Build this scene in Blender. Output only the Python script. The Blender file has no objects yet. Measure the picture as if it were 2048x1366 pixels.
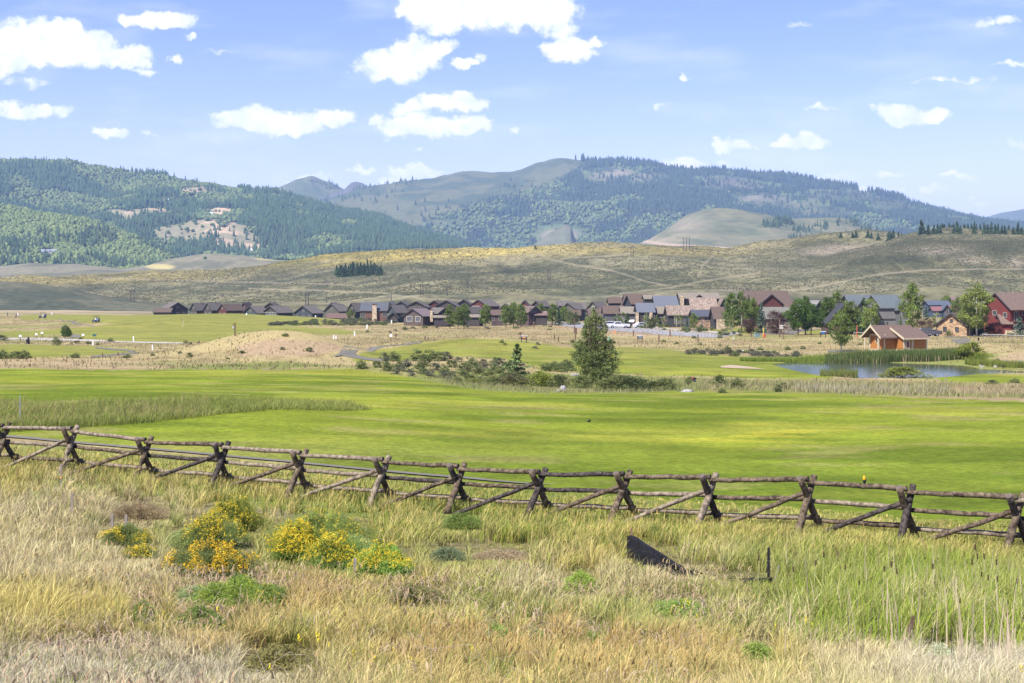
import bpy, math, random
import numpy as np
from mathutils import Vector, Matrix
random.seed(7); RNG = np.random.default_rng(7)
R = math.radians
SC = bpy.context.scene
COL = SC.collection
# ------------------------------------------------------------------ camera
F = 2844.0; HY = 575.0; CX = 1024.0        # the photograph's focal length, horizon row and centre column, in its pixels
cam = bpy.data.cameras.new('camera'); cam.lens = 50.0; cam.sensor_width = 36.0
cam.shift_y = -(683.0-HY)/2048.0
cam.clip_start = 0.3; cam.clip_end = 60000
camo = bpy.data.objects.new('camera', cam); COL.objects.link(camo)
camo.location = (0, 0, 0); camo.rotation_euler = (R(90), 0, 0)
SC.camera = camo
SC.view_settings.view_transform = 'Standard'; SC.view_settings.look = 'None'
SC.view_settings.gamma = 1.0; SC.view_settings.use_curve_mapping = False
EXPO = 1.32
SC.view_settings.exposure = EXPO
SC.cycles.max_bounces = 5; SC.cycles.diffuse_bounces = 2; SC.cycles.glossy_bounces = 2
SC.cycles.transmission_bounces = 2; SC.cycles.transparent_max_bounces = 6; SC.cycles.volume_bounces = 0
SC.cycles.use_fast_gi = False
# ------------------------------------------------------------------ sun
SUN_EL = R(52); SUN_AZ = R(-138)           # azimuth clockwise from the view direction (+Y)
sdir = Vector((math.sin(SUN_AZ)*math.cos(SUN_EL), math.cos(SUN_AZ)*math.cos(SUN_EL), math.sin(SUN_EL)))
sl = bpy.data.lights.new('sun', 'SUN'); sl.energy = 3.9; sl.angle = R(0.53); sl.color = (1.0, 0.955, 0.87)
so = bpy.data.objects.new('sun', sl); COL.objects.link(so)
so.rotation_euler = (-sdir).to_track_quat('-Z', 'Y').to_euler()
# ------------------------------------------------------------------ sky with clouds placed by direction
world = bpy.data.worlds.new('World'); SC.world = world; world.use_nodes = True
W = world.node_tree; W.nodes.clear()
def wn(t, **k):
    n = W.nodes.new(t)
    for a, b in k.items(): setattr(n, a, b)
    return n
def wmath(op, a, b=None, c=None, clamp=False):
    n = wn('ShaderNodeMath', operation=op); n.use_clamp = clamp
    for i, v in enumerate((a, b, c)):
        if v is None: continue
        if isinstance(v, (int, float)): n.inputs[i].default_value = v
        else: W.links.new(v, n.inputs[i])
    return n.outputs[0]
def wvec(op, a, b=None):
    n = wn('ShaderNodeVectorMath', operation=op)
    for i, v in enumerate((a, b)):
        if v is None: continue
        if isinstance(v, tuple): n.inputs[i].default_value = v
        else: W.links.new(v, n.inputs[i])
    return n
sky = wn('ShaderNodeTexSky'); sky.sky_type = 'NISHITA'; sky.sun_disc = False
sky.sun_elevation = SUN_EL; sky.sun_rotation = SUN_AZ; sky.altitude = 0
sky.air_density = 1.0; sky.dust_density = 0.6; sky.ozone_density = 1.6
tc = wn('ShaderNodeTexCoord'); sep = wn('ShaderNodeSeparateXYZ'); W.links.new(tc.outputs['Generated'], sep.inputs[0])
yy = wmath('MAXIMUM', sep.outputs['Y'], 0.02)
u = wmath('MULTIPLY', wmath('DIVIDE', sep.outputs['X'], yy), F/100); v = wmath('MULTIPLY', wmath('DIVIDE', sep.outputs['Z'], yy), F/100)
cmb = wn('ShaderNodeCombineXYZ'); W.links.new(u, cmb.inputs[0]); W.links.new(v, cmb.inputs[1])
no1 = wn('ShaderNodeTexNoise'); no1.inputs['Scale'].default_value = 1.9; no1.inputs['Detail'].default_value = 6; no1.inputs['Roughness'].default_value = 0.62
W.links.new(cmb.outputs[0], no1.inputs['Vector'])
dv = wvec('SUBTRACT', no1.outputs['Color'], (0.5, 0.5, 0.5))
dv = wvec('MULTIPLY', dv.outputs[0], (0.95, 0.6, 0.0))
P2 = wvec('ADD', cmb.outputs[0], dv.outputs[0]).outputs[0]
CLOUDS = [(60,85,95,52,1),(150,98,90,40,1),(245,112,60,26,1),(10,105,70,45,1),(130,60,45,30,1),(290,140,30,9,.5),
 (320,42,78,22,1),(55,222,72,19,.9),(120,222,25,12,.5),(222,267,34,11,.9),(300,274,30,6,.5),(355,116,14,9,.5),(375,78,16,5,.5),
 (495,240,70,26,1),(585,246,72,24,1),(665,238,50,17,.9),
 (900,18,110,50,1),(1000,10,110,52,1),(1090,22,72,44,1),(930,-40,170,70,1),(1120,62,40,26,.6),(830,10,50,40,1),
 (1140,98,58,26,1),(1185,88,28,12,.8),(775,132,68,34,1),(830,108,60,34,1),(880,95,36,20,.9),(928,133,32,11,.9),(958,118,16,9,.5),
 (820,215,42,18,.8),(900,206,70,20,1),(935,212,48,15,.9),(815,250,66,24,1),(880,256,78,20,1),(940,250,46,19,1),
 (1028,264,13,8,.6),(1785,230,42,24,1),(1860,234,50,19,1),(1600,286,52,18,1),(1440,288,20,13,.9),(1490,290,45,9,.5),
 (1375,325,42,16,1),(1330,330,40,8,.5),(1445,322,28,8,.5),(830,343,52,13,1),(785,358,34,10,.9),(728,341,26,8,.8),(630,352,46,8,.6),(610,365,40,8,.6),
 (1665,362,42,12,.6),(1690,352,40,9,.55),(1780,347,34,7,.6),(1915,352,38,7,.8),(1870,382,26,9,.8),(1935,390,28,9,.8),(1800,380,18,6,.7),(1740,382,24,7,.6),
 (1370,158,12,9,.6),(1990,45,60,11,.5),(2025,130,50,7,.5),(1905,160,90,7,.4),(1640,214,45,8,.4),(1330,214,22,7,.4),(60,165,50,10,.45),(1600,48,40,6,.35),
 (440,105,45,6,.3),(835,301,14,7,.4),(2030,285,40,9,.45),(1250,330,20,5,.7),(1960,410,30,7,.7),
 (-180,60,130,60,1),(-120,260,90,22,.9),(2240,90,150,40,.9),(2300,300,90,20,.8),(2200,380,60,12,.7),(500,-120,200,50,1),(1500,-160,220,45,1)]
mx = None
for (px, py, rx, ry, w) in CLOUDS:
    a = wvec('SUBTRACT', P2, ((px-CX)/100, (HY-py)/100, 0)).outputs[0]
    a = wvec('MULTIPLY', a, (100/rx/1.2, 100/ry/1.2, 0))
    ln = wn('ShaderNodeVectorMath', operation='DOT_PRODUCT'); W.links.new(a.outputs[0], ln.inputs[0]); W.links.new(a.outputs[0], ln.inputs[1])
    e = wmath('MULTIPLY_ADD', ln.outputs['Value'], -w, w)
    mx = e if mx is None else wmath('MAXIMUM', mx, e)
no2 = wn('ShaderNodeTexNoise'); no2.inputs['Scale'].default_value = 3.4; no2.inputs['Detail'].default_value = 7; no2.inputs['Roughness'].default_value = 0.6
W.links.new(cmb.outputs[0], no2.inputs['Vector'])
s = wmath('MULTIPLY_ADD', wmath('SUBTRACT', no2.outputs['Fac'], 0.5), 1.35, mx)
mr = wn('ShaderNodeMapRange', interpolation_type='SMOOTHERSTEP'); mr.inputs['From Min'].default_value = 0.0; mr.inputs['From Max'].default_value = 0.80
W.links.new(s, mr.inputs['Value'])
wisp = wn('ShaderNodeTexNoise'); wisp.inputs['Scale'].default_value = 0.55; wisp.inputs['Detail'].default_value = 5
wsc = wvec('MULTIPLY', cmb.outputs[0], (0.5, 2.2, 0)); W.links.new(wsc.outputs[0], wisp.inputs['Vector'])
wm = wn('ShaderNodeMapRange'); wm.inputs['From Min'].default_value = 0.5; wm.inputs['From Max'].default_value = 0.85; wm.inputs['To Max'].default_value = 0.45
W.links.new(wisp.outputs['Fac'], wm.inputs['Value'])
fac = wmath('MAXIMUM', mr.outputs[0], wm.outputs[0])
up = wmath('GREATER_THAN', sep.outputs['Z'], 0.0); fwd = wmath('GREATER_THAN', sep.outputs['Y'], 0.03)
fac = wmath('MULTIPLY', wmath('MULTIPLY', fac, up), fwd)
shade = wn('ShaderNodeMapRange'); shade.inputs['From Min'].default_value = 0.36; shade.inputs['From Max'].default_value = 0.56
W.links.new(no1.outputs['Fac'], shade.inputs['Value'])
ccol = wn('ShaderNodeMix', data_type='RGBA'); W.links.new(shade.outputs[0], ccol.inputs['Factor'])
ccol.inputs['A'].default_value = (0.80, 0.85, 0.95, 1); ccol.inputs['B'].default_value = (1.0, 0.995, 0.99, 1)
SKYS = 0.094
bg1 = wn('ShaderNodeBackground'); bg1.inputs['Strength'].default_value = SKYS; ele = wn('ShaderNodeMapRange', interpolation_type='SMOOTHSTEP'); ele.inputs['From Min'].default_value = 0.02; ele.inputs['From Max'].default_value = 0.21; W.links.new(sep.outputs['Z'], ele.inputs['Value'])
tin = wn('ShaderNodeMix', data_type='RGBA'); tin.inputs['A'].default_value = (0.97, 0.82, 1.04, 1); tin.inputs['B'].default_value = (0.60, 0.58, 1.0, 1); W.links.new(ele.outputs[0], tin.inputs['Factor'])
skt = wvec('MULTIPLY', sky.outputs[0], tin.outputs['Result']); W.links.new(skt.outputs[0], bg1.inputs['Color'])
bg2 = wn('ShaderNodeBackground'); bg2.inputs['Strength'].default_value = 0.56; W.links.new(ccol.outputs['Result'], bg2.inputs['Color'])
mixb = wn('ShaderNodeMixShader'); W.links.new(fac, mixb.inputs[0]); W.links.new(bg1.outputs[0], mixb.inputs[1]); W.links.new(bg2.outputs[0], mixb.inputs[2])
wo = wn('ShaderNodeOutputWorld'); W.links.new(mixb.outputs[0], wo.inputs['Surface'])
world.cycles.sampling_method = 'MANUAL'; world.cycles.sample_map_resolution = 512

# ------------------------------------------------------------------ noise
def _hash(xi, yi, seed):
    n = (xi.astype(np.int64)*374761393 + yi.astype(np.int64)*668265263 + seed*1274126177) & 0xffffffff
    n = ((n ^ (n >> 13))*1274126177) & 0xffffffff
    n = n ^ (n >> 16)
    return (n & 0xffff)/65535.0
def vnoise(x, y, seed=0):
    x = np.asarray(x, float); y = np.asarray(y, float)
    xi = np.floor(x); yi = np.floor(y); fx = x-xi; fy = y-yi
    fx = fx*fx*(3-2*fx); fy = fy*fy*(3-2*fy)
    a = _hash(xi, yi, seed); b = _hash(xi+1, yi, seed); c = _hash(xi, yi+1, seed); d = _hash(xi+1, yi+1, seed)
    return (a*(1-fx)+b*fx)*(1-fy)+(c*(1-fx)+d*fx)*fy
def fbm(x, y, seed=0, octv=4, gain=0.5):
    s = 0; a = 1; t = 0
    for o in range(octv):
        s = s + a*vnoise(x*2**o, y*2**o, seed+o*17); t += a; a *= gain
    return s/t
def ridged(x, y, seed=0, octv=4):
    s = 0; a = 1; t = 0
    for o in range(octv):
        s = s + a*(1-np.abs(2*vnoise(x*2**o, y*2**o, seed+o*31)-1)); t += a; a *= 0.5
    return s/t
def sstep(a, b, x): 
    t = np.clip((x-a)/(b-a), 0, 1); return t*t*(3-2*t)
def pip(px, py, poly):
    px = np.asarray(px); py = np.asarray(py); ins = np.zeros(px.shape, bool); n = len(poly); j = n-1
    for i in range(n):
        xi, yi = poly[i]; xj, yj = poly[j]
        if yi != yj:
            c = ((yi > py) != (yj > py)) & (px < (xj-xi)*(py-yi)/(yj-yi)+xi)
            ins ^= c
        j = i
    return ins
def mixc(a, b, t):
    t = np.asarray(t)[..., None]; return np.asarray(a)*(1-t)+np.asarray(b)*t
# ------------------------------------------------------------------ objects and tags
def tag(o, label=None, cat=None, group=None, kind=None):
    if label: o['label'] = label
    if cat: o['category'] = cat
    if group: o['group'] = group
    if kind: o['kind'] = kind
    return o
def empty(name, loc=(0,0,0), rz=0.0, label=None, cat=None, group=None):
    o = bpy.data.objects.new(name, None); COL.objects.link(o)
    o.location = loc; o.rotation_euler = (0, 0, rz); o.empty_display_size = 0.3
    return tag(o, label, cat, group)
def np_mesh(name, V, faces, cols=None, smooth=False):
    """V (n,3); faces: list of int arrays (m,k); cols (n,3)"""
    me = bpy.data.meshes.new(name)
    V = np.ascontiguousarray(V, dtype=np.float32)
    me.vertices.add(len(V)); me.vertices.foreach_set('co', V.ravel())
    faces = [f for f in faces if len(f)]
    nl = sum(f.size for f in faces); nf = sum(len(f) for f in faces)
    me.loops.add(nl); me.polygons.add(nf)
    me.loops.foreach_set('vertex_index', np.concatenate([f.ravel() for f in faces]).astype(np.int32))
    starts = []; p = 0
    for f in faces:
        k = f.shape[1]; starts.append(p+np.arange(len(f))*k); p += f.size
    me.polygons.foreach_set('loop_start', np.concatenate(starts).astype(np.int32))
    if smooth: me.polygons.foreach_set('use_smooth', np.ones(nf, bool))
    me.update(calc_edges=True)
    if cols is not None:
        ca = me.color_attributes.new('Col', 'FLOAT_COLOR', 'POINT')
        c4 = np.ones((len(V), 4), np.float32); c4[:, :3] = cols
        ca.data.foreach_set('color', c4.ravel())
    return me
def link_mesh(name, me, m, parent=None, loc=None):
    if m is not None and not me.materials: me.materials.append(m)
    o = bpy.data.objects.new(name, me); COL.objects.link(o)
    if parent: o.parent = parent
    if loc is not None: o.location = loc
    return o
class MB:
    """collects boxes, tubes, prisms into one mesh"""
    def __init__(s): s.v = []; s.f = []; s.c = []
    def add(s, vs, fs, M=None):
        b = len(s.v)
        for p in vs:
            p = Vector(p)
            s.v.append(tuple(M @ p if M is not None else p))
        for f in fs: s.f.append(tuple(b+i for i in f))
        return s
    def box(s, c, d, M=None, taper=1.0):
        x, y, z = c; a, b, h = d[0]/2, d[1]/2, d[2]/2
        vs = [(x-a,y-b,z-h),(x+a,y-b,z-h),(x+a,y+b,z-h),(x-a,y+b,z-h),
              (x-a*taper,y-b*taper,z+h),(x+a*taper,y-b*taper,z+h),(x+a*taper,y+b*taper,z+h),(x-a*taper,y+b*taper,z+h)]
        return s.add(vs, [(0,3,2,1),(4,5,6,7),(0,1,5,4),(1,2,6,5),(2,3,7,6),(3,0,4,7)], M)
    def prism(s, prof, y0, y1, M=None):
        n = len(prof)
        vs = [(x, y0, z) for x, z in prof]+[(x, y1, z) for x, z in prof]
        fs = [tuple(range(n)), tuple(range(2*n-1, n-1, -1))]+[(i, i+n, (i+1) % n+n, (i+1) % n) for i in range(n)]
        return s.add(vs, fs, M)
    def tube(s, pts, rad, n=8, cap=True, M=None, jit=0.0, rnd=random):
        pts = [Vector(p) for p in pts]; rings = []
        if isinstance(rad, (int, float)): rad = [rad]*len(pts)
        b = len(s.v); vs = []
        for i, p in enumerate(pts):
            d = (pts[min(i+1, len(pts)-1)]-pts[max(i-1, 0)]).normalized()
            a = Vector((0, 0, 1)) if abs(d.z) < 0.9 else Vector((1, 0, 0))
            e1 = d.cross(a).normalized(); e2 = d.cross(e1)
            for k in range(n):
                t = 2*math.pi*k/n; r = rad[i]*(1+jit*(rnd.random()-0.5))
                vs.append(p+e1*math.cos(t)*r+e2*math.sin(t)*r)
        fs = []
        for i in range(len(pts)-1):
            for k in range(n):
                fs.append((i*n+k, i*n+(k+1) % n, (i+1)*n+(k+1) % n, (i+1)*n+k))
        if cap: fs += [tuple(range(n-1, -1, -1)), tuple((len(pts)-1)*n+k for k in range(n))]
        return s.add(vs, fs, M)
    def ball(s, c, r, n=10, m=7, M=None, squash=(1,1,1), jit=0.0):
        c = Vector(c); vs = [c+Vector((0, 0, r*squash[2]))]
        for i in range(1, m):
            th = math.pi*i/m
            for k in range(n):
                ph = 2*math.pi*k/n; q = r*(1+jit*(random.random()-0.5))
                vs.append(c+Vector((q*squash[0]*math.sin(th)*math.cos(ph), q*squash[1]*math.sin(th)*math.sin(ph), q*squash[2]*math.cos(th))))
        vs.append(c-Vector((0, 0, r*squash[2]))); fs = []
        for k in range(n): fs.append((0, 1+k, 1+(k+1) % n))
        for i in range(m-2):
            for k in range(n):
                fs.append((1+i*n+k, 1+(i+1)*n+k, 1+(i+1)*n+(k+1) % n, 1+i*n+(k+1) % n))
        l = len(vs)-1
        for k in range(n): fs.append((l, 1+(m-2)*n+(k+1) % n, 1+(m-2)*n+k))
        return s.add(vs, fs, M)
    def mesh(s, name, smooth=False):
        me = bpy.data.meshes.new(name); me.from_pydata([tuple(v) for v in s.v], [], s.f); 
        if smooth: me.polygons.foreach_set('use_smooth', [True]*len(me.polygons))
        me.update(); return me
    def build(s, name, m, parent=None, smooth=False, loc=None):
        return link_mesh(name, s.mesh(name, smooth), m, parent, loc)
def copy_tree(o, parent=None):
    c = o.copy(); COL.objects.link(c)
    if parent: c.parent = parent
    for ch in o.children: copy_tree(ch, c)
    return c
# ------------------------------------------------------------------ materials
_M = {}
def nmat(name, col=(0.3,0.3,0.3), rough=0.8, var=0.25, scale=3.0, bump=0.0, bscale=None, attr=False, trans=0.0, coords='Object',
         stretch=(1,1,1), kind='noise', metallic=0.0, spec=0.3, col2=None, alpha=None, obrand=0.0):
    """principled material: base colour (flat or the Col attribute) varied by procedural noise"""
    if name in _M: return _M[name]
    m = bpy.data.materials.new(name); m.use_nodes = True; N = m.node_tree.nodes; L = m.node_tree.links
    p = N['Principled BSDF']; out = N['Material Output']
    tcn = N.new('ShaderNodeTexCoord'); mp = N.new('ShaderNodeMapping'); mp.inputs['Scale'].default_value = stretch
    L.new(tcn.outputs[coords], mp.inputs['Vector'])
    if kind == 'noise':
        t = N.new('ShaderNodeTexNoise'); t.inputs['Scale'].default_value = scale; t.inputs['Detail'].default_value = 4; t.inputs['Roughness'].default_value = 0.65
        facv = t.outputs['Fac']
    elif kind == 'stone':
        t = N.new('ShaderNodeTexVoronoi'); t.inputs['Scale'].default_value = scale; facv = None
        sepc = N.new('ShaderNodeSeparateColor'); L.new(t.outputs['Color'], sepc.inputs[0]); facv = sepc.outputs[0]
    elif kind == 'wave':
        t = N.new('ShaderNodeTexWave'); t.inputs['Scale'].default_value = scale; t.inputs['Distortion'].default_value = 0.0; t.wave_profile = 'SAW'; facv = t.outputs['Fac']
    elif kind == 'brick':
        t = N.new('ShaderNodeTexBrick'); t.inputs['Scale'].default_value = scale; t.inputs['Color1'].default_value = (1,1,1,1); t.inputs['Color2'].default_value = (0.2,0.2,0.2,1)
        t.inputs['Mortar'].default_value = (0,0,0,1); t.inputs['Mortar Size'].default_value = 0.03
        sepc = N.new('ShaderNodeSeparateColor'); L.new(t.outputs['Color'], sepc.inputs[0]); facv = sepc.outputs[0]
    L.new(mp.outputs[0], t.inputs['Vector'])
    mixn = N.new('ShaderNodeMix'); mixn.data_type = 'RGBA'; mixn.blend_type = 'MIX'
    mr_ = N.new('ShaderNodeMapRange')
    lo, hi = (0.3, 0.7) if kind == 'noise' else (0.0, 1.0)
    mr_.inputs['From Min'].default_value = lo; mr_.inputs['From Max'].default_value = hi
    L.new(facv, mr_.inputs['Value']); L.new(mr_.outputs[0], mixn.inputs['Factor'])
    if attr:
        a = N.new('ShaderNodeVertexColor'); a.layer_name = 'Col'
        for sock, k in (('A', 1-var), ('B', 1+var)):
            vm = N.new('ShaderNodeVectorMath'); vm.operation = 'SCALE'; vm.inputs['Scale'].default_value = k
            L.new(a.outputs['Color'], vm.inputs[0]); L.new(vm.outputs[0], mixn.inputs[sock])
    else:
        c2 = col2 if col2 else tuple(min(1, c*(1+var)) for c in col); c1 = col if col2 else tuple(c*(1-var) for c in col)
        mixn.inputs['A'].default_value = (*c1, 1); mixn.inputs['B'].default_value = (*c2, 1)
    colout = mixn.outputs['Result']
    if obrand:
        oi = N.new('ShaderNodeObjectInfo'); hs = N.new('ShaderNodeHueSaturation')
        mm = N.new('ShaderNodeMapRange'); mm.inputs['To Min'].default_value = 1-obrand; mm.inputs['To Max'].default_value = 1+obrand
        L.new(oi.outputs['Random'], mm.inputs['Value']); L.new(mm.outputs[0], hs.inputs['Value'])
        m2 = N.new('ShaderNodeMapRange'); m2.inputs['To Min'].default_value = 0.5-obrand*0.06; m2.inputs['To Max'].default_value = 0.5+obrand*0.06
        mu = N.new('ShaderNodeMath'); mu.operation = 'MULTIPLY'; mu.inputs[1].default_value = 7.31; fr = N.new('ShaderNodeMath'); fr.operation = 'FRACT'
        L.new(oi.outputs['Random'], mu.inputs[0]); L.new(mu.outputs[0], fr.inputs[0]); L.new(fr.outputs[0], m2.inputs['Value']); L.new(m2.outputs[0], hs.inputs['Hue'])
        L.new(colout, hs.inputs['Color']); colout = hs.outputs['Color']
    L.new(colout, p.inputs['Base Color'])
    p.inputs['Roughness'].default_value = rough; p.inputs['Metallic'].default_value = metallic; p.inputs['Specular IOR Level'].default_value = spec
    if bump:
        b = N.new('ShaderNodeBump'); b.inputs['Strength'].default_value = 1.0; b.inputs['Distance'].default_value = bump
        if kind == 'noise':
            t2 = N.new('ShaderNodeTexNoise'); t2.inputs['Scale'].default_value = bscale or scale*2; t2.inputs['Detail'].default_value = 5
            L.new(mp.outputs[0], t2.inputs['Vector']); L.new(t2.outputs['Fac'], b.inputs['Height'])
        else: L.new(facv, b.inputs['Height'])
        L.new(b.outputs[0], p.inputs['Normal'])
    if trans:
        tr = N.new('ShaderNodeBsdfTranslucent'); L.new(colout, tr.inputs['Color'])
        ms = N.new('ShaderNodeMixShader'); ms.inputs[0].default_value = trans
        L.new(p.outputs[0], ms.inputs[1]); L.new(tr.outputs[0], ms.inputs[2]); L.new(ms.outputs[0], out.inputs['Surface'])
    _M[name] = m; return m
# ------------------------------------------------------------------ the lie of the land: control heights -> smooth surface
_pt = []          # (column, distance, drop below the eye)
def cD(px, Y, D): _pt.append((px, Y, D))
def cP(px, py, Y): _pt.append((px, Y, (py-HY)/F*Y))
for a in (-300, 1024, 2350):
    cD(a, 2, 1.9); cD(a, 8, 2.9)
for a, D in ((-300,3.9),(500,3.9),(1024,3.95),(1700,4.1),(2350,4.15)): cD(a, 14, D)
for a, D in ((-300,4.6),(500,4.75),(1024,4.9),(1600,5.1),(2350,5.1)): cD(a, 20, D)
for a, D in ((-300,5.25),(600,5.45),(1200,5.6),(2048,5.65)): cD(a, 27, D)
for a, D in ((-300,5.75),(700,5.85),(1500,5.88),(2350,5.9)): cD(a, 34, D)
for a, D in ((-300,5.8),(141,5.8),(800,6.1),(1500,6.2),(2300,6.2)): cD(a, 46, D)
for a, D in ((-300,5.9),(200,5.95),(1100,6.4),(2300,6.45)): cD(a, 57, D)
cD(300,66,6.05); cD(1100,70,6.85); cD(2048,70,6.95); cD(-200,75,6.2); cD(600,75,6.35)
cP(0,770,105); cP(600,775,105); cP(1200,792,105); cP(2048,800,105); cP(-500,770,105); cP(2500,800,105)
cP(0,740,140); cP(600,742,140); cP(-500,740,140); cP(900,765,128); cP(1200,781,130); cP(1500,772,135); cP(2048,775,135); cP(2500,775,135)
cD(1500,152,10.2); cD(1750,158,10.38); cD(2048,160,10.3); cD(1050,150,9.7); cD(1300,152,10.0)
for a, Y, D in ((1560,180,10.5),(1750,180,10.7),(1950,180,10.7),(1620,202,10.25),(1800,204,10.25),(1960,202,10.1),(2060,180,10.4),(2400,180,9.6),(2150,165,10.3),(2100,200,9.5)): cD(a, Y, D)
cP(900,728,170); cP(1150,745,165); cP(1400,745,168); cP(750,718,195); cP(1450,725,195)
cP(950,682,238); cP(830,690,240); cP(1100,697,228); cP(1300,700,235); cP(1500,706,222)
cP(950,674,300); cP(950,657,420); cP(950,645,510); cP(1150,648,420); cP(1300,690,262); cP(1200,672,310); cP(1300,655,378); cP(1400,670,312); cP(1300,645,425)
cP(1780,704,224); cP(1700,672,300); cP(1500,664,330); cP(1990,667,305); cP(2060,640,400); cP(1880,634,480); cP(1600,665,335); cP(1750,652,385); cP(2400,640,400); cP(2350,690,230)
cP(300,705,215); cP(0,706,210); cP(-400,706,210); cP(200,682,285); cP(0,684,280); cP(100,660,380); cP(300,665,350)
cP(85,634,540); cP(0,634,540); cP(-400,634,540); cP(450,627,530); cP(300,630,530); cP(620,633,530); cP(700,640,500); cP(450,655,380); cP(600,655,400); cP(720,655,400)
cD(450,620,14.0); cD(300,630,12.6); cD(650,620,14.3); cD(0,700,12.6); cD(-400,700,12.6); cD(950,600,13.8); cD(1200,520,12.2)
cD(0,900,12.5); cD(200,900,12.8); cD(-400,900,12.5); cD(900,800,16); cD(1400,600,14); cD(1400,800,15); cD(2048,800,12); cD(2500,800,12); cD(500,900,14.5)
for a in (-500, 0, 600, 1200, 1800, 2500): cD(a, 1400, 22); cD(a, 2600, 42)
_pt = np.array(_pt)
def _feat(px, Y): return np.clip(px, -600, 2650)/520.0, np.log(Y)*2.6
def _k(r2): return 0.5*r2*np.log(r2+1e-12)
_fa, _fb = _feat(_pt[:, 0], _pt[:, 1]); _n = len(_pt)
_K = _k((_fa[:, None]-_fa)**2+(_fb[:, None]-_fb)**2)+np.eye(_n)*0.004
_A = np.zeros((_n+3, _n+3)); _A[:_n, :_n] = _K
_P = np.stack([np.ones(_n), _fa, _fb], 1); _A[:_n, _n:] = _P; _A[_n:, :_n] = _P.T
_w = np.linalg.solve(_A, np.concatenate([_pt[:, 2], np.zeros(3)]))
WATER = -10.45
POND = [(1535,727),(1600,724.5),(1760,725),(1925,730),(1960,738),(2048,742),(2140,744),(2140,747),(2048,746.5),(1955,748),(1905,753),(1850,756),(1715,757),(1640,751),(1590,741)]
def px2w(px, py, z): Y = z*F/(HY-py); return ((px-CX)/F*Y, Y)
PONDW = [px2w(a, b, WATER) for a, b in POND]
MOUNDS = [(545,195,9.5,13,3.15),(640,192,7,10,1.2),(440,200,8,10,1.1),
          (850,150,9,9,0.7),(1150,140,8,7,0.5),
          (960,232,15,14,0.9),(2035,196,7,9,1.0),(1985,230,8,10,0.6),(420,330,26,16,0.8),(250,420,30,20,0.8),(1240,215,10,18,0.5)]
def gD(X, Y):
    px = X/Y*F+CX; a, b = _feat(px, Y); sh = a.shape; a = a.ravel(); b = b.ravel(); out = np.empty(a.shape)
    for i in range(0, len(a), 40000):
        aa = a[i:i+40000, None]; bb = b[i:i+40000, None]
        out[i:i+40000] = _k((aa-_fa)**2+(bb-_fb)**2) @ _w[:_n]+_w[_n]+_w[_n+1]*aa[:, 0]+_w[_n+2]*bb[:, 0]
    return out.reshape(sh)
def gz(X, Y):
    X = np.atleast_1d(np.asarray(X, float)); Y = np.atleast_1d(np.asarray(Y, float)); Yc = np.clip(Y, 2, 2600)
    z = -gD(X, Yc)
    px = X/Yc*F+CX
    for (mx_, my, sx, sy, h) in MOUNDS:
        x0 = (mx_-CX)/F*my; z = z+h*np.exp(-((X-x0)/sx)**2-((Y-my)/sy)**2)
    z = z+(fbm(X/22, Y/22, 3, 3)-0.5)*0.5*sstep(60, 160, Y)+(fbm(X/6, Y/6, 5, 3)-0.5)*0.10
    # foreground hummocks
    z = z+(fbm(X/2.2, Y/2.2, 9, 3)-0.5)*0.28*(1-sstep(30, 40, Y))
    near = (Y > 140) & (Y < 215) & (X > 20) & (X < 90)
    if near.any():
        xs = X[near]; ys = Y[near]; d = np.full(xs.shape, 1e9); poly = PONDW; n = len(poly)
        for i in range(n):
            ax, ay = poly[i]; bx, by = poly[(i+1) % n]; l2 = (bx-ax)**2+(by-ay)**2
            t = np.clip(((xs-ax)*(bx-ax)+(ys-ay)*(by-ay))/l2, 0, 1); d = np.minimum(d, np.hypot(xs-ax-t*(bx-ax), ys-ay-t*(by-ay)))
        ins = pip(xs, ys, poly); zz = z[near]
        zin = WATER-np.minimum(0.9, d*0.35)
        zout = np.maximum(zz, WATER+np.minimum(0.12, d*0.12))
        z[near] = np.where(ins, zin, zout)
    return z
_YS = np.geomspace(3, 1500, 1500)
def at(px, py, Y0=3.0, Y1=1500.0):
    """ground point seen at a pixel of the photograph (first hit between two distances)"""
    Ys = _YS[(_YS >= Y0) & (_YS <= Y1)]; ux = (px-CX)/F; rz = (HY-py)/F*Ys
    g = gz(ux*Ys, Ys); hit = np.nonzero(rz <= g)[0]
    if len(hit) == 0:
        i = int(np.argmin(rz-g)); Y = Ys[i]
    else:
        i = hit[0]; Y = Ys[i]
        if i > 0:
            d0 = rz[i-1]-g[i-1]; d1 = rz[i]-g[i]; t = d0/(d0-d1+1e-9); Y = Ys[i-1]+(Ys[i]-Ys[i-1])*t
    X = ux*Y
    return Vector((X, Y, float(gz(X, Y)[0])))
def atY(px, Y):
    X = (px-CX)/F*Y; return Vector((X, Y, float(gz(X, Y)[0])))
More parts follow.
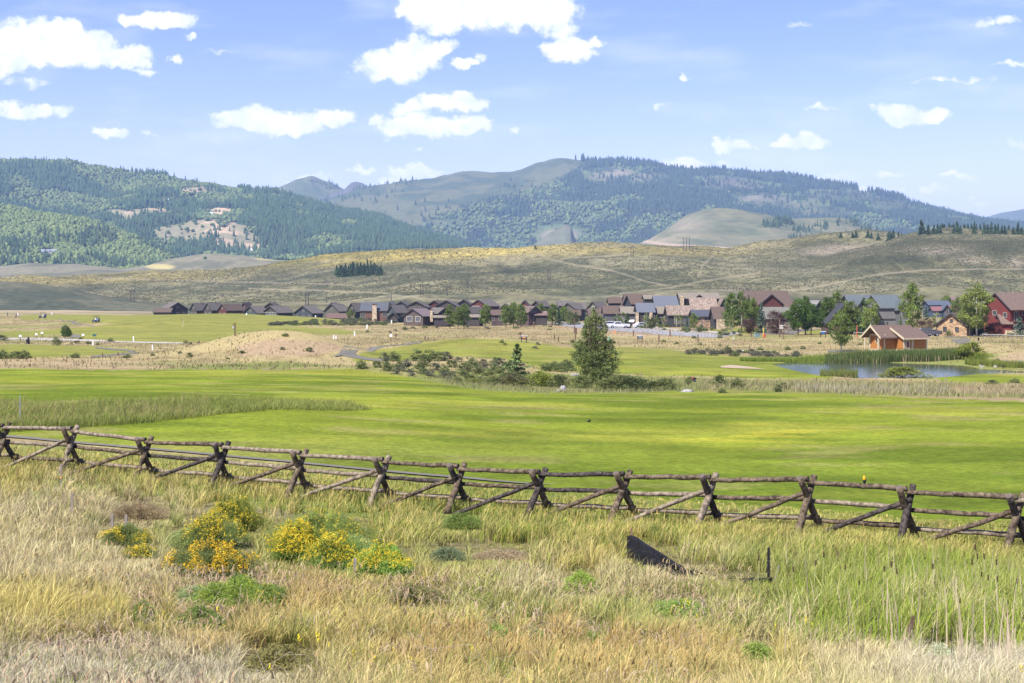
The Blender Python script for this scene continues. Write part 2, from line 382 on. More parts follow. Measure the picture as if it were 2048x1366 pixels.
# ------------------------------------------------------------------ ground cover
TURF = np.array((0.150,0.183,0.017)); TURFY = np.array((0.245,0.245,0.035)); TURFD = np.array((0.085,0.118,0.010))
TAN = np.array((0.30,0.245,0.115)); TAN2 = np.array((0.21,0.165,0.080)); BARE = np.array((0.29,0.21,0.13)); GRN = np.array((0.135,0.165,0.035))
SAGE = np.array((0.165,0.145,0.085)); GOLD = np.array((0.27,0.22,0.095)); STRAW = np.array((0.36,0.30,0.16))
Z_TURF = [ # polygon, Ymin, Ymax
 ([(-900,733),(0,736),(200,740),(400,739),(560,740),(640,738),(700,738),(770,744),(830,757),(900,770),(960,780),(1080,787),(1200,786),(1300,784),(1450,780),(1600,786),(1750,792),(2048,803),(2900,830),(2900,1140),(2048,1062),(1700,1030),(1400,1008),(1050,975),(700,938),(450,912),(200,892),(60,875),(-300,860),(-900,850)], 31, 190),
 ([(700,722),(722,708),(760,698),(850,684),(930,676),(1050,682),(1130,694),(1240,694),(1330,698),(1420,709),(1500,714),(1600,733),(1670,757),(1600,758),(1500,757),(1400,752),(1300,752),(1230,747),(1100,742),(1050,727),(1000,716),(900,712),(800,722),(770,724)], 150, 270),
 ([(40,618),(200,618),(420,618),(640,622),(740,640),(640,652),(530,652),(650,656),(720,664),(700,670),(600,668),(480,667),(430,682),(300,688),(140,678),(150,668),(0,676),(-300,676),(-300,670),(60,662),(160,655),(230,648),(120,640),(40,638)], 240, 640),
 ([(-300,690),(60,689),(180,692),(290,699),(240,707),(180,712),(0,716),(-300,718)], 170, 300),
 ([(1420,660),(1480,656),(1560,652),(1600,656),(1500,667),(1440,668)], 280, 400),
 ([(1590,660),(1700,657),(1760,660),(1720,668),(1620,668)], 280, 400),
 ([(1880,752),(1960,746),(2048,750),(2400,752),(2400,768),(2048,766),(1960,765),(1880,763)], 140, 171)]
Z_GRN = [
 ([(-900,872),(0,881),(450,917),(1050,973),(2048,1056),(2900,1130),(2900,1230),(2048,1130),(1050,1070),(0,960),(-900,940)], 28, 62),
 ([(-900,845),(-900,800),(0,800),(200,790),(400,786),(560,792),(700,800),(760,812),(700,830),(560,820),(450,828),(300,846),(0,868)], 55, 100),
 ([(880,740),(1000,745),(1300,752),(1420,756),(1420,792),(1300,800),(1100,806),(960,802),(870,782),(800,765),(830,750)], 105, 175),
 ([(250,745),(400,738),(560,738),(660,730),(560,722),(420,728)], 120, 200),
 ([(1400,756),(2048,770),(2700,775),(2700,812),(2048,808),(1700,797),(1450,788)], 110, 165),
 ([(1480,712),(1640,708),(1940,706),(2048,712),(2100,740),(1500,742)], 150, 222)]
Z_BARE = [([(470,690),(560,676),(660,685),(700,700),(600,712),(480,712)], 150, 240),([(1880,772),(2048,768),(2400,770),(2400,792),(2048,792),(1920,785)], 120, 165),
 ([(1985,715),(2048,705),(2200,705),(2200,735),(2048,738),(1990,728)], 160, 235),([(1080,648),(1170,656),(1290,668),(1400,676),(1260,672),(1130,660)], 260, 440)]
def soft(px, py, Y, zones, w=1.6, seed=40):
    jx = (fbm(px/14, py/5, seed, 3)-0.5)*14; jy = (fbm(px/14, py/5, seed+5, 3)-0.5)*5
    m = np.zeros(px.shape)
    for (poly, y0, y1) in zones:
        c = 0
        for dx, dy in ((0,0),(w*2,0),(-w*2,0),(0,w),(0,-w)): c = c+pip(px+jx+dx, py+jy+dy, poly)
        m = np.maximum(m, (c/5.0)*(Y > y0)*(Y < y1))
    return m
def ground_colour(X, Y, Z):
    px = X/Y*F+CX; py = HY-Z/Y*F
    t = fbm(X/9, Y/9, 21, 4); t2 = fbm(X/2.1, Y/2.1, 22, 3); t3 = fbm(X/40, Y/40, 23, 3)
    c = mixc(TAN, TAN2, sstep(0.42, 0.62, t*0.6+t2*0.4)); c = mixc(c, BARE, 0.55*sstep(0.55, 0.7, t3)); c = mixc(c, GRN, 0.5*sstep(0.55, 0.72, fbm(X/13, Y/13, 29, 4)))
    far = sstep(560, 800, Y); c = mixc(c, mixc(np.array((0.30,0.24,0.145)), SAGE, sstep(0.4, 0.6, fbm(X/60, Y/60, 31, 4))), far)
    fore = 1-sstep(36, 52, Y); c = mixc(c, mixc(np.array((0.20,0.165,0.085)), np.array((0.13,0.12,0.055)), t), fore)
    c = mixc(c, GRN, soft(px, py, Y, Z_GRN, seed=44)*0.8)
    c = mixc(c, BARE, soft(px, py, Y, Z_BARE, seed=47)*0.8)
    m = soft(px, py, Y, Z_TURF)
    a = sstep(0.38, 0.60, fbm(X/9+3, Y/5, 25, 5)); b = sstep(0.50, 0.70, fbm(X/13, Y/8, 26, 5))
    tc_ = mixc(mixc(TURFD, TURF, 0.20+0.80*a), TURFY, b*0.6); tc_ = mixc(tc_, np.array((0.23,0.195,0.07)), 0.5*sstep(0.60, 0.72, fbm(X/6+9, Y/3, 28, 4)))
    yl = sstep(0.45, 0.62, fbm(X/8, Y/3.0, 61, 3))*np.exp(-((px-1520)/260)**2-((py-868)/24)**2)
    tc_ = mixc(tc_, np.array((0.30,0.28,0.03)), np.clip(yl*0.9*sstep(.42,.6,fbm(X/3.0,Y/1.6,67,3)), 0, 0.7))
    tc_ = mixc(tc_, np.array((0.095,0.135,0.016)), 0.55*sstep(66, 42, Y)*(0.5+.5*a))
    dry = np.exp(-((px-500)/420)**2-((py-905)/22)**2)*0.45+sstep(140, 240, Y)*0.66
    tc_ = mixc(tc_, np.array((0.195,0.185,0.050)), np.clip(dry, 0, 0.7))
    br = fbm(X/3.1, Y/2.0, 63, 3); b2 = fbm(X/1.1, Y/.8, 64, 2); st_ = np.sin((X*.35+Y*.94)/2.6+1.5*fbm(X/20, Y/20, 66, 2)); tc_ = tc_*(0.62+0.56*br+0.20*b2+0.035*st_)[..., None]
    return mixc(c, tc_, m), m
us = np.linspace(-0.60, 0.60, 760); ys = np.concatenate([np.geomspace(1.2, 12, 40)[:-1], np.geomspace(12, 120, 230)[:-1], np.geomspace(120, 700, 360)[:-1], np.geomspace(700, 2600, 60)])
UU, YY = np.meshgrid(us, ys)
# the near rows fan wider so that the sheet also lies beside and behind the camera
XX = UU*YY+np.sign(UU)*(np.abs(UU)/0.60)**6*np.maximum(0, 14-YY)*1.5
ZZ = gz(XX.ravel(), YY.ravel()).reshape(XX.shape)
gc, gturf = ground_colour(XX.ravel(), YY.ravel(), ZZ.ravel())
nr, nc = XX.shape
idx = np.arange(nr*nc).reshape(nr, nc)
quads = np.stack([idx[:-1, :-1], idx[:-1, 1:], idx[1:, 1:], idx[1:, :-1]], -1).reshape(-1, 4)
MG = nmat('ground_cover', attr=True, var=0.34, scale=3.2, rough=1.0, bump=0.06, bscale=7.0, spec=0.05)
me = np_mesh('ground', np.stack([XX, YY, ZZ], -1).reshape(-1, 3), [quads], gc, smooth=True)
ground = link_mesh('ground', me, MG); tag(ground, kind='structure')
# a wide low plain below everything carries the ground to the horizon
mb = MB(); mb.add([(-30000,-3000,-120),(30000,-3000,-120),(30000,40000,-120),(-30000,40000,-120)], [(0,1,2,3)])
tag(mb.build('plain', nmat('plain_grass', (0.2,0.18,0.1), 1.0, 0.3, 0.002, spec=0.05)), kind='structure')

# ------------------------------------------------------------------ draped ribbons (paths, road)
def ribbon(name, secs, m, lift=0.03, lat=6, Y0=3, Y1=1500, dense=6, kind='structure'):
    L = [at(a, b, Y0, Y1) for a, b, c, d in secs]; Rr = [at(c, d, Y0, Y1) for a, b, c, d in secs]
    def dens(P):
        o = []
        for i in range(len(P)-1):
            p0 = P[max(i-1, 0)]; p1 = P[i]; p2 = P[i+1]; p3 = P[min(i+2, len(P)-1)]
            for k in range(dense):
                t = k/dense; o.append(0.5*((2*p1)+(p2-p0)*t+(2*p0-5*p1+4*p2-p3)*t*t+(3*p1-p0-3*p2+p3)*t**3))
        return o+[P[-1]]
    L = dens(L); Rr = dens(Rr); V = []
    for l, r in zip(L, Rr):
        for k in range(lat+1):
            q = l.lerp(r, k/lat); V.append((q.x, q.y))
    V = np.array(V); z = gz(V[:, 0], V[:, 1])+lift; n = len(L)
    ix = np.arange(n*(lat+1)).reshape(n, lat+1)
    qd = np.stack([ix[:-1, :-1], ix[:-1, 1:], ix[1:, 1:], ix[1:, :-1]], -1).reshape(-1, 4)
    o = link_mesh(name, np_mesh(name, np.column_stack([V, z]), [qd], smooth=True), m)
    return tag(o, kind=kind)
MPATH = nmat('path_gravel', (0.135,0.125,0.10), 0.95, 0.18, 2.0, bump=0.01, bscale=30)
MROAD = nmat('road_asphalt', (0.235,0.23,0.225), 0.9, 0.10, 0.6, bump=0.01, bscale=20)
MWALK = nmat('pale_gravel', (0.36,0.33,0.28), 0.95, 0.12, 1.0)
ribbon('cart_path', [(-200,859,-200,862),(30,873,30,877),(130,882.5,130,886),(250,893,250,896.5),(450,911,450,914.5),(700,935,700,938.5),(900,953,900,956.5),(1050,967,1050,970),(1120,973,1120,974)], MPATH, 0.04, Y0=44, Y1=90)
ribbon('cart_path', [(760,723,790,719),(700,715,728,714),(672,710,710,707),(680,704,715,702),(740,696,760,696),(800,689,815,690),(830,685,845,686)], MPATH, 0.05, Y0=150, Y1=300)
ribbon('cart_path', [(183,712,183,715.5),(225,709,225,712),(262,705,275,707),(240,701,258,699.5),(190,696.5,190,694.5)], MPATH, 0.05, Y0=160, Y1=330)
ribbon('cart_path', [(-60,675.5,-60,679.5),(30,676,30,679.5),(110,677,110,681.5),(200,680,200,683.5),(280,683.5,280,686),(370,685.5,370,687.5)], MWALK, 0.05, Y0=220, Y1=420)
ribbon('cart_path', [(140,675,162,676),(142,670,160,669.5)], MPATH, 0.05, Y0=240, Y1=450)
ribbon('cart_path', [(105,634,110,635.5),(122,640,132,642),(140,644,152,645),(155,649,168,650),(185,651,190,653.5)], MPATH, 0.05, Y0=300, Y1=620)
ribbon('road', [(1080,646.5,1117,645.0),(1140,654,1180,646.5),(1200,659.5,1230,652),(1260,664.5,1300,658),(1320,669.5,1360,663.5),(1390,674,1430,667.5),(1440,675.5,1475,669)], MROAD, 0.05, Y0=240, Y1=480)
ribbon('sidewalk', [(1120,644.6,1124,643.6),(1190,647.5,1192,646),(1240,651,1243,649),(1300,656,1303,654),(1360,661,1362,659),(1420,665.5,1424,663),(1480,668,1484,664.5)], MWALK, 0.06, Y0=240, Y1=480)
ribbon('driveway', [(1290,655,1310,655.5),(1280,652.5,1297,652)], MPATH, 0.07, Y0=240, Y1=480)
ribbon('driveway', [(1380,661,1396,663),(1395,657,1404,658)], MPATH, 0.07, Y0=240, Y1=480)
ribbon('driveway', [(1500,668,1585,670),(1560,661,1610,662),(1600,659,1660,659)], MPATH, 0.07, Y0=240, Y1=480)
ribbon('footpath', [(1900,679,1918,689),(1930,677,1940,688),(1918,675,1934,676),(1885,675,1900,673)], MPATH, 0.05, Y0=200, Y1=420)
ribbon('footpath', [(1655,705,1655,701),(1690,704.6,1690,701),(1709,704.6,1709,701)], MPATH, 0.05, Y0=180, Y1=320)
# water
pw = [(x, y, WATER) for x, y in PONDW]
cxw = sum(p[0] for p in pw)/len(pw); cyw = sum(p[1] for p in pw)/len(pw)
pe = [(cxw+(x-cxw)*1.06, cyw+(y-cyw)*1.10, WATER) for x, y, z in pw]
mwat = bpy.data.materials.new('pond_water'); mwat.use_nodes = True
_n0 = mwat.node_tree.nodes; _l0 = mwat.node_tree.links; _p = _n0['Principled BSDF']
_p.inputs['Base Color'].default_value = (0.045,0.05,0.03,1); _p.inputs['Roughness'].default_value = 0.12; _p.inputs['IOR'].default_value = 1.33; _p.inputs['Specular IOR Level'].default_value = 0.9
_t = _n0.new('ShaderNodeTexNoise'); _t.inputs['Scale'].default_value = 3.0; _t.inputs['Detail'].default_value = 3
_tc = _n0.new('ShaderNodeTexCoord'); _mp = _n0.new('ShaderNodeMapping'); _mp.inputs['Scale'].default_value = (1, 0.25, 1); _l0.new(_tc.outputs['Object'], _mp.inputs[0]); _l0.new(_mp.outputs[0], _t.inputs['Vector'])
_b = _n0.new('ShaderNodeBump'); _b.inputs['Distance'].default_value = 0.02; _l0.new(_t.outputs['Fac'], _b.inputs['Height']); _l0.new(_b.outputs[0], _p.inputs['Normal'])
mb = MB(); mb.add(pe, [tuple(range(len(pe)))]); tag(mb.build('pond_water', mwat), kind='structure')
# sand bunker lip
ribbon('sand_bunker', [(1441,733,1442,735.5),(1460,730.5,1468,737),(1490,733,1500,738),(1515,736.5,1530,738.5)], nmat('sand', (0.34,0.26,0.17), 1.0, 0.1, 3.0), 0.05, Y0=150, Y1=230)
# ------------------------------------------------------------------ hills and mountains, lofted through contour lines
def loft(name, lines, colf, nz=(0,0,0), ncol=420, nrow=26, x0=-500, x1=2550, seed=1, m=None):
    """lines: front to back, each (Y, [(px,py)...]) or (Y, drop, None); colf(px,py,Y,X,Z,slope) -> colours"""
    cols = np.linspace(x0, x1, ncol); Ys = []; Zs = []
    for (Y, pts) in lines:
        if isinstance(pts, (int, float)): Ys.append(np.full(ncol, float(Y))); Zs.append(np.full(ncol, float(pts)))
        else:
            p = np.array(pts, float); yi = np.interp(cols, p[:, 0], p[:, 1])
            kw = max(1, int(ncol*0.008)); ker = np.hanning(2*kw+3)[1:-1]; ker /= ker.sum(); yi = np.convolve(np.pad(yi, kw, mode='edge'), ker, 'valid')
            Ys.append(np.full(ncol, float(Y))); Zs.append((HY-yi)/F*Y)
    Yr = []; Zr = []; e = []
    for i in range(len(Ys)-1):
        for k in range(nrow):
            t = k/nrow; Yr.append(Ys[i]*(1-t)+Ys[i+1]*t)
            a = Zs[max(i-1, 0)]; b = Zs[i]; c = Zs[i+1]; d = Zs[min(i+2, len(Zs)-1)]
            s_ = t*t*(3-2*t)*0.45+t*0.55
            Zr.append(b*(1-s_)+c*s_); e.append(1.0 if i > 0 else 0.35+0.65*t)
    Yr.append(Ys[-1]); Zr.append(Zs[-1]); e.append(1.0)
    Yg = np.array(Yr); Zg = np.array(Zr); Xg = (cols-CX)/F*Yg
    amp, wl, kind = nz
    if amp:
        nfun = ridged if kind == 'r' else fbm
        Zg = Zg+(nfun(Xg/wl+7, Yg/wl*0.6+3, seed, 5)-0.5)*amp*np.array(e)[:, None]+(fbm(Xg/wl*5, Yg/wl*5, seed+3, 3)-0.5)*amp*0.16
    px = Xg/Yg*F+CX; py = HY-Zg/Yg*F
    nr_, nc_ = Xg.shape; ix = np.arange(nr_*nc_).reshape(nr_, nc_)
    qd = np.stack([ix[:-1, :-1], ix[:-1, 1:], ix[1:, 1:], ix[1:, :-1]], -1).reshape(-1, 4)
    c = colf(px.ravel(), py.ravel(), Yg.ravel(), Xg.ravel(), Zg.ravel())
    me = np_mesh(name, np.stack([Xg, Yg, Zg], -1).reshape(-1, 3), [qd], c, smooth=True)
    o = link_mesh(name, me, m or MHILL); tag(o, kind='structure')
    return dict(X=Xg, Y=Yg, Z=Zg, px=px, py=py)
MHILL = nmat('sage_hillside', attr=True, var=0.22, scale=0.22, rough=1.0, bump=0.5, bscale=0.45, spec=0.05)
MMTN = nmat('mountainside', attr=True, var=0.15, scale=0.03, rough=1.0, bump=4.0, bscale=0.05, spec=0.05)
def segs(px, py, line, w):
    d = np.full(px.shape, 1e9)
    for i in range(len(line)-1):
        ax, ay = line[i]; bx, by = line[i+1]; l2 = (bx-ax)**2+(by-ay)**2
        t = np.clip(((px-ax)*(bx-ax)+(py-ay)*(by-ay))/l2, 0, 1); d = np.minimum(d, np.hypot(px-ax-t*(bx-ax), py-ay-t*(by-ay)))
    return 1-sstep(w*0.5, w*1.5, d)
TRACKS = [[(1055,497),(1075,508),(1100,519),(1150,530),(1230,543),(1300,565),(1335,571)],[(1120,518),(1200,513),(1260,507)],
          [(500,577),(640,581),(760,586),(840,596),(930,602),(1020,606)],[(1240,588),(1330,577),(1420,560),(1520,545)],[(1400,596),(1500,590),(1620,577),(1700,560),(1760,548),(1850,540),(2048,538)],
          [(1395,555),(1405,530),(1430,508)],[(200,556),(420,563),(560,566),(700,570)]]
def col_front(px, py, Y, X, Z):
    a = fbm(X/60, Y/90, 51, 4); b = fbm(X/18, Y/25, 52, 4); fine = fbm(X/4, Y/6, 53, 2)
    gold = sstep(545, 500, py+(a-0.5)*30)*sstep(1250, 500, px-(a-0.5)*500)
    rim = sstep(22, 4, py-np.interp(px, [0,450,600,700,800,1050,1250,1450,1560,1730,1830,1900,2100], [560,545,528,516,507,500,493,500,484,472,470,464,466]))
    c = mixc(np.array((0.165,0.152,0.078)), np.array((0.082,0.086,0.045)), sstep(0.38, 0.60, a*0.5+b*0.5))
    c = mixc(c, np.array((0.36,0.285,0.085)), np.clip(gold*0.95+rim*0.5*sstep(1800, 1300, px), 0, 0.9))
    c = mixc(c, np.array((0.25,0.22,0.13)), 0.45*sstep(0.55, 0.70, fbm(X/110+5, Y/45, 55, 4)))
    fold_shade = ridged(X/150+7, Y/150*0.6+3, 71, 4); c = mixc(c, c*np.array((.55,.60,.58)), 0.8*sstep(0.52, 0.30, fold_shade)); c = mixc(c, c*1.25, sstep(.6,.75,fold_shade)*.6)  # shading of the folds put into the colour: lusher hollows darker, crests lighter
    c = c*(0.55+0.90*fine)[..., None]
    for tr in TRACKS: c = mixc(c, np.array((0.33,0.27,0.175)), 0.6*segs(px+(a-0.5)*8, py+(b-0.5)*3, tr, 1.1))
    for (x, y, rx, ry) in ((1690,496,60,7),(1640,505,40,6),(1880,500,60,9),(1960,520,40,8),(1460,578,30,4),(2030,525,20,12)):
        c = mixc(c, np.array((0.33,0.27,0.19)), 0.7*np.exp(-((px-x+(b-.5)*60)/rx)**2-((py-y+(a-.5)*8)/ry)**2))
    c = mixc(c, np.array((0.07,0.09,0.045)), 0.6*np.exp(-((px-2000)/25)**2-((py-515)/6)**2))
    return c*0.80
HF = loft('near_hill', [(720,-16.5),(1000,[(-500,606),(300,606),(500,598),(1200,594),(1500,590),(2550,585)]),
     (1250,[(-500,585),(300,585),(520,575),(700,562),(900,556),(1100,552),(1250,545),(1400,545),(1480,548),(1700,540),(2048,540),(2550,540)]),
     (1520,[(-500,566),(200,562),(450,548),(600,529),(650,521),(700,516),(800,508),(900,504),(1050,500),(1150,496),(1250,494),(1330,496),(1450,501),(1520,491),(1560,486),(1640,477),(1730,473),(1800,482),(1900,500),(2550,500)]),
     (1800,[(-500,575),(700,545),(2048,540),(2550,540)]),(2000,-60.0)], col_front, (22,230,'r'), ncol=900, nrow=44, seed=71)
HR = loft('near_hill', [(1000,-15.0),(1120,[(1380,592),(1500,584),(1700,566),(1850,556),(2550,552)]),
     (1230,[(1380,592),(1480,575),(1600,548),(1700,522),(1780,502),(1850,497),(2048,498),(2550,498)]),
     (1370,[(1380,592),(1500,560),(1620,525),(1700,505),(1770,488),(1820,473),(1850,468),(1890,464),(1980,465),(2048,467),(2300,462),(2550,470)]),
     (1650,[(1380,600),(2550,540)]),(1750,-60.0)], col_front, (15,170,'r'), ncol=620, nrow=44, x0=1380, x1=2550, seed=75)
def col_cloud_shade(px, py, Y, X, Z):  # cloud shadow over the left hill, put into darker sage colours
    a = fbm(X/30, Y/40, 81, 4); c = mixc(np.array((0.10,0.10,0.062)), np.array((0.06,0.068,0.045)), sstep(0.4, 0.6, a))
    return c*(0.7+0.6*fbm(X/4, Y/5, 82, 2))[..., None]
loft('near_hill', [(760,-14.0),(850,[(-500,600),(0,592),(150,597),(260,604),(420,612)]),(930,[(-500,545),(-200,555),(0,561),(100,572),(190,588),(280,603),(420,615)]),(1050,-18.0)], col_cloud_shade, (3,60,'f'), ncol=260, nrow=18, x0=-500, x1=420, seed=83)
def col_valley(px, py, Y, X, Z):
    a = fbm(X/70, Y/50, 91, 4); c = mixc(np.array((0.29,0.235,0.125)), np.array((0.19,0.175,0.11)), sstep(0.4, 0.6, a))
    gold = np.exp(-((py-(558+0.012*px))/4)**2)*(px < 620)*(px > 120)
    return mixc(c, np.array((0.42,0.34,0.14)), 0.8*gold)*(0.8+0.4*fbm(X/7, Y/7, 92, 2))[..., None]
loft('valley_floor', [(1050,-14.0),(1300,[(-500,590),(0,590),(300,588),(700,586),(1200,586)]),(1700,[(-500,566),(0,563),(250,562),(450,560),(700,556),(1200,560)]),(2300,[(-500,556),(0,554),(400,554),(700,552),(1200,556)]),(2600,-50.0)], col_valley, (5,130,'f'), ncol=420, nrow=20, x0=-500, x1=1200, seed=93)
def col_valhill(px, py, Y, X, Z):
    a = fbm(X/80, Y/80, 95, 4); c = mixc(np.array((0.175,0.16,0.10)), np.array((0.12,0.118,0.072)), sstep(0.4, 0.6, a))
    c = mixc(c, np.array((0.40,0.34,0.13)), 0.8*sstep(0.5, 0.75, np.exp(-((px-400)/60)**2-((py-545)/7)**2)+np.exp(-((px-560)/70)**2-((py-518)/5)**2)+np.exp(-((px-320)/40)**2-((py-533)/7)**2)))
    return c*(0.8+0.4*fbm(X/8, Y/8, 96, 2))[..., None]
HV = loft('valley_hill', [(2050,-20.0),(2200,[(-500,560),(0,556),(300,550),(350,548),(450,545),(600,540),(720,530),(900,540)]),
   (2450,[(-500,552),(0,534),(60,527),(150,530),(250,540),(300,531),(350,516),(410,507),(480,513),(560,522),(640,527),(720,520),(760,505),(830,498),(890,502),(960,499),(1010,503),(1080,520),(1200,540)]),(2800,-40.0)], col_valhill, (7,120,'r'), ncol=420, nrow=22, x0=-500, x1=1200, seed=97)
# ---- forested mountains
def blob(px, py, L):
    s_ = np.zeros(px.shape)
    for (x, y, rx, ry, *w) in L: s_ = np.maximum(s_, (w[0] if w else 1)*np.exp(-(((px-x)/rx)**2+((py-y)/ry)**2)))
    return s_
L1_OPEN = [(60,548,50,9),(190,552,120,10),(300,555,60,8),(95,507,16,7)]
def col_m1(px, py, Y, X, Z):
    c = np.tile(np.array((0.10,0.14,0.055)), (len(px), 1)); o = sstep(0.35, 0.6, blob(px, py, L1_OPEN)+(fbm(X/60, Y/60, 101, 3)-0.5)*0.4)
    return mixc(c, np.array((0.24,0.205,0.13)), o)
M1 = loft('forested_hill', [(2500,-12.0),(2600,[(-500,560),(0,556),(340,552),(460,556)]),(2900,[(-500,450),(0,490),(120,496),(230,516),(320,540),(400,558),(460,570)]),
   (3150,[(-500,370),(-100,405),(0,417),(60,424),(130,437),(200,452),(270,476),(330,505),(380,530),(430,552),(460,575)]),(3600,-30.0)], col_m1, (18,260,'r'), ncol=260, nrow=30, x0=-500, x1=460, seed=103, m=MMTN)
M2_OPEN = [(250,430,52,13),(300,425,50,12),(380,468,90,20),(430,455,75,18),(470,480,55,24),(340,460,30,10),(500,492,25,12),(180,437,30,7),(440,425,30,10),(400,380,60,10,.75),(330,400,60,10,.7)]
def col_m2(px, py, Y, X, Z):
    a = fbm(X/110, Y/110, 111, 4); c = mixc(np.array((0.075,0.11,0.05)), np.array((0.13,0.15,0.065)), sstep(0.4, 0.6, a))
    o = sstep(0.4, 0.62, blob(px, py, M2_OPEN)+(fbm(X/90, Y/90, 112, 4)-0.5)*0.7); o2 = sstep(0.45, 0.6, fbm(X/70, Y/50, 113, 4))
    return mixc(c, mixc(np.array((0.21,0.19,0.11)), np.array((0.40,0.29,0.18)), o2), o)
M2 = loft('mountain', [(3300,-14.0),(3500,[(-500,545),(0,545),(400,535),(600,528),(900,520),(960,530)]),(3900,[(-500,420),(0,440),(150,436),(300,440),(420,452),(520,470),(700,495),(850,510),(960,530)]),
   (4300,[(-500,350),(0,376),(200,388),(350,388),(450,404),(550,420),(650,450),(760,475),(850,492),(960,530)]),
   (4700,[(-500,312),(-200,320),(0,329),(70,332),(130,334),(200,341),(330,351),(370,362),(430,372),(500,384),(560,391),(600,404),(650,419),(720,441),(790,463),(840,478),(960,510)]),(5400,-60.0)], col_m2, (85,620,'r'), ncol=460, nrow=32, x0=-500, x1=960, seed=115, m=MMTN)
def m3_forest(px, py):
    """1 where the central mountain is wooded"""
    ed = np.interp(px, [600,760,860,900,1000,1060,1130,1160,1200], [470,470,440,425,400,385,360,340,322])
    f = sstep(-8, 8, py-ed)
    op = blob(px, py, [(1120,470,55,20),(1210,352,45,14),(1240,345,40,10),(1290,355,45,12),(1480,372,80,10,.9),(1530,400,70,14,.85),(1440,362,60,9),(1690,392,110,14),(1600,410,60,12,.8),(1800,410,60,16,.95),(1640,425,70,12,.8),(1750,380,60,7,.9),(880,445,50,10,.7),(800,450,70,14,.8)])
    return f, op
def col_m3(px, py, Y, X, Z):
    a = fbm(X/140, Y/140, 121, 4); f, op = m3_forest(px, py)
    gr = mixc(np.array((0.115,0.118,0.058)), np.array((0.066,0.085,0.043)), sstep(0.4, 0.62, a))
    gr = mixc(gr, np.array((0.30,0.25,0.18)), 0.6*blob(px, py, [(1120,470,50,20),(1500,385,90,22),(1240,350,60,14)]))
    fo = mixc(np.array((0.055,0.08,0.045)), np.array((0.11,0.14,0.06)), sstep(0.4, 0.6, fbm(X/90, Y/90, 122, 3)))
    rocky = blob(px, py, [(1460,380,120,26)])*sstep(0.45, 0.6, fbm(X/50, Y/80, 127, 4)); gr = mixc(gr, np.array((0.10,0.085,0.075)), 0.8*rocky)
    return mixc(gr, fo, f*(1-sstep(0.4, 0.65, op+(a-0.5)*0.6)))
M3 = loft('mountain', [(5000,-14.0),(5300,[(500,530),(900,520),(1200,508),(1700,505),(2550,500)]),(5900,[(500,480),(640,470),(800,440),(900,430),(1000,425),(1130,430),(1300,420),(1500,430),(1700,440),(1900,455),(2100,468),(2550,490)]),
   (6500,[(500,440),(620,420),(700,400),(850,385),(1000,368),(1130,362),(1300,365),(1500,380),(1700,402),(1850,430),(2000,452),(2550,490)]),
   (7000,[(500,430),(610,410),(680,388),(730,371),(790,360),(870,354),(940,349),(1000,341),(1070,329),(1130,322),(1160,321),(1230,333),(1300,342),(1400,356),(1450,357),(1500,359),(1560,369),(1640,386),(1700,391),(1760,399),(1800,409),(1850,423),(1900,434),(1980,445),(2048,454),(2200,462),(2550,480)]),(8000,-100.0)],
   col_m3, (110,800,'r'), ncol=620, nrow=34, x0=500, x1=2550, seed=125, m=MMTN)
def col_gr(px, py, Y, X, Z):
    a = fbm(X/90, Y/90, 131, 4); return mixc(np.array((0.12,0.125,0.065)), np.array((0.08,0.10,0.05)), sstep(0.4, 0.6, a))
M3b = loft('mountain', [(7050,-20.0),(7150,[(400,470),(760,440)]),(7600,[(400,420),(540,395),(560,386),(590,369),(625,361),(660,366),(688,378),(720,400),(800,430)]),(8200,-100.0)], col_gr, (110,800,'r'), ncol=140, nrow=20, x0=400, x1=800, seed=133, m=MMTN)
M3c = loft('rocky_knob', [(7100,-20.0),(7200,[(640,430),(780,430)]),(7350,[(650,395),(688,382),(700,368),(712,364),(725,367),(740,378),(790,400)]),(7550,-100.0)], lambda px, py, Y, X, Z: np.tile(np.array((0.10,0.10,0.09)), (len(px), 1)), (30,200,'r'), ncol=80, nrow=14, x0=640, x1=790, seed=137, m=MMTN)
def col_m4(px, py, Y, X, Z):
    a = fbm(X/70, Y/70, 141, 4); c = mixc(np.array((0.15,0.145,0.08)), np.array((0.10,0.112,0.06)), sstep(0.4, 0.6, a)); c = mixc(c, np.array((0.38,0.28,0.19)), 0.9*segs(px, py, [(1285,482),(1340,490),(1420,495),(1500,500)], 3))
    return mixc(c, np.array((0.30,0.245,0.17)), 0.5*blob(px, py, [(1370,450,50,24),(1320,480,50,8)]))
M4 = loft('bare_hill', [(3000,-14.0),(3150,[(1150,520),(1270,496),(1500,505),(1800,500),(1950,520)]),(3450,[(1150,540),(1260,503),(1300,487),(1350,463),(1400,450),(1450,448),(1520,455),(1600,466),(1700,480),(1800,492),(1950,530)]),
   (3700,[(1150,540),(1260,503),(1300,485),(1345,456),(1375,436),(1405,424),(1440,420),(1480,422),(1530,429),(1570,440),(1620,439),(1680,437),(1710,444),(1740,458),(1780,472),(1850,490),(1950,530)]),(4200,-80.0)], col_m4, (26,260,'r'), ncol=300, nrow=26, x0=1150, x1=1950, seed=143, m=MMTN)
M4b = loft('bare_hill', [(4700,-14.0),(4800,[(1040,530),(1070,495),(1150,500),(1180,530)]),(5000,[(1040,530),(1070,487),(1100,466),(1130,450),(1142,452),(1148,474),(1160,500),(1180,530)]),(5200,-60.0)], lambda px, py, Y, X, Z: mixc(np.array((0.15,0.145,0.085)), np.array((0.10,0.11,0.06)), fbm(X/40, Y/40, 151, 3)), (10,120,'r'), ncol=90, nrow=14, x0=1040, x1=1180, seed=153, m=MMTN)
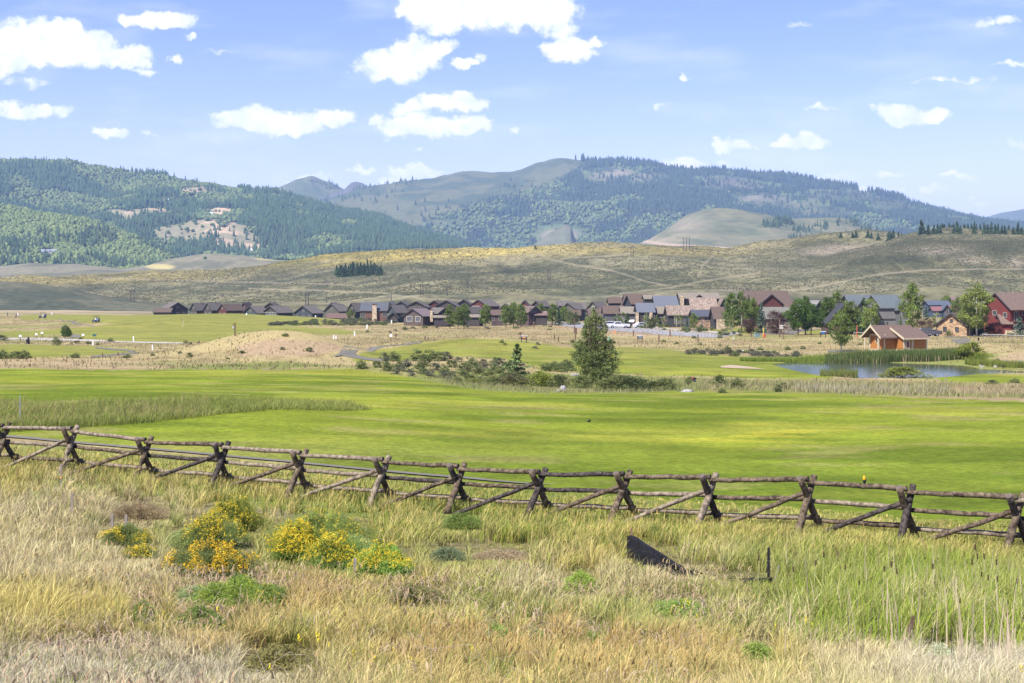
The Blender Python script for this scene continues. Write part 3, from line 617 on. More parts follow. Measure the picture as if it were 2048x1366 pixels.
M5 = loft('far_mountain', [(10000,-200.0),(10500,[(1800,470),(2100,450),(2550,450)]),(11500,[(1800,470),(1900,452),(1960,440),(2000,427),(2048,419),(2150,412),(2550,430)]),(12500,-200.0)], col_gr, (100,1500,'f'), ncol=100, nrow=10, x0=1800, x1=2550, seed=157, m=MMTN)

# ------------------------------------------------------------------ forests: one mass of small trees per stand
def tmpl_conifer():
    V = []; Fc = []
    n = 5
    for (z0, z1, r) in ((0.06, 0.62, 0.20), (0.38, 1.0, 0.13)):
        b = len(V)
        for k in range(n): V.append((math.cos(2*math.pi*k/n)*r, math.sin(2*math.pi*k/n)*r, z0))
        V.append((0, 0, z1))
        for k in range(n): Fc.append((b+k, b+(k+1) % n, b+n))
    return np.array(V), np.array(Fc)
def tmpl_blob(seed=1):
    V = []; Fc = []; n = 6; rr = random.Random(seed)
    for (z, r) in ((0.12, 0.26), (0.45, 0.40), (0.8, 0.27)):
        for k in range(n):
            q = r*(0.75+0.5*rr.random()); V.append((math.cos(2*math.pi*(k+0.5*z)/n)*q, math.sin(2*math.pi*(k+0.5*z)/n)*q, z+0.1*(rr.random()-0.5)))
    V.append((0.05, 0, 1.0))
    for i in range(2):
        for k in range(n):
            a, b, c, d = i*n+k, i*n+(k+1) % n, (i+1)*n+(k+1) % n, (i+1)*n+k
            Fc += [(a, b, c), (a, c, d)]
    for k in range(n): Fc.append((2*n+k, 2*n+(k+1) % n, 3*n))
    return np.array(V), np.array(Fc)
def bake(T, P, H, Wd, cols, vj=0.0):
    """place template T at points P (n,3) with heights H and widths Wd"""
    V, Fc = T; n = len(P); a = RNG.random(n)*6.283; ca = np.cos(a); sa = np.sin(a)
    x = V[:, 0][None]*Wd[:, None]; y = V[:, 1][None]*Wd[:, None]
    X = x*ca[:, None]-y*sa[:, None]+P[:, 0:1]; Y = x*sa[:, None]+y*ca[:, None]+P[:, 1:2]; Z = V[:, 2][None]*H[:, None]+P[:, 2:3]
    O = np.stack([X, Y, Z], -1)
    if vj: O = O+(RNG.random(O.shape)-0.5)*vj*Wd[:, None, None]
    FF = Fc[None]+(np.arange(n)*len(V))[:, None, None]
    return O.reshape(-1, 3), FF.reshape(-1, Fc.shape[1]), np.repeat(cols, len(V), 0)
def sample_loft(Hh, n, rows=(0.0, 1.0)):
    nr_, nc_ = Hh['X'].shape
    r = (rows[0]+(rows[1]-rows[0])*RNG.random(n))*(nr_-1.001); c = RNG.random(n)*(nc_-1.001)
    ri = r.astype(int); ci = c.astype(int); fr = r-ri; fc = c-ci; o = []
    for k in ('X', 'Y', 'Z', 'px', 'py'):
        A = Hh[k]; o.append(A[ri, ci]*(1-fr)*(1-fc)+A[ri+1, ci]*fr*(1-fc)+A[ri, ci+1]*(1-fr)*fc+A[ri+1, ci+1]*fr*fc)
    return o
MTREE = nmat('forest_foliage', attr=True, var=0.2, scale=0.3, rough=1.0, spec=0.05)
def forest(name, Hh, n, dens, hgt, rows, label_kind='conifer', colA=(0.030,0.052,0.026), colB=(0.05,0.075,0.035), wfac=1.0, seed=1):
    X, Y, Z, px, py = sample_loft(Hh, n, rows)
    d = dens(px, py, X, Y); k = RNG.random(len(X)) < d
    X, Y, Z = X[k], Y[k], Z[k]; m_ = len(X)
    if m_ == 0: return
    H = hgt*(0.55+0.75*RNG.random(m_)**1.2)
    cc = mixc(np.array(colA), np.array(colB), RNG.random(m_))*(0.75+0.5*RNG.random(m_))[:, None]
    if label_kind == 'conifer': T = tmpl_conifer(); Wd = H*(0.9+0.4*RNG.random(m_))*wfac
    else: T = tmpl_blob(seed); Wd = H*(1.1+0.5*RNG.random(m_))*wfac
    V, Fc, C = bake(T, np.stack([X, Y, Z-0.3], 1), H, Wd, cc, 0.05)
    o = link_mesh(name, np_mesh(name, V, [Fc], C), MTREE); tag(o, kind='stuff')
    print('FOREST', name, m_)
    return o
def in_view(px): return (px > -180)*(px < 2230)
# left green hill: aspen with scattered spruce
op1 = lambda px, py, X, Y: 1-sstep(0.3, 0.55, blob(px, py, L1_OPEN)+(fbm(X/60, Y/60, 101, 3)-0.5)*0.4)
forest('aspen_forest', M1, 36000, lambda px, py, X, Y: in_view(px)*op1(px, py, X, Y)*0.9, 8, (0.2, 0.80), 'aspen', (0.095,0.135,0.045), (0.16,0.19,0.065), seed=2)
forest('spruce_forest', M1, 9000, lambda px, py, X, Y: in_view(px)*op1(px, py, X, Y)*sstep(0.5, 0.62, fbm(X/80, Y/80, 160, 3))*0.8, 20, (0.2, 0.80), 'conifer')
op2 = lambda px, py, X, Y: 1-0.93*sstep(0.35, 0.6, blob(px, py, M2_OPEN)+(fbm(X/90, Y/90, 112, 4)-0.5)*0.7)
con2 = lambda px, py, X, Y: np.clip(sstep(0.44, 0.56, fbm(X/120, Y/120, 165, 5)-0.055+0.15*sstep(380, 620, px)), 0.04, 1)
forest('spruce_forest', M2, 62000, lambda px, py, X, Y: in_view(px)*op2(px, py, X, Y)*con2(px, py, X, Y), 21, (0.2, 0.86), 'conifer', (0.035,0.060,0.030), (0.055,0.09,0.042))
forest('aspen_forest', M2, 66000, lambda px, py, X, Y: in_view(px)*op2(px, py, X, Y)*(1-con2(px, py, X, Y))*0.9, 9.5, (0.2, 0.86), 'aspen', (0.08,0.12,0.045), (0.145,0.175,0.065), seed=3)
def d3(px, py, X, Y):
    f, op = m3_forest(px, py); a = fbm(X/140, Y/140, 121, 4); return f*(1-0.95*sstep(0.34, 0.5, op*1.1+(fbm(X/90,Y/120,129,4)-0.38)*0.75))
con3 = lambda px, py, X, Y: np.clip(sstep(0.43, 0.55, fbm(X/130, Y/140, 175, 5)-0.045+0.13*sstep(1100, 1400, px)+0.08*sstep(420, 380, py)), 0.05, 1)
forest('spruce_forest', M3, 100000, lambda px, py, X, Y: in_view(px)*d3(px, py, X, Y)*con3(px, py, X, Y), 25, (0.16, 0.83), 'conifer', (0.030,0.05,0.035), (0.05,0.07,0.045))
forest('aspen_forest', M3, 76000, lambda px, py, X, Y: in_view(px)*d3(px, py, X, Y)*(1-con3(px, py, X, Y))*0.85, 13, (0.16, 0.83), 'aspen', (0.08,0.12,0.05), (0.14,0.17,0.07), seed=4)
forest('spruce_forest', M3, 2600, lambda px, py, X, Y: in_view(px)*(1-d3(px, py, X, Y))*sstep(0.52, 0.66, fbm(X/300, Y/300, 178, 3)), 22, (0.3, 0.83), 'conifer')
# tree-topped skyline of the central mountain
forest('skyline_forest', M3, 8000, lambda px, py, X, Y: in_view(px)*sstep(1140,1230,px)*(0.5+.5*(fbm(X/60,Y/400,190,2)>.5))*(1-0.97*((px > 1452)*(px < 1575))-0.97*((px > 1715)*(px < 1742))), 34, (0.775, 0.815), 'conifer', (0.028,0.042,0.03), (0.04,0.06,0.035))
forest('spruce_forest', M4, 6000, lambda px, py, X, Y: sstep(0.4, 0.7, blob(px, py, [(1560,448,45,10),(1600,462,25,8),(1640,455,22,9),(1690,448,30,9),(1735,462,25,8),(1530,450,10,6),(1610,478,60,6,.8)]))*0.4, 17, (0.25, 0.80), 'conifer')
forest('spruce_forest', M3b, 3500, lambda px, py, X, Y: sstep(0.4, 0.7, blob(px, py, [(660,372,30,10),(560,392,12,8),(630,364,20,4)])), 17, (0.3, 0.72), 'conifer')
forest('scrub_wood', HV, 500, lambda px, py, X, Y: sstep(0.4, 0.7, blob(px, py, [(405,520,14,8),(620,528,60,4),(330,545,20,4)])), 10, (0.3, 0.70), 'aspen', (0.06,0.10,0.04), (0.09,0.13,0.05))
# sagebrush over the near hills
def sagebrush(name, Hh, n, size, rows=(0.15, 0.75)):
    X, Y, Z, px, py = sample_loft(Hh, n, rows)
    d = (0.35+0.65*sstep(0.4, 0.6, fbm(X/45, Y/60, 181, 4)))*in_view(px); 
    for tr in TRACKS[:6]: d = d*(1-segs(px, py, tr, 2.5))
    k = RNG.random(len(X)) < d; X, Y, Z = X[k], Y[k], Z[k]; m_ = len(X)
    H = size*(0.6+0.8*RNG.random(m_)); cc = mixc(np.array((0.06,0.062,0.034)), np.array((0.125,0.118,0.062)), RNG.random(m_))
    V, Fc, C = bake(tmpl_blob(5), np.stack([X, Y, Z-0.1], 1), H, H*2.4, cc, 0.1)
    tag(link_mesh(name, np_mesh(name, V, [Fc], C), MTREE), kind='stuff'); print('SAGE', m_)
sagebrush('sagebrush', HF, 90000, 0.55); sagebrush('sagebrush', HR, 80000, 0.5, (0.15, 0.8))
# ------------------------------------------------------------------ air
hz = bpy.data.materials.new('haze_air'); hz.use_nodes = True; hn = hz.node_tree.nodes; hn.remove(hn['Principled BSDF'])
pv = hn.new('ShaderNodeVolumePrincipled'); pv.inputs['Color'].default_value = (0.45,0.66,1.0,1); pv.inputs['Density'].default_value = 0.000078; pv.inputs['Anisotropy'].default_value = 0.1
hz.node_tree.links.new(pv.outputs[0], hn['Material Output'].inputs['Volume'])
mb = MB(); mb.box((0, 6500, 279), (26000, 14000, 802)); hzo = mb.build('haze', hz); tag(hzo, kind='stuff')
# ------------------------------------------------------------------ buck-and-rail fence
def log_mat(name, top, under, patch, seed):
    m = bpy.data.materials.new(name); m.use_nodes = True; N = m.node_tree.nodes; L = m.node_tree.links; p = N['Principled BSDF']
    tcn = N.new('ShaderNodeTexCoord'); t = N.new('ShaderNodeTexNoise'); t.inputs['Scale'].default_value = 7+seed; t.inputs['Detail'].default_value = 5; t.inputs['Roughness'].default_value = .7
    mp = N.new('ShaderNodeMapping'); mp.inputs['Location'].default_value = (seed*3.1, seed, 0); L.new(tcn.outputs['Object'], mp.inputs[0]); L.new(mp.outputs[0], t.inputs['Vector'])
    cr = N.new('ShaderNodeValToRGB'); e = cr.color_ramp.elements
    e[0].position = .40; e[0].color = (*under, 1); e[1].position = .60; e[1].color = (*top, 1); k = e.new(.68); k.color = (*top, 1); k = e.new(.74); k.color = (*patch, 1)
    L.new(t.outputs['Fac'], cr.inputs[0]); L.new(cr.outputs[0], p.inputs['Base Color']); p.inputs['Roughness'].default_value = .9; p.inputs['Specular IOR Level'].default_value = .15
    t2 = N.new('ShaderNodeTexNoise'); t2.inputs['Scale'].default_value = 40; L.new(tcn.outputs['Object'], t2.inputs['Vector']); b = N.new('ShaderNodeBump'); b.inputs['Distance'].default_value = .012; L.new(t2.outputs['Fac'], b.inputs['Height']); L.new(b.outputs[0], p.inputs['Normal'])
    return m
LOGM = [log_mat('bark_log', (0.17,0.13,0.085), (0.035,0.026,0.018), (0.34,0.20,0.09), 1), log_mat('grey_log', (0.27,0.22,0.155), (0.09,0.07,0.05), (0.24,0.18,0.12), 2),
        log_mat('peeling_log', (0.16,0.12,0.08), (0.045,0.032,0.02), (0.45,0.24,0.09), 3), log_mat('dark_log', (0.085,0.07,0.06), (0.02,0.016,0.013), (0.24,0.14,0.07), 4)]
MEND = nmat('log_end_grain', (0.10,0.08,0.065), 0.95, 0.4, 20)
BUCKS = [(5,851,-16,930,40,915),(141,857,118,938,166,927),(289,879,268,961,311,945),(443,889,418,973,462,955),(599,905,571,986,620,976),(764,918,736,1013,785,994),
         (914,932,893,1026,940,1004),(1077,943,1050,1034,1105,1018),(1246,947,1216,1047,1277,1031),(1418,953,1392,1052,1443,1032),(1614,957,1591,1060,1646,1046),(1811,976,1797,1060,1836,1057),(2032,993,2008,1088,2062,1085),(2262,1010,2235,1120,2290,1110),(-120,835,-142,905,-98,895),(-250,822,-273,892,-230,882),(-385,810,-408,880,-364,870),(2500,1030,2470,1150,2535,1140),(2760,1052,2728,1185,2798,1172)]
BUCKS.sort()
def fenceY(px): return 1/(0.02203+(px-0)*4.8e-6)
def unp(px, py, Y): return Vector(((px-CX)/F*Y, Y, (HY-py)/F*Y))
def log_pts(a, b, n=7, sag=0.0, wob=0.012, rs=random):
    o = []
    for i in range(n+1):
        t = i/n; p = a.lerp(b, t); p.z -= sag*4*t*(1-t)*(b-a).length*0.1
        if 0 < i < n: p += Vector((rs.uniform(-wob, wob), rs.uniform(-wob, wob), rs.uniform(-wob, wob)))
        o.append(p)
    return o
def stubs(mb, pts, r, n, rs):
    for _ in range(n):
        i = rs.randrange(1, len(pts)-1); p = pts[i].lerp(pts[i+1], rs.random()); d = Vector((rs.uniform(-.3,.3), rs.uniform(-1,.3), rs.uniform(-1,.2))).normalized()
        mb.tube([p+d*r*0.6, p+d*(r+rs.uniform(.012,.035))], [r*.22, r*.1], 5)
fence = empty('buck_rail_fence', atY(1024, fenceY(1024)), 0, 'long weathered log buck-and-rail fence crossing the foreground grass', 'fence')
fo = fence.location.copy()
rs = random.Random(11)
def flog(name, a, b, r0, r1, m, label=None, nst=5, sag=0.0, wob=0.014):
    a = a-fo; b = b-fo; pts = log_pts(a, b, 9, sag, wob, rs); mb = MB(); rad = [r0+(r1-r0)*i/9 for i in range(10)]; rad = [q*(1+rs.uniform(-.03,.03)) for q in rad]
    mb.tube(pts, rad, 11, True, None, 0.09, rs); stubs(mb, pts, (r0+r1)/2, nst, rs)
    me = mb.mesh(name, False); me.materials.append(m); me.materials.append(MEND)
    for pl in me.polygons:
        if len(pl.vertices) > 8: pl.material_index = 1
        else: pl.use_smooth = True
    return link_mesh(name, me, None, fence)
geo = []
for i, (cx_, ty, fx, fy, bx, by) in enumerate(BUCKS):
    Y = fenceY(cx_); s = Y/F
    nearf = unp(fx, fy, Y-0.42); farf = unp(bx, by, Y+0.42)
    for q in (nearf, farf): q.z = float(gz(q.x, q.y)[0])-0.03
    H = 1.32; crossz = (nearf.z+farf.z)/2+H*0.80
    c = unp(cx_, ty, Y); c.z = max(c.z-0.0, nearf.z+1.05)
    topn = unp(cx_+15, ty-6, Y+0.22); topf = unp(cx_-15, ty-2, Y-0.22)
    flog('buck_leg', nearf, topn, .094, .078, LOGM[(i*5+1) % 4], nst=4)
    flog('buck_leg', farf+Vector((0,0.0,0)), topf+Vector((0,-.02,0)), .088, .076, LOGM[2 if i % 3 else 3], nst=3)
    # crotch where the logs cross, and the points where the rails rest
    X0 = Vector(((topn.x+topf.x)/2, Y, (topn.z+topf.z)/2)); geo.append((X0, nearf, farf, topn, topf, Y))
for i in range(len(geo)-1):
    X0, n0, f0, tn0, tf0, Y0_ = geo[i]; X1, n1, f1, tn1, tf1, Y1_ = geo[i+1]
    # top rail lies in the crotch, end overlapping to the right
    d = (X1-X0).normalized()
    a = X0+Vector((0.02, 0.02, -0.14)); b = X1+Vector((-.02, 0, -0.055))
    flog('top_rail', a-d*0.02, b+d*0.06+Vector((0,0.02,0)), .056, .068, LOGM[(1, 0, 0, 1, 1, 0, 1, 1, 0, 0, 3, 0, 0, 0, 0)[i % 15]], nst=10, sag=0.03)
    for fr, nm, mm in ((0.40, 'middle_rail', (3, 1, 0, 1, 0, 3, 1, 1, 3, 0)), (0.74, 'bottom_rail', (1, 1, 1, 0, 1, 1, 1, 1, 1, 1))):
        p0 = tf0.lerp(f0, fr); p1 = tf1.lerp(f1, fr); off = Vector((0.0, 0.17, 0.0))
        d = (p1-p0).normalized()
        flog(nm, p0+off+d*0.08+Vector((0,0,-0.03)), p1+off+d*0.10+Vector((0,0,0.02)), .054, .066, LOGM[mm[i % 10]], nst=6, sag=0.02)
    # brace from the crossing down to the ground on the near side
    q = n0+Vector((0.16, -0.10, 0)); q.z = float(gz(q.x, q.y)[0])-0.02
    top = tn1.lerp(n1, 0.22)+Vector((0, -0.11, 0))
    flog('brace', q, top, .052, .060, LOGM[(i*7) % 4], nst=5)
# ------------------------------------------------------------------ houses
def wall_mat(c, kind='board'):
    nm = 'siding_%s_%02d%02d%02d' % (kind, int(c[0]*99), int(c[1]*99), int(c[2]*99))
    if kind == 'stone': return nmat(nm, c, 0.95, 0.45, 2.2, bump=0.05, kind='stone', stretch=(1,1,2.0))
    if kind == 'lap': return nmat(nm, c, 0.8, 0.16, 1.3, bump=0.04, kind='wave', stretch=(0,0,1))
    return nmat(nm, c, 0.85, 0.18, 0.9, bump=0.02, bscale=3.0, stretch=(3,3,0.6))
def roof_mat(c, kind='shingle'):
    nm = 'roof_%s_%02d%02d%02d' % (kind, int(c[0]*99), int(c[1]*99), int(c[2]*99))
    if kind == 'metal': return nmat(nm, c, 0.45, 0.16, 0.42, bump=0.06, kind='wave', stretch=(1,0,0), metallic=0.3)
    if kind == 'shake': return nmat(nm, c, 0.95, 0.40, 2.2, bump=0.05, kind='stone', stretch=(1,1.6,1.6))
    return nmat(nm, c, 0.95, 0.20, 2.4, bump=0.02, bscale=6)
MGLASS = nmat('window_glass', (0.05,0.06,0.07), 0.12, 0.3, 0.6, spec=0.8)
MTRIM = nmat('trim_dark', (0.05,0.045,0.045), 0.8, 0.15, 2)
MWHITE = nmat('trim_pale', (0.50,0.48,0.42), 0.8, 0.1, 2)
MTAN = nmat('trim_tan', (0.30,0.25,0.19), 0.8, 0.1, 2)
MSTONE = nmat('chimney_stone', (0.42,0.33,0.22), 0.95, 0.45, 2.5, bump=0.06, kind='stone', stretch=(1,1,1.8))
MGAR = nmat('garage_door', (0.10,0.10,0.105), 0.7, 0.15, 2.0, bump=0.02, kind='wave', stretch=(0,0,1))
def block(house, cx, cy, w, l, h, rise, yaw, wm, rm, wins=(), trim=MTRIM, ov=0.45, base=1.2, cz=0.0, gm=None, tie=True):
    """gable block: gable end at local -y, ridge along y; all metres, origin at the house empty"""
    M = Matrix.Translation((cx, cy, cz)) @ Matrix.Rotation(yaw, 4, 'Z')
    wa, ra = (wm if isinstance(wm, tuple) else (wm, 'board')), (rm if isinstance(rm, tuple) else (rm, 'shingle'))
    mb = MB(); mb.prism([(-w/2,-base),(w/2,-base),(w/2,h),(0,h+rise-0.02),(-w/2,h)], -l/2, l/2)
    o = mb.build('wall', wa[0], house); o.matrix_local = M
    t = 0.16; sl = rise/(w/2); e = ov; zt = h+rise; mb = MB(); y0, y1 = -l/2-ov, l/2+ov
    prof = [(-w/2-e, h-e*sl),(0, zt),(w/2+e, h-e*sl),(w/2+e, h-e*sl+t),(0, zt+t*1.15),(-w/2-e, h-e*sl+t)]
    mb.prism(prof, y0, y1); r = mb.build('roof', ra[0], house); r.matrix_local = M
    if trim is not None:
        for yy0 in (y0-0.05, y1+0.003):
            mb = MB(); d = 0.26; mb.prism([(-w/2-e-.03, h-e*sl-d*.4),(0, zt-d*.5),(w/2+e+.03, h-e*sl-d*.4),(w/2+e+.03, h-e*sl+t+.02),(0, zt+t*1.15+.03),(-w/2-e-.03, h-e*sl+t+.02)], yy0, yy0+0.047)
            f = mb.build('bargeboard', trim, house); f.matrix_local = M
    for wd in wins:
        face, u_, z_, ww, wh = wd[:5]; kind = wd[5] if len(wd) > 5 else 'window'; tr = wd[6] if len(wd) > 6 else MTAN
        if face == 'f': Mw = M @ Matrix.Translation((u_, -l/2, z_))
        elif face == 'r': Mw = M @ Matrix.Translation((w/2, u_, z_)) @ Matrix.Rotation(R(90), 4, 'Z')
        else: Mw = M @ Matrix.Translation((-w/2, u_, z_)) @ Matrix.Rotation(R(-90), 4, 'Z')
        a = 0.10; mb = MB(); yo = -0.04
        mb.box((0, yo, wh/2+a/2), (ww+2*a, .1, a)); mb.box((0, yo, -wh/2-a/2), (ww+2*a, .1, a)); mb.box((-ww/2-a/2, yo, 0), (a, .1, wh)); mb.box((ww/2+a/2, yo, 0), (a, .1, wh))
        if kind == 'window' and ww > 0.9: mb.box((0, yo, 0), (.06, .09, wh))
        fr = mb.build({'window':'window', 'door':'door', 'garage':'garage_door', 'vent':'gable_vent'}[kind], tr, house); fr.matrix_local = Mw
        mb = MB(); mb.box((0, -0.012, 0), (ww, .02, wh)); mb.build('pane' if kind == 'window' else 'panel', MGLASS if kind in ('window', 'vent') else MGAR, fr)
    return M
def chimney(house, x, y, z0, z1, w=1.4, m=MSTONE):
    mb = MB(); mb.box((x, y, (z0+z1)/2), (w, w*.8, z1-z0), taper=.86); c = mb.build('chimney', m, house)
    mb = MB(); mb.box((x, y, z1+.08), (w*1.05, w*.9, .16)); mb.build('chimney_cap', MTRIM, c)
def pipe(house, x, y, z0, z1):
    mb = MB(); mb.tube([(x,y,z0),(x,y,z1)], .09, 8); mb.tube([(x,y,z1),(x,y,z1+.2)], .16, 8); mb.build('flue', MTRIM, house)
DG=(0.058,0.050,0.044); BR=(0.085,0.065,0.055); OL=(0.085,0.08,0.062); RD=(0.085,0.028,0.026); GR=(0.12,0.12,0.115); TG=(0.05,0.062,0.06); NV=(0.045,0.05,0.06)
RG=(0.105,0.092,0.080); RB=(0.095,0.068,0.052); RT=(0.175,0.15,0.115); RM=(0.15,0.16,0.175); RDG=(0.085,0.10,0.105)
def hs(label, x0, x1, xe, ya, ye, yb, Y, wc, rc, wins='auto', seed=0, wk='board', rk='shingle', fl=None, cat='house', group=None, name='house', gfloor=False, thd=None):
    """gable spans x0..x1 in the photograph, the roof runs on to xe (right if xe>x1, left if xe<x0); ya apex, ye eave, yb base rows"""
    k = Y/F; r_ = random.Random(seed+int(x0))
    if xe > x1: th = R(-36); lo, hi = x0, xe; ext = xe-x1; gw = x1-x0
    elif xe < x0: th = R(36); lo, hi = xe, x1; ext = x0-xe; gw = x1-x0
    else: th = R(-4); lo, hi = x0, x1; gw = x1-x0; ext = None
    if thd: th = R(thd)
    w = gw*k/math.cos(th)-0.7; l = (ext*k/abs(math.sin(th))-0.5) if ext else 11.0
    l = max(6, min(l, 22)); h = (yb-ye)*k+0.25; rise = (ye-ya)*k*1.0-0.1
    mid = (lo+hi)/2; e = empty(name, unp(mid, yb, Y), 0, label, cat, group)
    # keep the visible corner lined up: centre of the rotated footprint
    ws = []
    if wins == 'auto':
        hh = h*0.62; n = max(2, int(w/2.6))
        for i in range(n):
            ws.append(('f', -w/2+w*(i+.5)/n, hh, .9, .8))
        if ext: 
            s_ = 'r' if th < 0 else 'l'
            for i in range(max(1, int(l/4))): ws.append((s_, -l/2+l*(i+.5)/max(1, int(l/4)), hh, .9, .9))
        if rise > 2.2: ws.append(('f', 0, h+rise*.3, .8, .7))
    else: ws = wins
    block(e, 0, 0, w, l, h, rise, th, wall_mat(wc, wk), roof_mat(rc, rk), ws)
    if fl: 
        c = math.cos(th); pipe(e, 0.8, 0.5, h+rise*.6, h+rise+.9)
    return e, k
def rp(label, x0, x1, yr, ye, yb, Y, wc, rc, wk='board', rk='shingle', dep=9.0, wins=(), name='house', cat='house', group=None, seed=0, yaw=0.0):
    """block with its ridge across the view"""
    k = Y/F; e = empty(name, unp((x0+x1)/2, yb, Y), 0, label, cat, group); h = (yb-ye)*k+.2; rise = (ye-yr)*k
    block(e, 0, dep/2, dep, (x1-x0)*k-.9, h, rise, R(90)+yaw, wall_mat(wc, wk), roof_mat(rc, rk), wins)
    return e, k
def add(e, k, x0, x1, yr, ye, yb, xm, ym, wc, rc, dep=6.0, dy=-3.0, wk='board', rk='shingle', gable=True, yaw=0.0, wins=(), trim=MTRIM):
    """extra wing on a house: pixel extents relative to its own empty (xm, ym = empty's column and base row)"""
    cx = ((x0+x1)/2-xm)*k; cz = -(yb-ym)*k; h = (yb-ye)*k+.15; rise = (ye-yr)*k
    if gable: block(e, cx, dy+dep/2, (x1-x0)*k-.7, dep, h, rise, yaw, wall_mat(wc, wk), roof_mat(rc, rk), wins, trim, cz=cz)
    else: block(e, cx, dy+dep/2, dep, (x1-x0)*k-.7, h, rise, R(90)+yaw, wall_mat(wc, wk), roof_mat(rc, rk), wins, trim, cz=cz)
LG = 'lodge houses left of the stone chimney'
# --- left cluster, beyond the green rise
Q = 620
e, k = hs('grey gabled house at the far left end of the row', 341, 378, 318, 606, 619, 641, Q, DG, RG, fl=0, group=None)
add(e, k, 316, 352, 617, 624, 641, 348, 641, BR, RB, 6, -9, gable=False)
hs('dark house second from the left end, one grey gable and pale lower wall', 381, 399, 415, 607, 620, 641, Q-10, DG, RG, fl=1)
hs('grey house third from the left end, beside the red gable', 407, 428, 447, 607, 620, 641, Q-20, DG, RG, fl=1)
e, k = hs('dark red gabled house with long brown roof behind the green rise', 437, 459, 487, 609, 621, 641, Q-30, RD, RB)
hs('small dark red gable peeking between two grey roofs', 483, 504, 504, 606, 619, 641, Q+40, RD, RB, fl=1)
hs('grey house with wide gable right of the brown roof', 487, 523, 537, 613, 627, 643, Q-60, TG, RG)
hs('brown gable peeking above two grey houses', 532, 559, 559, 606, 615, 641, Q+40, BR, RB, fl=1)
hs('grey house with a row of white windows and long roof', 525, 561, 587, 613, 626, 643, Q-60, DG, RG, fl=1,
   wins=[('f', x, 3.2, .9, .9, 'window', MWHITE) for x in (-3,-2,-1,.6,1.6,2.6)])
hs('dark slate house standing alone in the gap', 588, 631, 647, 613, 627, 643, Q-60, NV, RG)
hs('olive grey house left of the maroon roof', 649, 684, 699, 609, 623, 641, Q-40, OL, RG, fl=1)
hs('dark gable peeking behind the olive grey house', 656, 680, 680, 606, 616, 640, Q+40, DG, RG)
e, k = rp('low maroon roof on the right of the green rise', 652, 708, 629, 637, 641, Q-110, BR, (0.12,0.075,0.062), dep=7); 
hs('black sided house tucked left of the stone chimney lodge', 702, 722, 726, 607, 622, 640, 560, (0.03,0.03,0.035), RG)
# --- stone chimney lodge
e, k = rp('brick walled lodge with slate roof and tall stone chimney', 719.5, 776, 607, 622, 640.5, 500, (0.16,0.085,0.06), (0.075,0.08,0.09), 'lap', dep=9,
   wins=[('l', -3.9, 1.9, 1.5, 1.3), ('l', 3.9, 1.9, 1.5, 1.3)])
chimney(e, 0.3, -.5, -1, 5.6, 1.7)
hs('dark gable rising just behind the stone chimney lodge', 772, 792, 792, 604.5, 612, 640, 600, OL, RG)
e, k = hs('grey house with dark green gable right of the stone chimney lodge', 776, 797, 814, 612, 625, 641, 490, TG, RG)
add(e, k, 777, 800, 625, 634, 642, 795, 641, DG, RG, 4, -6)
hs('dark green gable in the back row right of the lodge', 792, 820, 820, 603.4, 612, 640, 580, TG, RG, fl=1)
hs('wide grey gable with a row of small windows in the back row', 813, 859, 859, 603.4, 615, 641, 560, DG, RG, wins=[('f', x, 5.2, .7, .7) for x in (-3.6,-2.6,-1.6,-.4,1.4,3.0)])
hs('red gable in the back row between grey gables', 857, 886, 886, 602, 611, 640, 590, RD, RB, fl=1)
hs('grey gable in the back row right of the red gable', 873, 918, 918, 601.6, 613, 641, 570, DG, RG)
hs('dark grey gable in the back row above the poplars', 914, 946, 946, 600, 610, 641, 590, DG, RG, fl=1)
e, k = hs('red and cream gable with grey roof running right, back row', 937, 977, 1001, 600.4, 613, 641, 570, RD, RG, wins=[('f', x, 5.5, .6, .6, 'window', MWHITE) for x in (-3,-2,-1,0)])
e, k = hs('maroon brown roofed house with white garage doors', 812, 856, 866, 619, 633, 643, 450, BR, (0.15,0.115,0.115), wins=[('f', -1.6, 0.9, 2.2, 1.5, 'garage', MWHITE), ('f', 1.9, 0.9, 1.8, 1.5, 'garage', MWHITE)])
chimney(e, 3.9, -2.4, 0, 3.7, .9)
e, k = hs('dark timber house with steep centre gable left of the poplars', 868, 894, 862, 617, 627, 643, 450, (0.05,0.042,0.045), RG)
add(e, k, 868, 900, 632, 635, 643, 878, 643, (0.05,0.042,0.045), RT, 3, -6, gable=False)
e, k = hs('dark house with grey roof between two poplar clumps', 936, 952, 962, 616, 626, 644, 450, (0.04,0.04,0.04), RG)
add(e, k, 938, 962, 630, 634, 644, 949, 644, DG, RT, 3, -5, gable=False)
e, k = rp('low brown house right of the middle poplars', 980, 1008, 622, 631, 645, 450, (0.08,0.055,0.055), RB, dep=7, wins=[('l', -1, 1.1, .8, 1.0), ('l', 1.2, 1.1, .8, 1.0)])
hs('black gable half hidden by tall poplars', 1000, 1022, 1022, 609, 619, 643, 520, DG, RG)
hs('rust red gable behind the dark lodge', 1040, 1060, 1060, 602, 612, 642, 560, (0.13,0.045,0.035), RB)
e, k = hs('dark lodge with rust eaves and low wing right of the poplars', 1047, 1074, 1040, 614, 625, 646, 430, (0.075,0.055,0.055), (0.12,0.085,0.075), wins=[('f', -1.4, 3.9, .8, 1.0), ('f', 0, 3.9, .9, 1.1), ('f', 1.4, 3.9, .8, 1.0), ('f', .3, 1.0, 1.4, 1.8, 'door')])
add(e, k, 1069, 1096, 625, 631, 646, 1057, 646, (0.06,0.045,0.045), (0.15,0.10,0.09), 7, -3, gable=False)
chimney(e, 5.1, -.5, 0, 3.7, .8)
hs('dark house with grey roof behind small round tree', 1064, 1086, 1099, 603, 613, 642, 560, DG, RG)
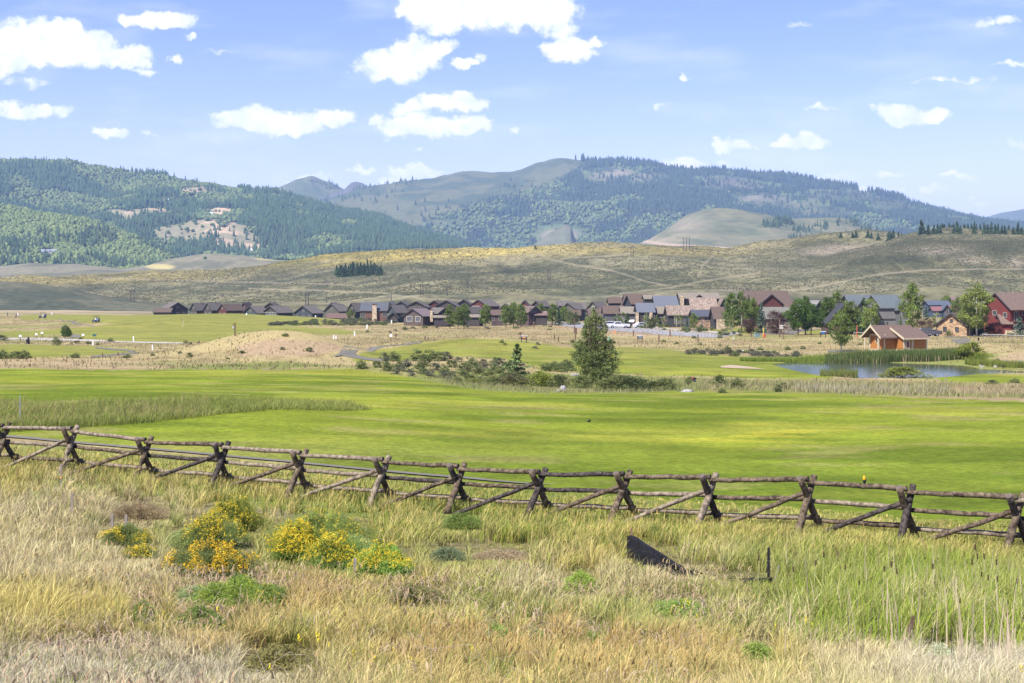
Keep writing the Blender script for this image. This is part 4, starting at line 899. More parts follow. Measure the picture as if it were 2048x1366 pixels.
e, k = hs('olive house with two small windows below a grey upper roof', 1127, 1158, 1165, 607, 619, 642, 500, OL, RG, wins=[('f', -1.6, 4, .9, .7), ('f', 1.9, 4, .9, .7)])
add(e, k, 1116, 1146, 603, 612, 642, 1146, 642, OL, RG, 7, 3, gable=False)
add(e, k, 1143, 1160, 621, 629, 642, 1146, 642, (0.07,0.045,0.04), RB, 3, -6, gable=False)
e, k = rp('plain grey house between the olive and green houses', 1147, 1174, 607, 619, 642, 500, GR, RG, dep=8, wins=[('l', 2, 3.2, .8, .8), ('l', -2, 3.2, .8, .8)])
e, k = hs('sage green house with broad gable and grey roof', 1175, 1200, 1216, 604.5, 618, 642, 480, (0.13,0.135,0.10), RG, wins=[('f', .6, 4.2, 1.6, 1.4, 'window', MWHITE), ('f', -2, 4.0, .8, .8)])
rp('low brown roofed garage left of the white pickup', 1176, 1206, 620, 634, 642, 425, (0.035,0.035,0.04), RB, dep=8)
# --- right cluster
e, k = rp('brown roofed garage wing behind the white cars', 1206, 1250, 614, 628, 642.5, 405, (0.035,0.04,0.055), RB, dep=8, wins=[('l', 0, 1.1, 4.6, 2.1, 'garage')])
rp('brown upper house furthest left of the big brown roofs', 1216, 1247, 597, 607, 640, 455, (0.035,0.04,0.05), RB, dep=8)
e, k = rp('tallest brown roofed house behind the garages', 1249, 1312, 590, 609, 641, 440, (0.045,0.045,0.05), RB, dep=11, wins=[('l', -3.6, 4.3, 1.2, 1.4)])
add(e, k, 1240, 1262, 592, 611, 641, 1280, 641, (0.05,0.05,0.055), RB, 5, -3)
rp('taupe garage wing with small evergreen in front', 1241, 1274, 616, 628, 643, 400, (0.09,0.08,0.07), RT, dep=8, wins=[('l', 0, 1.1, 3.4, 2, 'garage')])
e, k = rp('grey standing seam metal roofed garage with stone piers', 1273, 1311, 609, 625, 645, 385, (0.055,0.045,0.045), RM, 'board', 'metal', dep=9, wins=[('l', -.9, 1.2, 2.6, 2.1, 'garage')])
for q in (-2.4, 1.3): 
    mb = MB(); mb.box((q, -.25, .9), (.8, .5, 3.6)); mb.build('stone_pier', MSTONE, e)
e, k = rp('taupe upper house with clerestory behind the metal roofs', 1287, 1322, 592, 599, 641, 430, (0.06,0.055,0.05), RT, dep=7)
e, k = rp('large grey standing seam metal roofed house', 1309, 1358, 594.5, 614, 643, 415, (0.05,0.05,0.055), RM, 'board', 'metal', dep=12)
rp('small taupe roofed wing between the metal and shake roofs', 1310, 1332, 616, 628, 645, 388, (0.08,0.075,0.065), RT, dep=7, wins=[('l', 0, 1.8, 1.6, .8)])
e, k = rp('long low shake roofed garage with dark doors', 1334, 1384, 614, 631, 648, 375, (0.035,0.035,0.04), (0.20,0.155,0.118), 'board', 'shake', dep=9, wins=[('l', -1, 1.1, 4.6, 2.0, 'garage')])
e, k = rp('tan roofed house at the back of the right cluster', 1358, 1441, 588, 598, 640, 440, (0.07,0.065,0.06), RT, dep=9)
add(e, k, 1380, 1410, 591, 600, 640, 1399.5, 640, (0.05,0.05,0.05), RT, 5, -4)
mb = MB(); mb.box((-5.6, -.9, 5.0), (1.1, 1, 5.2)); mb.build('chimney', MSTONE, e)
e, k = rp('big shake roofed house with black gable beside the aspens', 1382, 1438, 598, 624, 645, 385, (0.04,0.04,0.045), (0.215,0.165,0.125), 'board', 'shake', dep=12)
add(e, k, 1434, 1456, 599, 615, 645, 1410, 645, (0.04,0.04,0.045), (0.19,0.15,0.11), 6, -2, rk='shake')
e, k = rp('low stone walled wing with charcoal roof and strip window', 1384, 1424, 623, 634, 651, 360, (0.30,0.20,0.135), (0.06,0.065,0.08), 'stone', dep=7, wins=[('l', -1.4, 1.6, 1.6, .6), ('l', .8, 1.6, 1.1, .6)])
e, k = rp('brown roofed garage wing with stone gate pier', 1426, 1452, 617, 638, 654, 350, (0.035,0.035,0.04), RB, dep=8)
mb = MB(); mb.box((0.1, -1.2, .6), (2.0, .8, 2.6)); mb.build('stone_pier', MSTONE, e)
e, k = rp('large dark red house with brown roofs beside the blue spruce', 1487, 1584, 584, 606, 660, 380, RD, RB, dep=13)
add(e, k, 1512, 1560, 590, 608, 660, 1535.5, 660, RD, RB, 6, -5)
add(e, k, 1545, 1588, 603, 615, 660, 1535.5, 660, RD, RB, 6, -4, gable=False)
e, k = rp('low olive roofed stone house in front of the dark red house', 1526, 1590, 617.5, 638, 662, 345, (0.19,0.155,0.115), (0.135,0.13,0.105), 'stone', dep=9)
hs('slate blue gabled house behind the round dark trees', 1619, 1645, 1597, 603, 616, 662, 390, NV, (0.17,0.165,0.15), wk='board')
hs('dark brown gable with steep roof behind the front aspen', 1647, 1718, 1718, 609, 645, 668, 320, (0.12,0.075,0.06), (0.04,0.04,0.045), wins=(), wk='lap')
e, k = rp('three storey charcoal board house with green grey roof', 1700, 1808, 593, 617, 652, 360, (0.15,0.145,0.14), RDG, dep=13, wins=[('l', 5.0, 4.0, 1.0, 1.7)])
add(e, k, 1702, 1728, 604, 616, 652, 1754, 652, (0.10,0.10,0.10), RDG, 5, -4)
add(e, k, 1718, 1752, 593, 612, 652, 1754, 652, (0.10,0.10,0.10), RDG, 5, -3)
add(e, k, 1788, 1811, 603, 617, 652, 1754, 652, (0.12,0.125,0.12), RDG, 5, -3.6, wins=[('f', 0, 3.2, .9, 1.3)])
mb = MB(); mb.box((0.8, -.1, 1.75), (13.2, .16, .25)); mb.build('belt_board', MTRIM, e)
e, k = rp('navy house with pink metal porch roofs beyond the field', 1856, 1903, 603.5, 611, 632, 480, (0.055,0.075,0.11), (0.07,0.085,0.11), dep=8)
add(e, k, 1857, 1880, 614.5, 621, 632, 1879.5, 632, (0.055,0.075,0.11), (0.24,0.12,0.115), 4, -4, gable=False, rk='metal', wins=[('l', .6, 1.0, 1.4, 1.0, 'window', MWHITE)])
add(e, k, 1886, 1910, 612, 618, 632, 1879.5, 632, (0.05,0.06,0.085), (0.24,0.12,0.115), 4, -4, gable=False, rk='metal', wins=[('l', -.6, 1.1, 1.0, 1.3, 'window', MWHITE)])
add(e, k, 1875, 1893, 611, 619, 632, 1879.5, 632, (0.055,0.075,0.11), (0.07,0.085,0.11), 4, -5.2, wins=[('f', 0, 1.6, 1.0, 2.2)])
chimney(e, 4.9, -2.5, 0, 4.4, .8)
rp('plum roofed house hidden in trees beyond the navy house', 1905, 1930, 596, 605, 632, 520, (0.10,0.06,0.06), (0.16,0.10,0.095), dep=7)
# stone cottage
e, k = hs('tan stone cottage with three small gable windows', 1877, 1932, 1948, 628, 652, 671, 292, (0.34,0.23,0.13), RB, wk='stone', wins=[('f', -1.35, 1.35, .55, .75, 'window', MTRIM), ('f', 1.15, 1.35, .55, .75, 'window', MTRIM), ('f', 0.0, 3.1, .4, .5, 'window', MTRIM)])
mb = MB(); mb.box((4.3, -.8, 1.15), (1.4, 2.4, 2.3)); mb.build('porch', MTRIM, e)
# big red house
RR = (0.15,0.034,0.030)
e, k = hs('two storey red house with brown roof at the right edge', 1962, 2002, 2082, 588, 619, 667, 300, RR, (0.15,0.105,0.082), wk='lap', thd=-58, wins=[('f', -0.3, 4.4, .9, .9), ('f', 2.3, 4.0, .8, .9), ('r', -2.9, 3.7, 1.3, 1.9), ('r', -2.9, 1.2, 1.3, 1.6), ('r', -.7, 4.4, .7, .9)])
add(e, k, 2044, 2090, 606, 621, 667, 2022, 667, RR, (0.15,0.105,0.082), 6, -6, wk='lap', wins=[('f', -1.1, 4.1, 1.1, .8)])
add(e, k, 1984, 2006, 631, 646, 667, 2022, 667, (0.19,0.035,0.032), (0.15,0.105,0.082), 4.5, -5.5, gable=False, wk='lap')
mb = MB(); mb.box((-0.4, -5.55, .1), (5.6, .5, 1.6), Matrix.Rotation(R(0), 4, 'Z')); mb.build('stone_base', MSTONE, e)
# ---- orange pump house by the pond
Yp = 221.0; k = Yp/F; ph = empty('pump_house', unp(1787, 706, Yp), 0, 'small orange board pump house with cream trim beside the pond', 'pump house')
MOR = nmat('orange_lap_boards', (0.41,0.165,0.045), 0.7, 0.20, 1.2, bump=0.05, kind='wave', stretch=(0,0,1)); MCR = nmat('cream_trim', (0.46,0.39,0.26), 0.75, 0.06, 2)
MPR = nmat('pump_roof_shingle', (0.125,0.085,0.066), 0.95, 0.22, 5, bump=0.02, bscale=9)
def bx(name, m, c, d, par=None, M=None):
    mb = MB(); mb.box(c, d, M); return mb.build(name, m, par)
Lp = 8.2; Hh_ = 2.55; th = R(90-13)
M = Matrix.Translation((0.35, 1.8, 0)) @ Matrix.Rotation(R(24), 4, 'Z') @ Matrix.Diagonal((0.93, 0.95, 1, 1))
def pb(name, m, c, d, par=ph):
    mb = MB(); mb.box(c, d); o = mb.build(name, m, par)
    if par is ph: o.matrix_local = M
    return o
# local frame: x along the long side, y into depth; gable ends at +-x
mb = MB(); mb.prism([(-1.9,0.62),(1.9,0.62),(1.9,2.75),(0,4.1),(-1.9,2.75)], -3.5, 3.2); o = mb.build('wall', MOR, ph); o.matrix_local = M @ Matrix.Rotation(R(90), 4, 'Z')
pb('foundation', MCR, (.15,0,-.1), (6.8,3.9,1.44))
mb = MB(); mb.prism([(-2.55,2.28),(0,4.08),(2.55,2.28),(2.55,2.46),(0,4.32),(-2.55,2.46)], -3.7, 4.6); o = mb.build('roof', MPR, ph); o.matrix_local = M @ Matrix.Rotation(R(90), 4, 'Z')
pipe(ph, -.6, 1.4, 3.6, 4.6)
for yy0 in (4.602,): 
    mb = MB(); mb.prism([(-2.6,2.21),(0,4.01),(2.6,2.21),(2.6,2.47),(0,4.33),(-2.6,2.47)], yy0, yy0+.09); o = mb.build('bargeboard', MCR, ph); o.matrix_local = M @ Matrix.Rotation(R(90), 4, 'Z')
# front lean-to
mb = MB(); mb.prism([(-1.55,0.0),(-1.55,2.35),(1.55,2.95),(1.55,0.0)], -1.5, 3.3)
M3_ = M @ Matrix.Translation((1.8,-2.9,0)); mb = MB(); mb.add([(-2.7,-1,.62),(2.0,-1,.62),(2.0,1.2,.62),(-2.7,1.2,.62),(-2.7,-1,2.3),(2.0,-1,2.3),(2.0,1.2,3.0),(-2.7,1.2,3.0)], [(0,3,2,1),(4,5,6,7),(0,1,5,4),(1,2,6,5),(2,3,7,6),(3,0,4,7)]); o = mb.build('wall', MOR, ph); o.matrix_local = M3_
mb = MB(); mb.add([(-3.1,-1.45,2.22),(2.5,-1.45,2.22),(2.5,1.9,3.75),(-3.1,1.9,3.75),(-3.1,-1.45,2.38),(2.5,-1.45,2.38),(2.5,1.9,3.92),(-3.1,1.9,3.92)], [(0,3,2,1),(4,5,6,7),(0,1,5,4),(1,2,6,5),(2,3,7,6),(3,0,4,7)]); o = mb.build('roof', MPR, ph); o.matrix_local = M3_
mb = MB(); mb.add([(-3.19,-1.5,2.10),(-3.102,-1.5,2.10),(-3.102,1.9,3.66),(-3.19,1.9,3.66),(-3.19,-1.5,2.42),(-3.102,-1.5,2.42),(-3.102,1.9,3.97),(-3.19,1.9,3.97)], [(0,3,2,1),(4,5,6,7),(0,1,5,4),(1,2,6,5),(2,3,7,6),(3,0,4,7)])
mb.box((-.3,-1.49,2.28), (5.7,.07,.22)); o = mb.build('bargeboard', MCR, ph); o.matrix_local = M3_
mb = MB(); mb.box((-.35,.1,-.1), (4.86,2.3,1.44)); o = mb.build('foundation', MCR, ph); o.matrix_local = M3_
for xx in (-2.66, -.95, 1.96):
    mb = MB(); mb.box((xx,-1.0,1.5), (.3 if xx != -.95 else .36,.12,1.75)); o = mb.build('corner_board', MCR, ph); o.matrix_local = M3_
mb = MB(); mb.box((-1.95,-1.02,1.25), (.85,.1,1.9)); o = mb.build('door', MCR, ph); o.matrix_local = M3_
mb = MB(); mb.box((-1.95,-1.08,1.45), (.45,.04,.9)); mb.build('door_pane', nmat('door_red', (0.12,0.04,0.04), .6, .1, 2), o)
# left gable end details
MG_ = M @ Matrix.Translation((-3.2,0,0)) @ Matrix.Rotation(R(-90), 4, 'Z')
for nm, c, d, mm in (('corner_board', (-1.86,-.03,1.68), (.24,.1,2.12), MCR), ('corner_board', (1.86,-.03,1.68), (.24,.1,2.12), MCR), ('gable_beam', (0,-.05,2.82), (4.2,.14,.24), MCR), ('window', (0,-.04,1.95), (.62,.1,.95), MCR)):
    mb = MB(); mb.box(c, d); o = mb.build(nm, mm, ph); o.matrix_local = MG_
    if nm == 'window': mb = MB(); mb.box((0,-.11,1.95), (.36,.03,.7)); mb.build('pane', MGLASS, o)
mb = MB(); mb.prism([(-1.5,2.95),(1.5,2.95),(0,4.0)], -.03, -.006); o = mb.build('gable_panel', nmat('gable_red', (0.14,0.045,0.04), .8, .1, 3), ph); o.matrix_local = MG_
for xx in (-1.7, 1.7):
    mb = MB(); mb.box((xx,-1.15,.75), (.22,.22,3.2)); o = mb.build('porch_post', MCR, ph); o.matrix_local = MG_
# ---- farmhouses on the far hillsides
def farm(px, py, Hh, w, label, rc, wc):
    d = np.abs(Hh['px']-px)/3+np.abs(Hh['py']-py); i = np.unravel_index(np.argmin(np.where(np.arange(d.shape[0])[:, None] < d.shape[0]*.8, d, 1e9)), d.shape)
    Y = Hh['Y'][i]; k = Y/F; e = empty('farmhouse', (Hh['X'][i], Y, Hh['Z'][i]), 0, label, 'house')
    block(e, 0, 0, 9, w*k, 5.0, 4.5, R(90), wall_mat(wc), roof_mat(rc), [('l', x*w*k*.3, 3, 2, 2) for x in (-1, 0, 1)]); block(e, w*k*.2, -6, 8, 8, 4.6, 3, 0, wall_mat(wc), roof_mat(rc)); return e
farm(97, 508, M1, 34, 'wide grey roofed house in the woods on the left green hill', (0.22,0.23,0.26), (0.3,0.29,0.27))
farm(497, 506, M2, 14, 'white roofed cabin at the foot of the wooded left mountain', (0.75,0.74,0.72), (0.25,0.22,0.2))
farm(626, 520, HV, 15, 'long white roofed barn on the yellow flat below the mountain', (0.72,0.70,0.66), (0.35,0.32,0.28))
farm(333, 404, M2, 9, 'tiny cabin high on the left mountainside', (0.3,0.32,0.36), (0.12,0.1,0.1))
farm(423, 431, M2, 8, 'pale hut above the bare slopes of the left mountain', (0.65,0.65,0.62), (0.4,0.38,0.34))
# ------------------------------------------------------------------ trees and shrubs made of leaf-sized faces
def leaf_quads(C, S, seed=0, up=0.3, asp=0.6):
    """random quads at centres C (n,3) with sizes S (n)"""
    r = np.random.default_rng(seed); n = len(C)
    a = r.normal(size=(n, 3)); a /= np.linalg.norm(a, axis=1)[:, None]
    b = r.normal(size=(n, 3)); b -= a*(a*b).sum(1)[:, None]; b /= np.linalg.norm(b, axis=1)[:, None]
    a = a*S[:, None]*0.5; b = b*S[:, None]*0.5*asp
    V = np.stack([C-a, C-b*1.0, C+a, C+b*1.0], 1).reshape(-1, 3)
    return V, np.arange(4*n).reshape(n, 4)
def crown_points(kind, n, seed, ncl=None, cr=1.0):
    """unit-height crown (z 0..1), half-width 0.5"""
    r = np.random.default_rng(seed)
    prof = {'aspen': ([0,.1,.3,.5,.7,.88,1], [.30,.62,.95,1.0,.78,.42,.05]), 'poplar': ([0,.15,.4,.6,.8,1], [.5,.9,1,.9,.62,.08]),
            'round': ([0,.15,.4,.65,.85,1], [.55,.9,1,.92,.6,.12]), 'slim': ([0,.15,.4,.7,1], [.4,.8,.9,.55,.04]), 'bush': ([0,.2,.5,.8,1], [.85,1,.92,.6,.1]), 'vase': ([0,.3,.6,.85,1], [.35,.75,1,.85,.3])}[kind]
    nc = ncl or max(14, n//45); cz = r.random(nc*3)**0.9; w = np.interp(cz, prof[0], prof[1])
    keep = r.random(nc*3) < w/1.0+0.12; cz = cz[keep][:nc]; w = w[keep][:nc]; nc = len(cz)
    ang = r.random(nc)*6.283; lob = 0.78+0.34*np.sin(ang*2+seed)*np.sin(cz*7+seed*2)+r.normal(0, .07, nc)
    rad = 0.5*w*np.sqrt(r.random(nc)*0.75+0.25)*lob*0.9
    cc = np.stack([rad*np.cos(ang), rad*np.sin(ang), cz*0.94+.02], 1)
    ci = r.integers(0, nc, n); sz = (0.035+0.05*r.random(nc))[ci]
    off = r.normal(size=(n, 3)); off /= np.linalg.norm(off, axis=1)[:, None]; off *= (r.random(n)**0.5*1.7*cr)[:, None]
    P = cc[ci]+off*sz[:, None]*np.array((1.25, 1.25, .85))
    tone = (0.72+0.56*r.random(nc))[ci]*(0.8+0.4*r.random(n))
    return P, tone
MLEAF = nmat('tree_leaves', attr=True, var=0.12, scale=1.0, rough=0.75, trans=0.42, spec=0.15, obrand=0.12)
MNEED = nmat('conifer_needles', attr=True, var=0.15, scale=2.0, rough=0.85, trans=0.08, spec=0.1, obrand=0.12)
MBARKP = nmat('aspen_bark', (0.42,0.40,0.33), 0.9, 0.25, 4); MBARKD = nmat('dark_bark', (0.09,0.065,0.045), 0.95, 0.3, 6, bump=0.02)
_TM = {}
def broad_mesh(kind, n, seed, colr, leaf):
    """crown for a tree of height 1; crown occupies z .14..1; trunk mesh too"""
    key = (kind, n, seed, colr, leaf)
    if key in _TM: return _TM[key]
    P, tone = crown_points(kind, n, seed, *((70, 1.5) if kind in ('bush', 'vase') else (None, 1.0))); z0 = {'bush': 0.0, 'vase': .02}.get(kind, 0.15)
    P[:, 2] = z0+P[:, 2]*(1-z0)
    r = np.random.default_rng(seed+9); S = leaf*(0.6+0.8*r.random(n)); V, Q_ = leaf_quads(P, S, seed)
    cols = np.array(colr)[None]*tone[:, None]; yel = r.random(n) < 0.08; cols[yel] *= np.array((1.45, 1.2, .8))
    me = np_mesh('crown', V, [Q_], np.repeat(cols, 4, 0)); me.materials.append(MLEAF)
    mb = MB(); rr = random.Random(seed); w = 0.017 if kind != 'bush' else 0.01
    if kind in ('bush', 'vase'):
        for _ in range(7):
            a = rr.random()*6.28; mb.tube([(0,0,-.02),(math.cos(a)*.12, math.sin(a)*.12, .3),(math.cos(a)*.25, math.sin(a)*.25, .65)], [w, w*.7, w*.25], 5)
    else:
        pts = [(0,0,-.03),(.005,.0,.25),(rr.uniform(-.01,.01),.0,.55),(0,.0,.92)]; mb.tube(pts, [w, w*.85, w*.55, w*.12], 7)
        for i in range(12):
            z = .18+.06*i; a = rr.random()*6.28; L_ = .25*(1-z)+.10; mb.tube([(0,0,z),(math.cos(a)*L_*.5, math.sin(a)*L_*.5, z+L_*.35),(math.cos(a)*L_, math.sin(a)*L_, z+L_*.6)], [w*.4, w*.25, w*.08], 4)
    tm = mb.mesh('trunk', True); _TM[key] = (me, tm); return _TM[key]
def spruce_mesh(n, seed, colr, leaf, ragged=0.15):
    key = ('spruce', n, seed, colr, leaf)
    if key in _TM: return _TM[key]
    r = np.random.default_rng(seed); P = []; Vv = []; lev = 17; nb = 13
    cen = []; dirs = []; T = []
    for i in range(lev):
        z = .05+.93*(i/lev)**0.95; rad = 0.5*(1-z)**0.88*(1+ragged*r.normal())+0.012
        for b in range(max(5, int(nb*(1-z)+4))):
            a = r.random()*6.283; L_ = rad*(0.75+.35*r.random()); k = max(3, int(n/(lev*nb)))
            t = r.random(k)**0.7; x = t*L_
            cen.append(np.stack([np.cos(a)*x+r.normal(0, .012+.02*(1-z), k)*1.1, np.sin(a)*x+r.normal(0, .012+.02*(1-z), k)*1.1, z-x*0.20+x*x*.5+r.normal(0, .008, k)], 1))
            d = np.array((math.cos(a), math.sin(a), -.25)); dirs.append(np.repeat(d[None], k, 0)); T.append((0.75+.5*r.random())*(0.6+.6*t))
    C = np.concatenate(cen); D = np.concatenate(dirs); T = np.concatenate(T); m_ = len(C)
    S = leaf*(0.6+.7*r.random(m_)); D = D+r.normal(0, .35, D.shape); D /= np.linalg.norm(D, axis=1)[:, None]
    sd = np.cross(D, r.normal(size=D.shape)*0.5+np.array((0,0,1.0))); sd /= np.linalg.norm(sd, axis=1)[:, None]
    a = D*S[:, None]*.6; b = sd*S[:, None]*.28; V = np.stack([C-a, C-b, C+a, C+b], 1).reshape(-1, 3)
    me = np_mesh('crown', V, [np.arange(4*m_).reshape(m_, 4)], np.repeat(np.array(colr)[None]*T[:, None], 4, 0)); me.materials.append(MNEED)
    mb = MB(); mb.tube([(0,0,-.03),(0,0,.5),(0,0,.98)], [.018,.011,.002], 7); tm = mb.mesh('trunk', True); _TM[key] = (me, tm); return _TM[key]
CG = (0.15,0.205,0.05); CDG = (0.085,0.14,0.03); CLG = (0.20,0.25,0.065); CPU = (0.105,0.065,0.052); CBS = (0.10,0.14,0.10); CDS = (0.055,0.09,0.038); CWL = (0.21,0.25,0.045)
SPEC = {'aspen': ('aspen', 3400, CG, .047), 'aspenl': ('aspen', 3400, CLG, .045), 'darkround': ('round', 4600, CDG, .045), 'poplar': ('poplar', 3400, CG, .045), 'slim': ('slim', 900, CG, .06),
        'young': ('slim', 420, CLG, .07), 'purple': ('vase', 2600, CPU, .048), 'willow': ('bush', 2600, CWL, .055), 'bushg': ('bush', 1800, (0.15,0.18,0.06), .06), 'bushd': ('bush', 1800, (0.09,0.115,0.045), .06), 'bushr': ('bush', 1800, (0.16,0.15,0.07), .06), 'midgrn': ('round', 3800, CG, .048)}
def tree(px, pb, pt, wpx, kind, label=None, cat='tree', group=None, Y=None, name='broadleaf_tree', seed=None, Y0=100, Y1=900):
    base = at(px, pb, Y0, Y1) if Y is None else atY(px, Y)
    Y = base.y; k = Y/F; H = (pb-pt)*k; wd = wpx*k*(1.12 if 'spruce' in kind else 1.5)
    if Y is not None: H = (HY-pt)*k-base.z
    e = empty(name, base, random.random()*6.28 if kind not in ('big',) else 0, label, cat, group)
    sd = (seed if seed is not None else random.randrange(3))
    if kind == 'spruce': cm, tm = spruce_mesh(3000, 20+sd, CDS, .075); bm = MBARKD
    elif kind == 'bluespruce': cm, tm = spruce_mesh(3000, 30+sd, CBS, .075); bm = MBARKD
    elif kind == 'raggedspruce': cm, tm = spruce_mesh(2200, 40+sd, (0.11,0.155,0.055), .085, .3); bm = MBARKD
    elif kind == 'pine': cm, tm = spruce_mesh(420, 50+sd, CDS, .16); bm = MBARKD
    else:
        a, n, c, lf = SPEC[kind]; cm, tm = broad_mesh(a, n, 3+sd, c, lf); bm = MBARKP if kind in ('aspen', 'aspenl', 'slim', 'young', 'poplar') else MBARKD
    if not tm.materials: tm.materials.append(bm)
    for nm, me in (('crown', cm), ('trunk', tm)):
        o = bpy.data.objects.new(nm, me); COL.objects.link(o); o.parent = e
        o.scale = (wd, wd, H) if nm == 'crown' else ((H, H, H) if kind not in ('bushg', 'bushd', 'willow', 'purple') else (wd, wd, H))
    return e
T_ = tree
# among the middle houses
PG = 'poplar trees in front of the middle houses'
T_(701,637,617,14,'aspen','small round green tree left of the stone chimney lodge',Y=505)
T_(900,645,609,20,'midgrn','leftmost of the tall poplars in front of the middle houses',Y=420)
T_(916,645,613,18,'midgrn','short poplar left of its taller twin in front of the middle houses',Y=418)
T_(928,645,607,22,'midgrn','broad poplar in the second clump before the middle houses',Y=422)
T_(970,645,608,22,'midgrn','single broad poplar standing between two dark houses',Y=420)
T_(1012,646,609,22,'midgrn','left poplar of the group of three beside the dark lodge',Y=415)
T_(1027,646,604,22,'midgrn','tallest poplar of the group of three beside the dark lodge',Y=418)
T_(1042,646,608,22,'midgrn','right poplar of the group of three touching the dark lodge',Y=415)
T_(1083,640,606,20,'midgrn','round tree rising behind the low wing of the dark lodge',Y=440)
T_(1105,647,607,20,'midgrn','leafy tree right of the dark lodge wing',Y=415)
T_(1117,647,613,17,'spruce','dark spruce in the clump right of the dark lodge',Y=412,name='spruce_tree')
T_(1128,647,611,18,'midgrn','second leafy tree in the clump left of the olive house',Y=414)
T_(1141,647,620,18,'bushg','low bushy tree hiding the foot of the olive house',Y=410)
T_(1152,647,624,14,'bushd','dark low bush beside the utility pole',Y=410)
T_(1173,645,627,10,'spruce','small spruce against the plain grey house',Y=405,name='spruce_tree')
# street trees
T_(1190,643,622,9,'young','young street tree left of the white cars',Y=395)
T_(1234,646,624,16,'slim','thin leafy tree against the navy garage',Y=385)
T_(1248,646,620,16,'young','thin pale street tree behind the white cars',Y=388)
T_(1255,648,624,18,'spruce','dark young spruce right of the white cars',Y=372,name='spruce_tree')
T_(1293,651,623,20,'slim','leafy young tree in front of the metal roofed garage',Y=362)
T_(1304,650,632,12,'bushd','dark bush beside the metal roofed garage',Y=362)
T_(1314,650,630,12,'slim','small rounded street tree before the taupe wing',Y=365)
T_(1329,650,629,10,'young','slender sapling beside the stone enclosure',Y=366)
T_(1353,652,625,12,'young','left one of two pale saplings before the shake roofed garage',Y=362)
T_(1362,652,624,12,'young','right one of two pale saplings before the shake roofed garage',Y=362)
T_(1374,656,630,13,'bluespruce','narrow blue spruce before the shake roofed house',Y=345,name='spruce_tree')
T_(1387,656,626,19,'aspen','leafy young tree right of the narrow blue spruce',Y=345)
T_(1404,656,640,9,'bluespruce','tiny blue spruce against the stone wing',Y=338,name='spruce_tree')
# right-hand trees
T_(1463,664,586,34,'aspen','tall aspen, left of a pair, beside the big shake roofed house',Y=322)
T_(1483,663,582,30,'aspen','tall aspen, right of a pair, in front of the dark red house',Y=328,seed=1)
T_(1497,662,586,20,'spruce','dark spruce squeezed between tall aspens',Y=335,name='spruce_tree')
T_(1507,662,596,26,'midgrn','rounded tree right of the dark spruce',Y=333)
T_(1523,664,601,25,'bluespruce','blue spruce between the aspens and the purple tree',Y=320,name='spruce_tree')
T_(1498,665,636,24,'purple','small purple leaved bush at the foot of the aspens',cat='bush',Y=318,name='purple_bush')
T_(1553,665,621,36,'purple','large purple brown leaved tree in front of the stone house',Y=316,name='purple_tree')
T_(1596,669,596,40,'darkround','broad dark green tree right of the purple tree',Y=305)
T_(1622,668,606,42,'darkround','second dark green tree hiding the slate blue house',Y=312,seed=1)
T_(1611,668,592,26,'darkround','pointed top of the dark tree clump',Y=309,seed=2)
T_(1654,664,595,36,'darkround','dark round tree left of the taller pale tree',Y=325,seed=2)
T_(1676,664,583,32,'midgrn','taller mid green tree above the dark brown gable',Y=332)
T_(1700,668,602,42,'midgrn','wide leafy tree right of the dark brown gable',Y=312,seed=1)
T_(1682,704,622,42,'aspen','aspen with white trunk standing alone left of the pump house',Y=226,seed=0)
T_(1727,669,592,34,'spruce','black green spruce behind the pump house roof',Y=308,name='spruce_tree',seed=1)
T_(1741,666,597,38,'aspenl','bright leafed aspen before the charcoal house',Y=298,seed=1)
T_(1824,663,566,42,'aspen','tallest aspen at the right corner of the charcoal house',Y=300,seed=2)
T_(1801,662,628,14,'raggedspruce','small pale spruce left of the tallest aspen',Y=306,name='spruce_tree')
T_(1852,660,612,12,'spruce','dark narrow spruce beside the navy house',Y=440,name='spruce_tree')
T_(1852,668,637,30,'purple','bare purple brown bush above the parked car',cat='bush',Y=292,name='purple_bush')
T_(1873,664,621,18,'young','young bright aspen left of the stone cottage',Y=330)
T_(1885,664,624,10,'spruce','small spruce peeping over the stone cottage',Y=340,name='spruce_tree')
T_(1893,634,590,22,'midgrn','round tree behind the navy house roof',Y=520)
T_(1917,640,594,24,'midgrn','left tree of the dark clump right of the navy house',Y=470)
T_(1931,642,588,22,'aspen','right tree of the dark clump right of the navy house',Y=460)
T_(1953,674,564,58,'aspenl','tall airy aspen with white trunk before the red house',Y=284,seed=0)
T_(1939,672,596,34,'aspen','shorter aspen close to the left of the tall airy aspen',Y=288,seed=1)
T_(1974,670,648,24,'spruce','low dark spruce before the red house porch',Y=288,name='spruce_tree')
T_(1990,671,644,28,'purple','round dark purple bush against the red wall',cat='bush',Y=287,name='purple_bush')
T_(2039,674,630,32,'bluespruce','blue green spruce at the right edge before the red house',Y=282,name='spruce_tree')
T_(1942,722,682,52,'willow','round bright willow bush on the pond bank',cat='bush',Y=197,name='willow_bush',seed=0)
T_(1958,733,706,24,'willow','smaller bright bush in front of the round willow bush',cat='bush',Y=191,name='willow_bush',seed=1)
T_(1806,757,732,74,'willow','low spreading willow bush growing out of the pond',cat='bush',Y=163.5,name='willow_bush',seed=2)
T_(131,677,650,17,'darkround','dark green tree by the pale path at the left',Y0=250,Y1=420)
T_(137,676,660,14,'darkround','lower half of the dark clump by the pale path',cat='bush',Y0=250,Y1=420,name='round_bush')
T_(113,691,673,17,'bushg','round grey green bush by the pale path',cat='bush',Y0=200,Y1=420,name='round_bush')
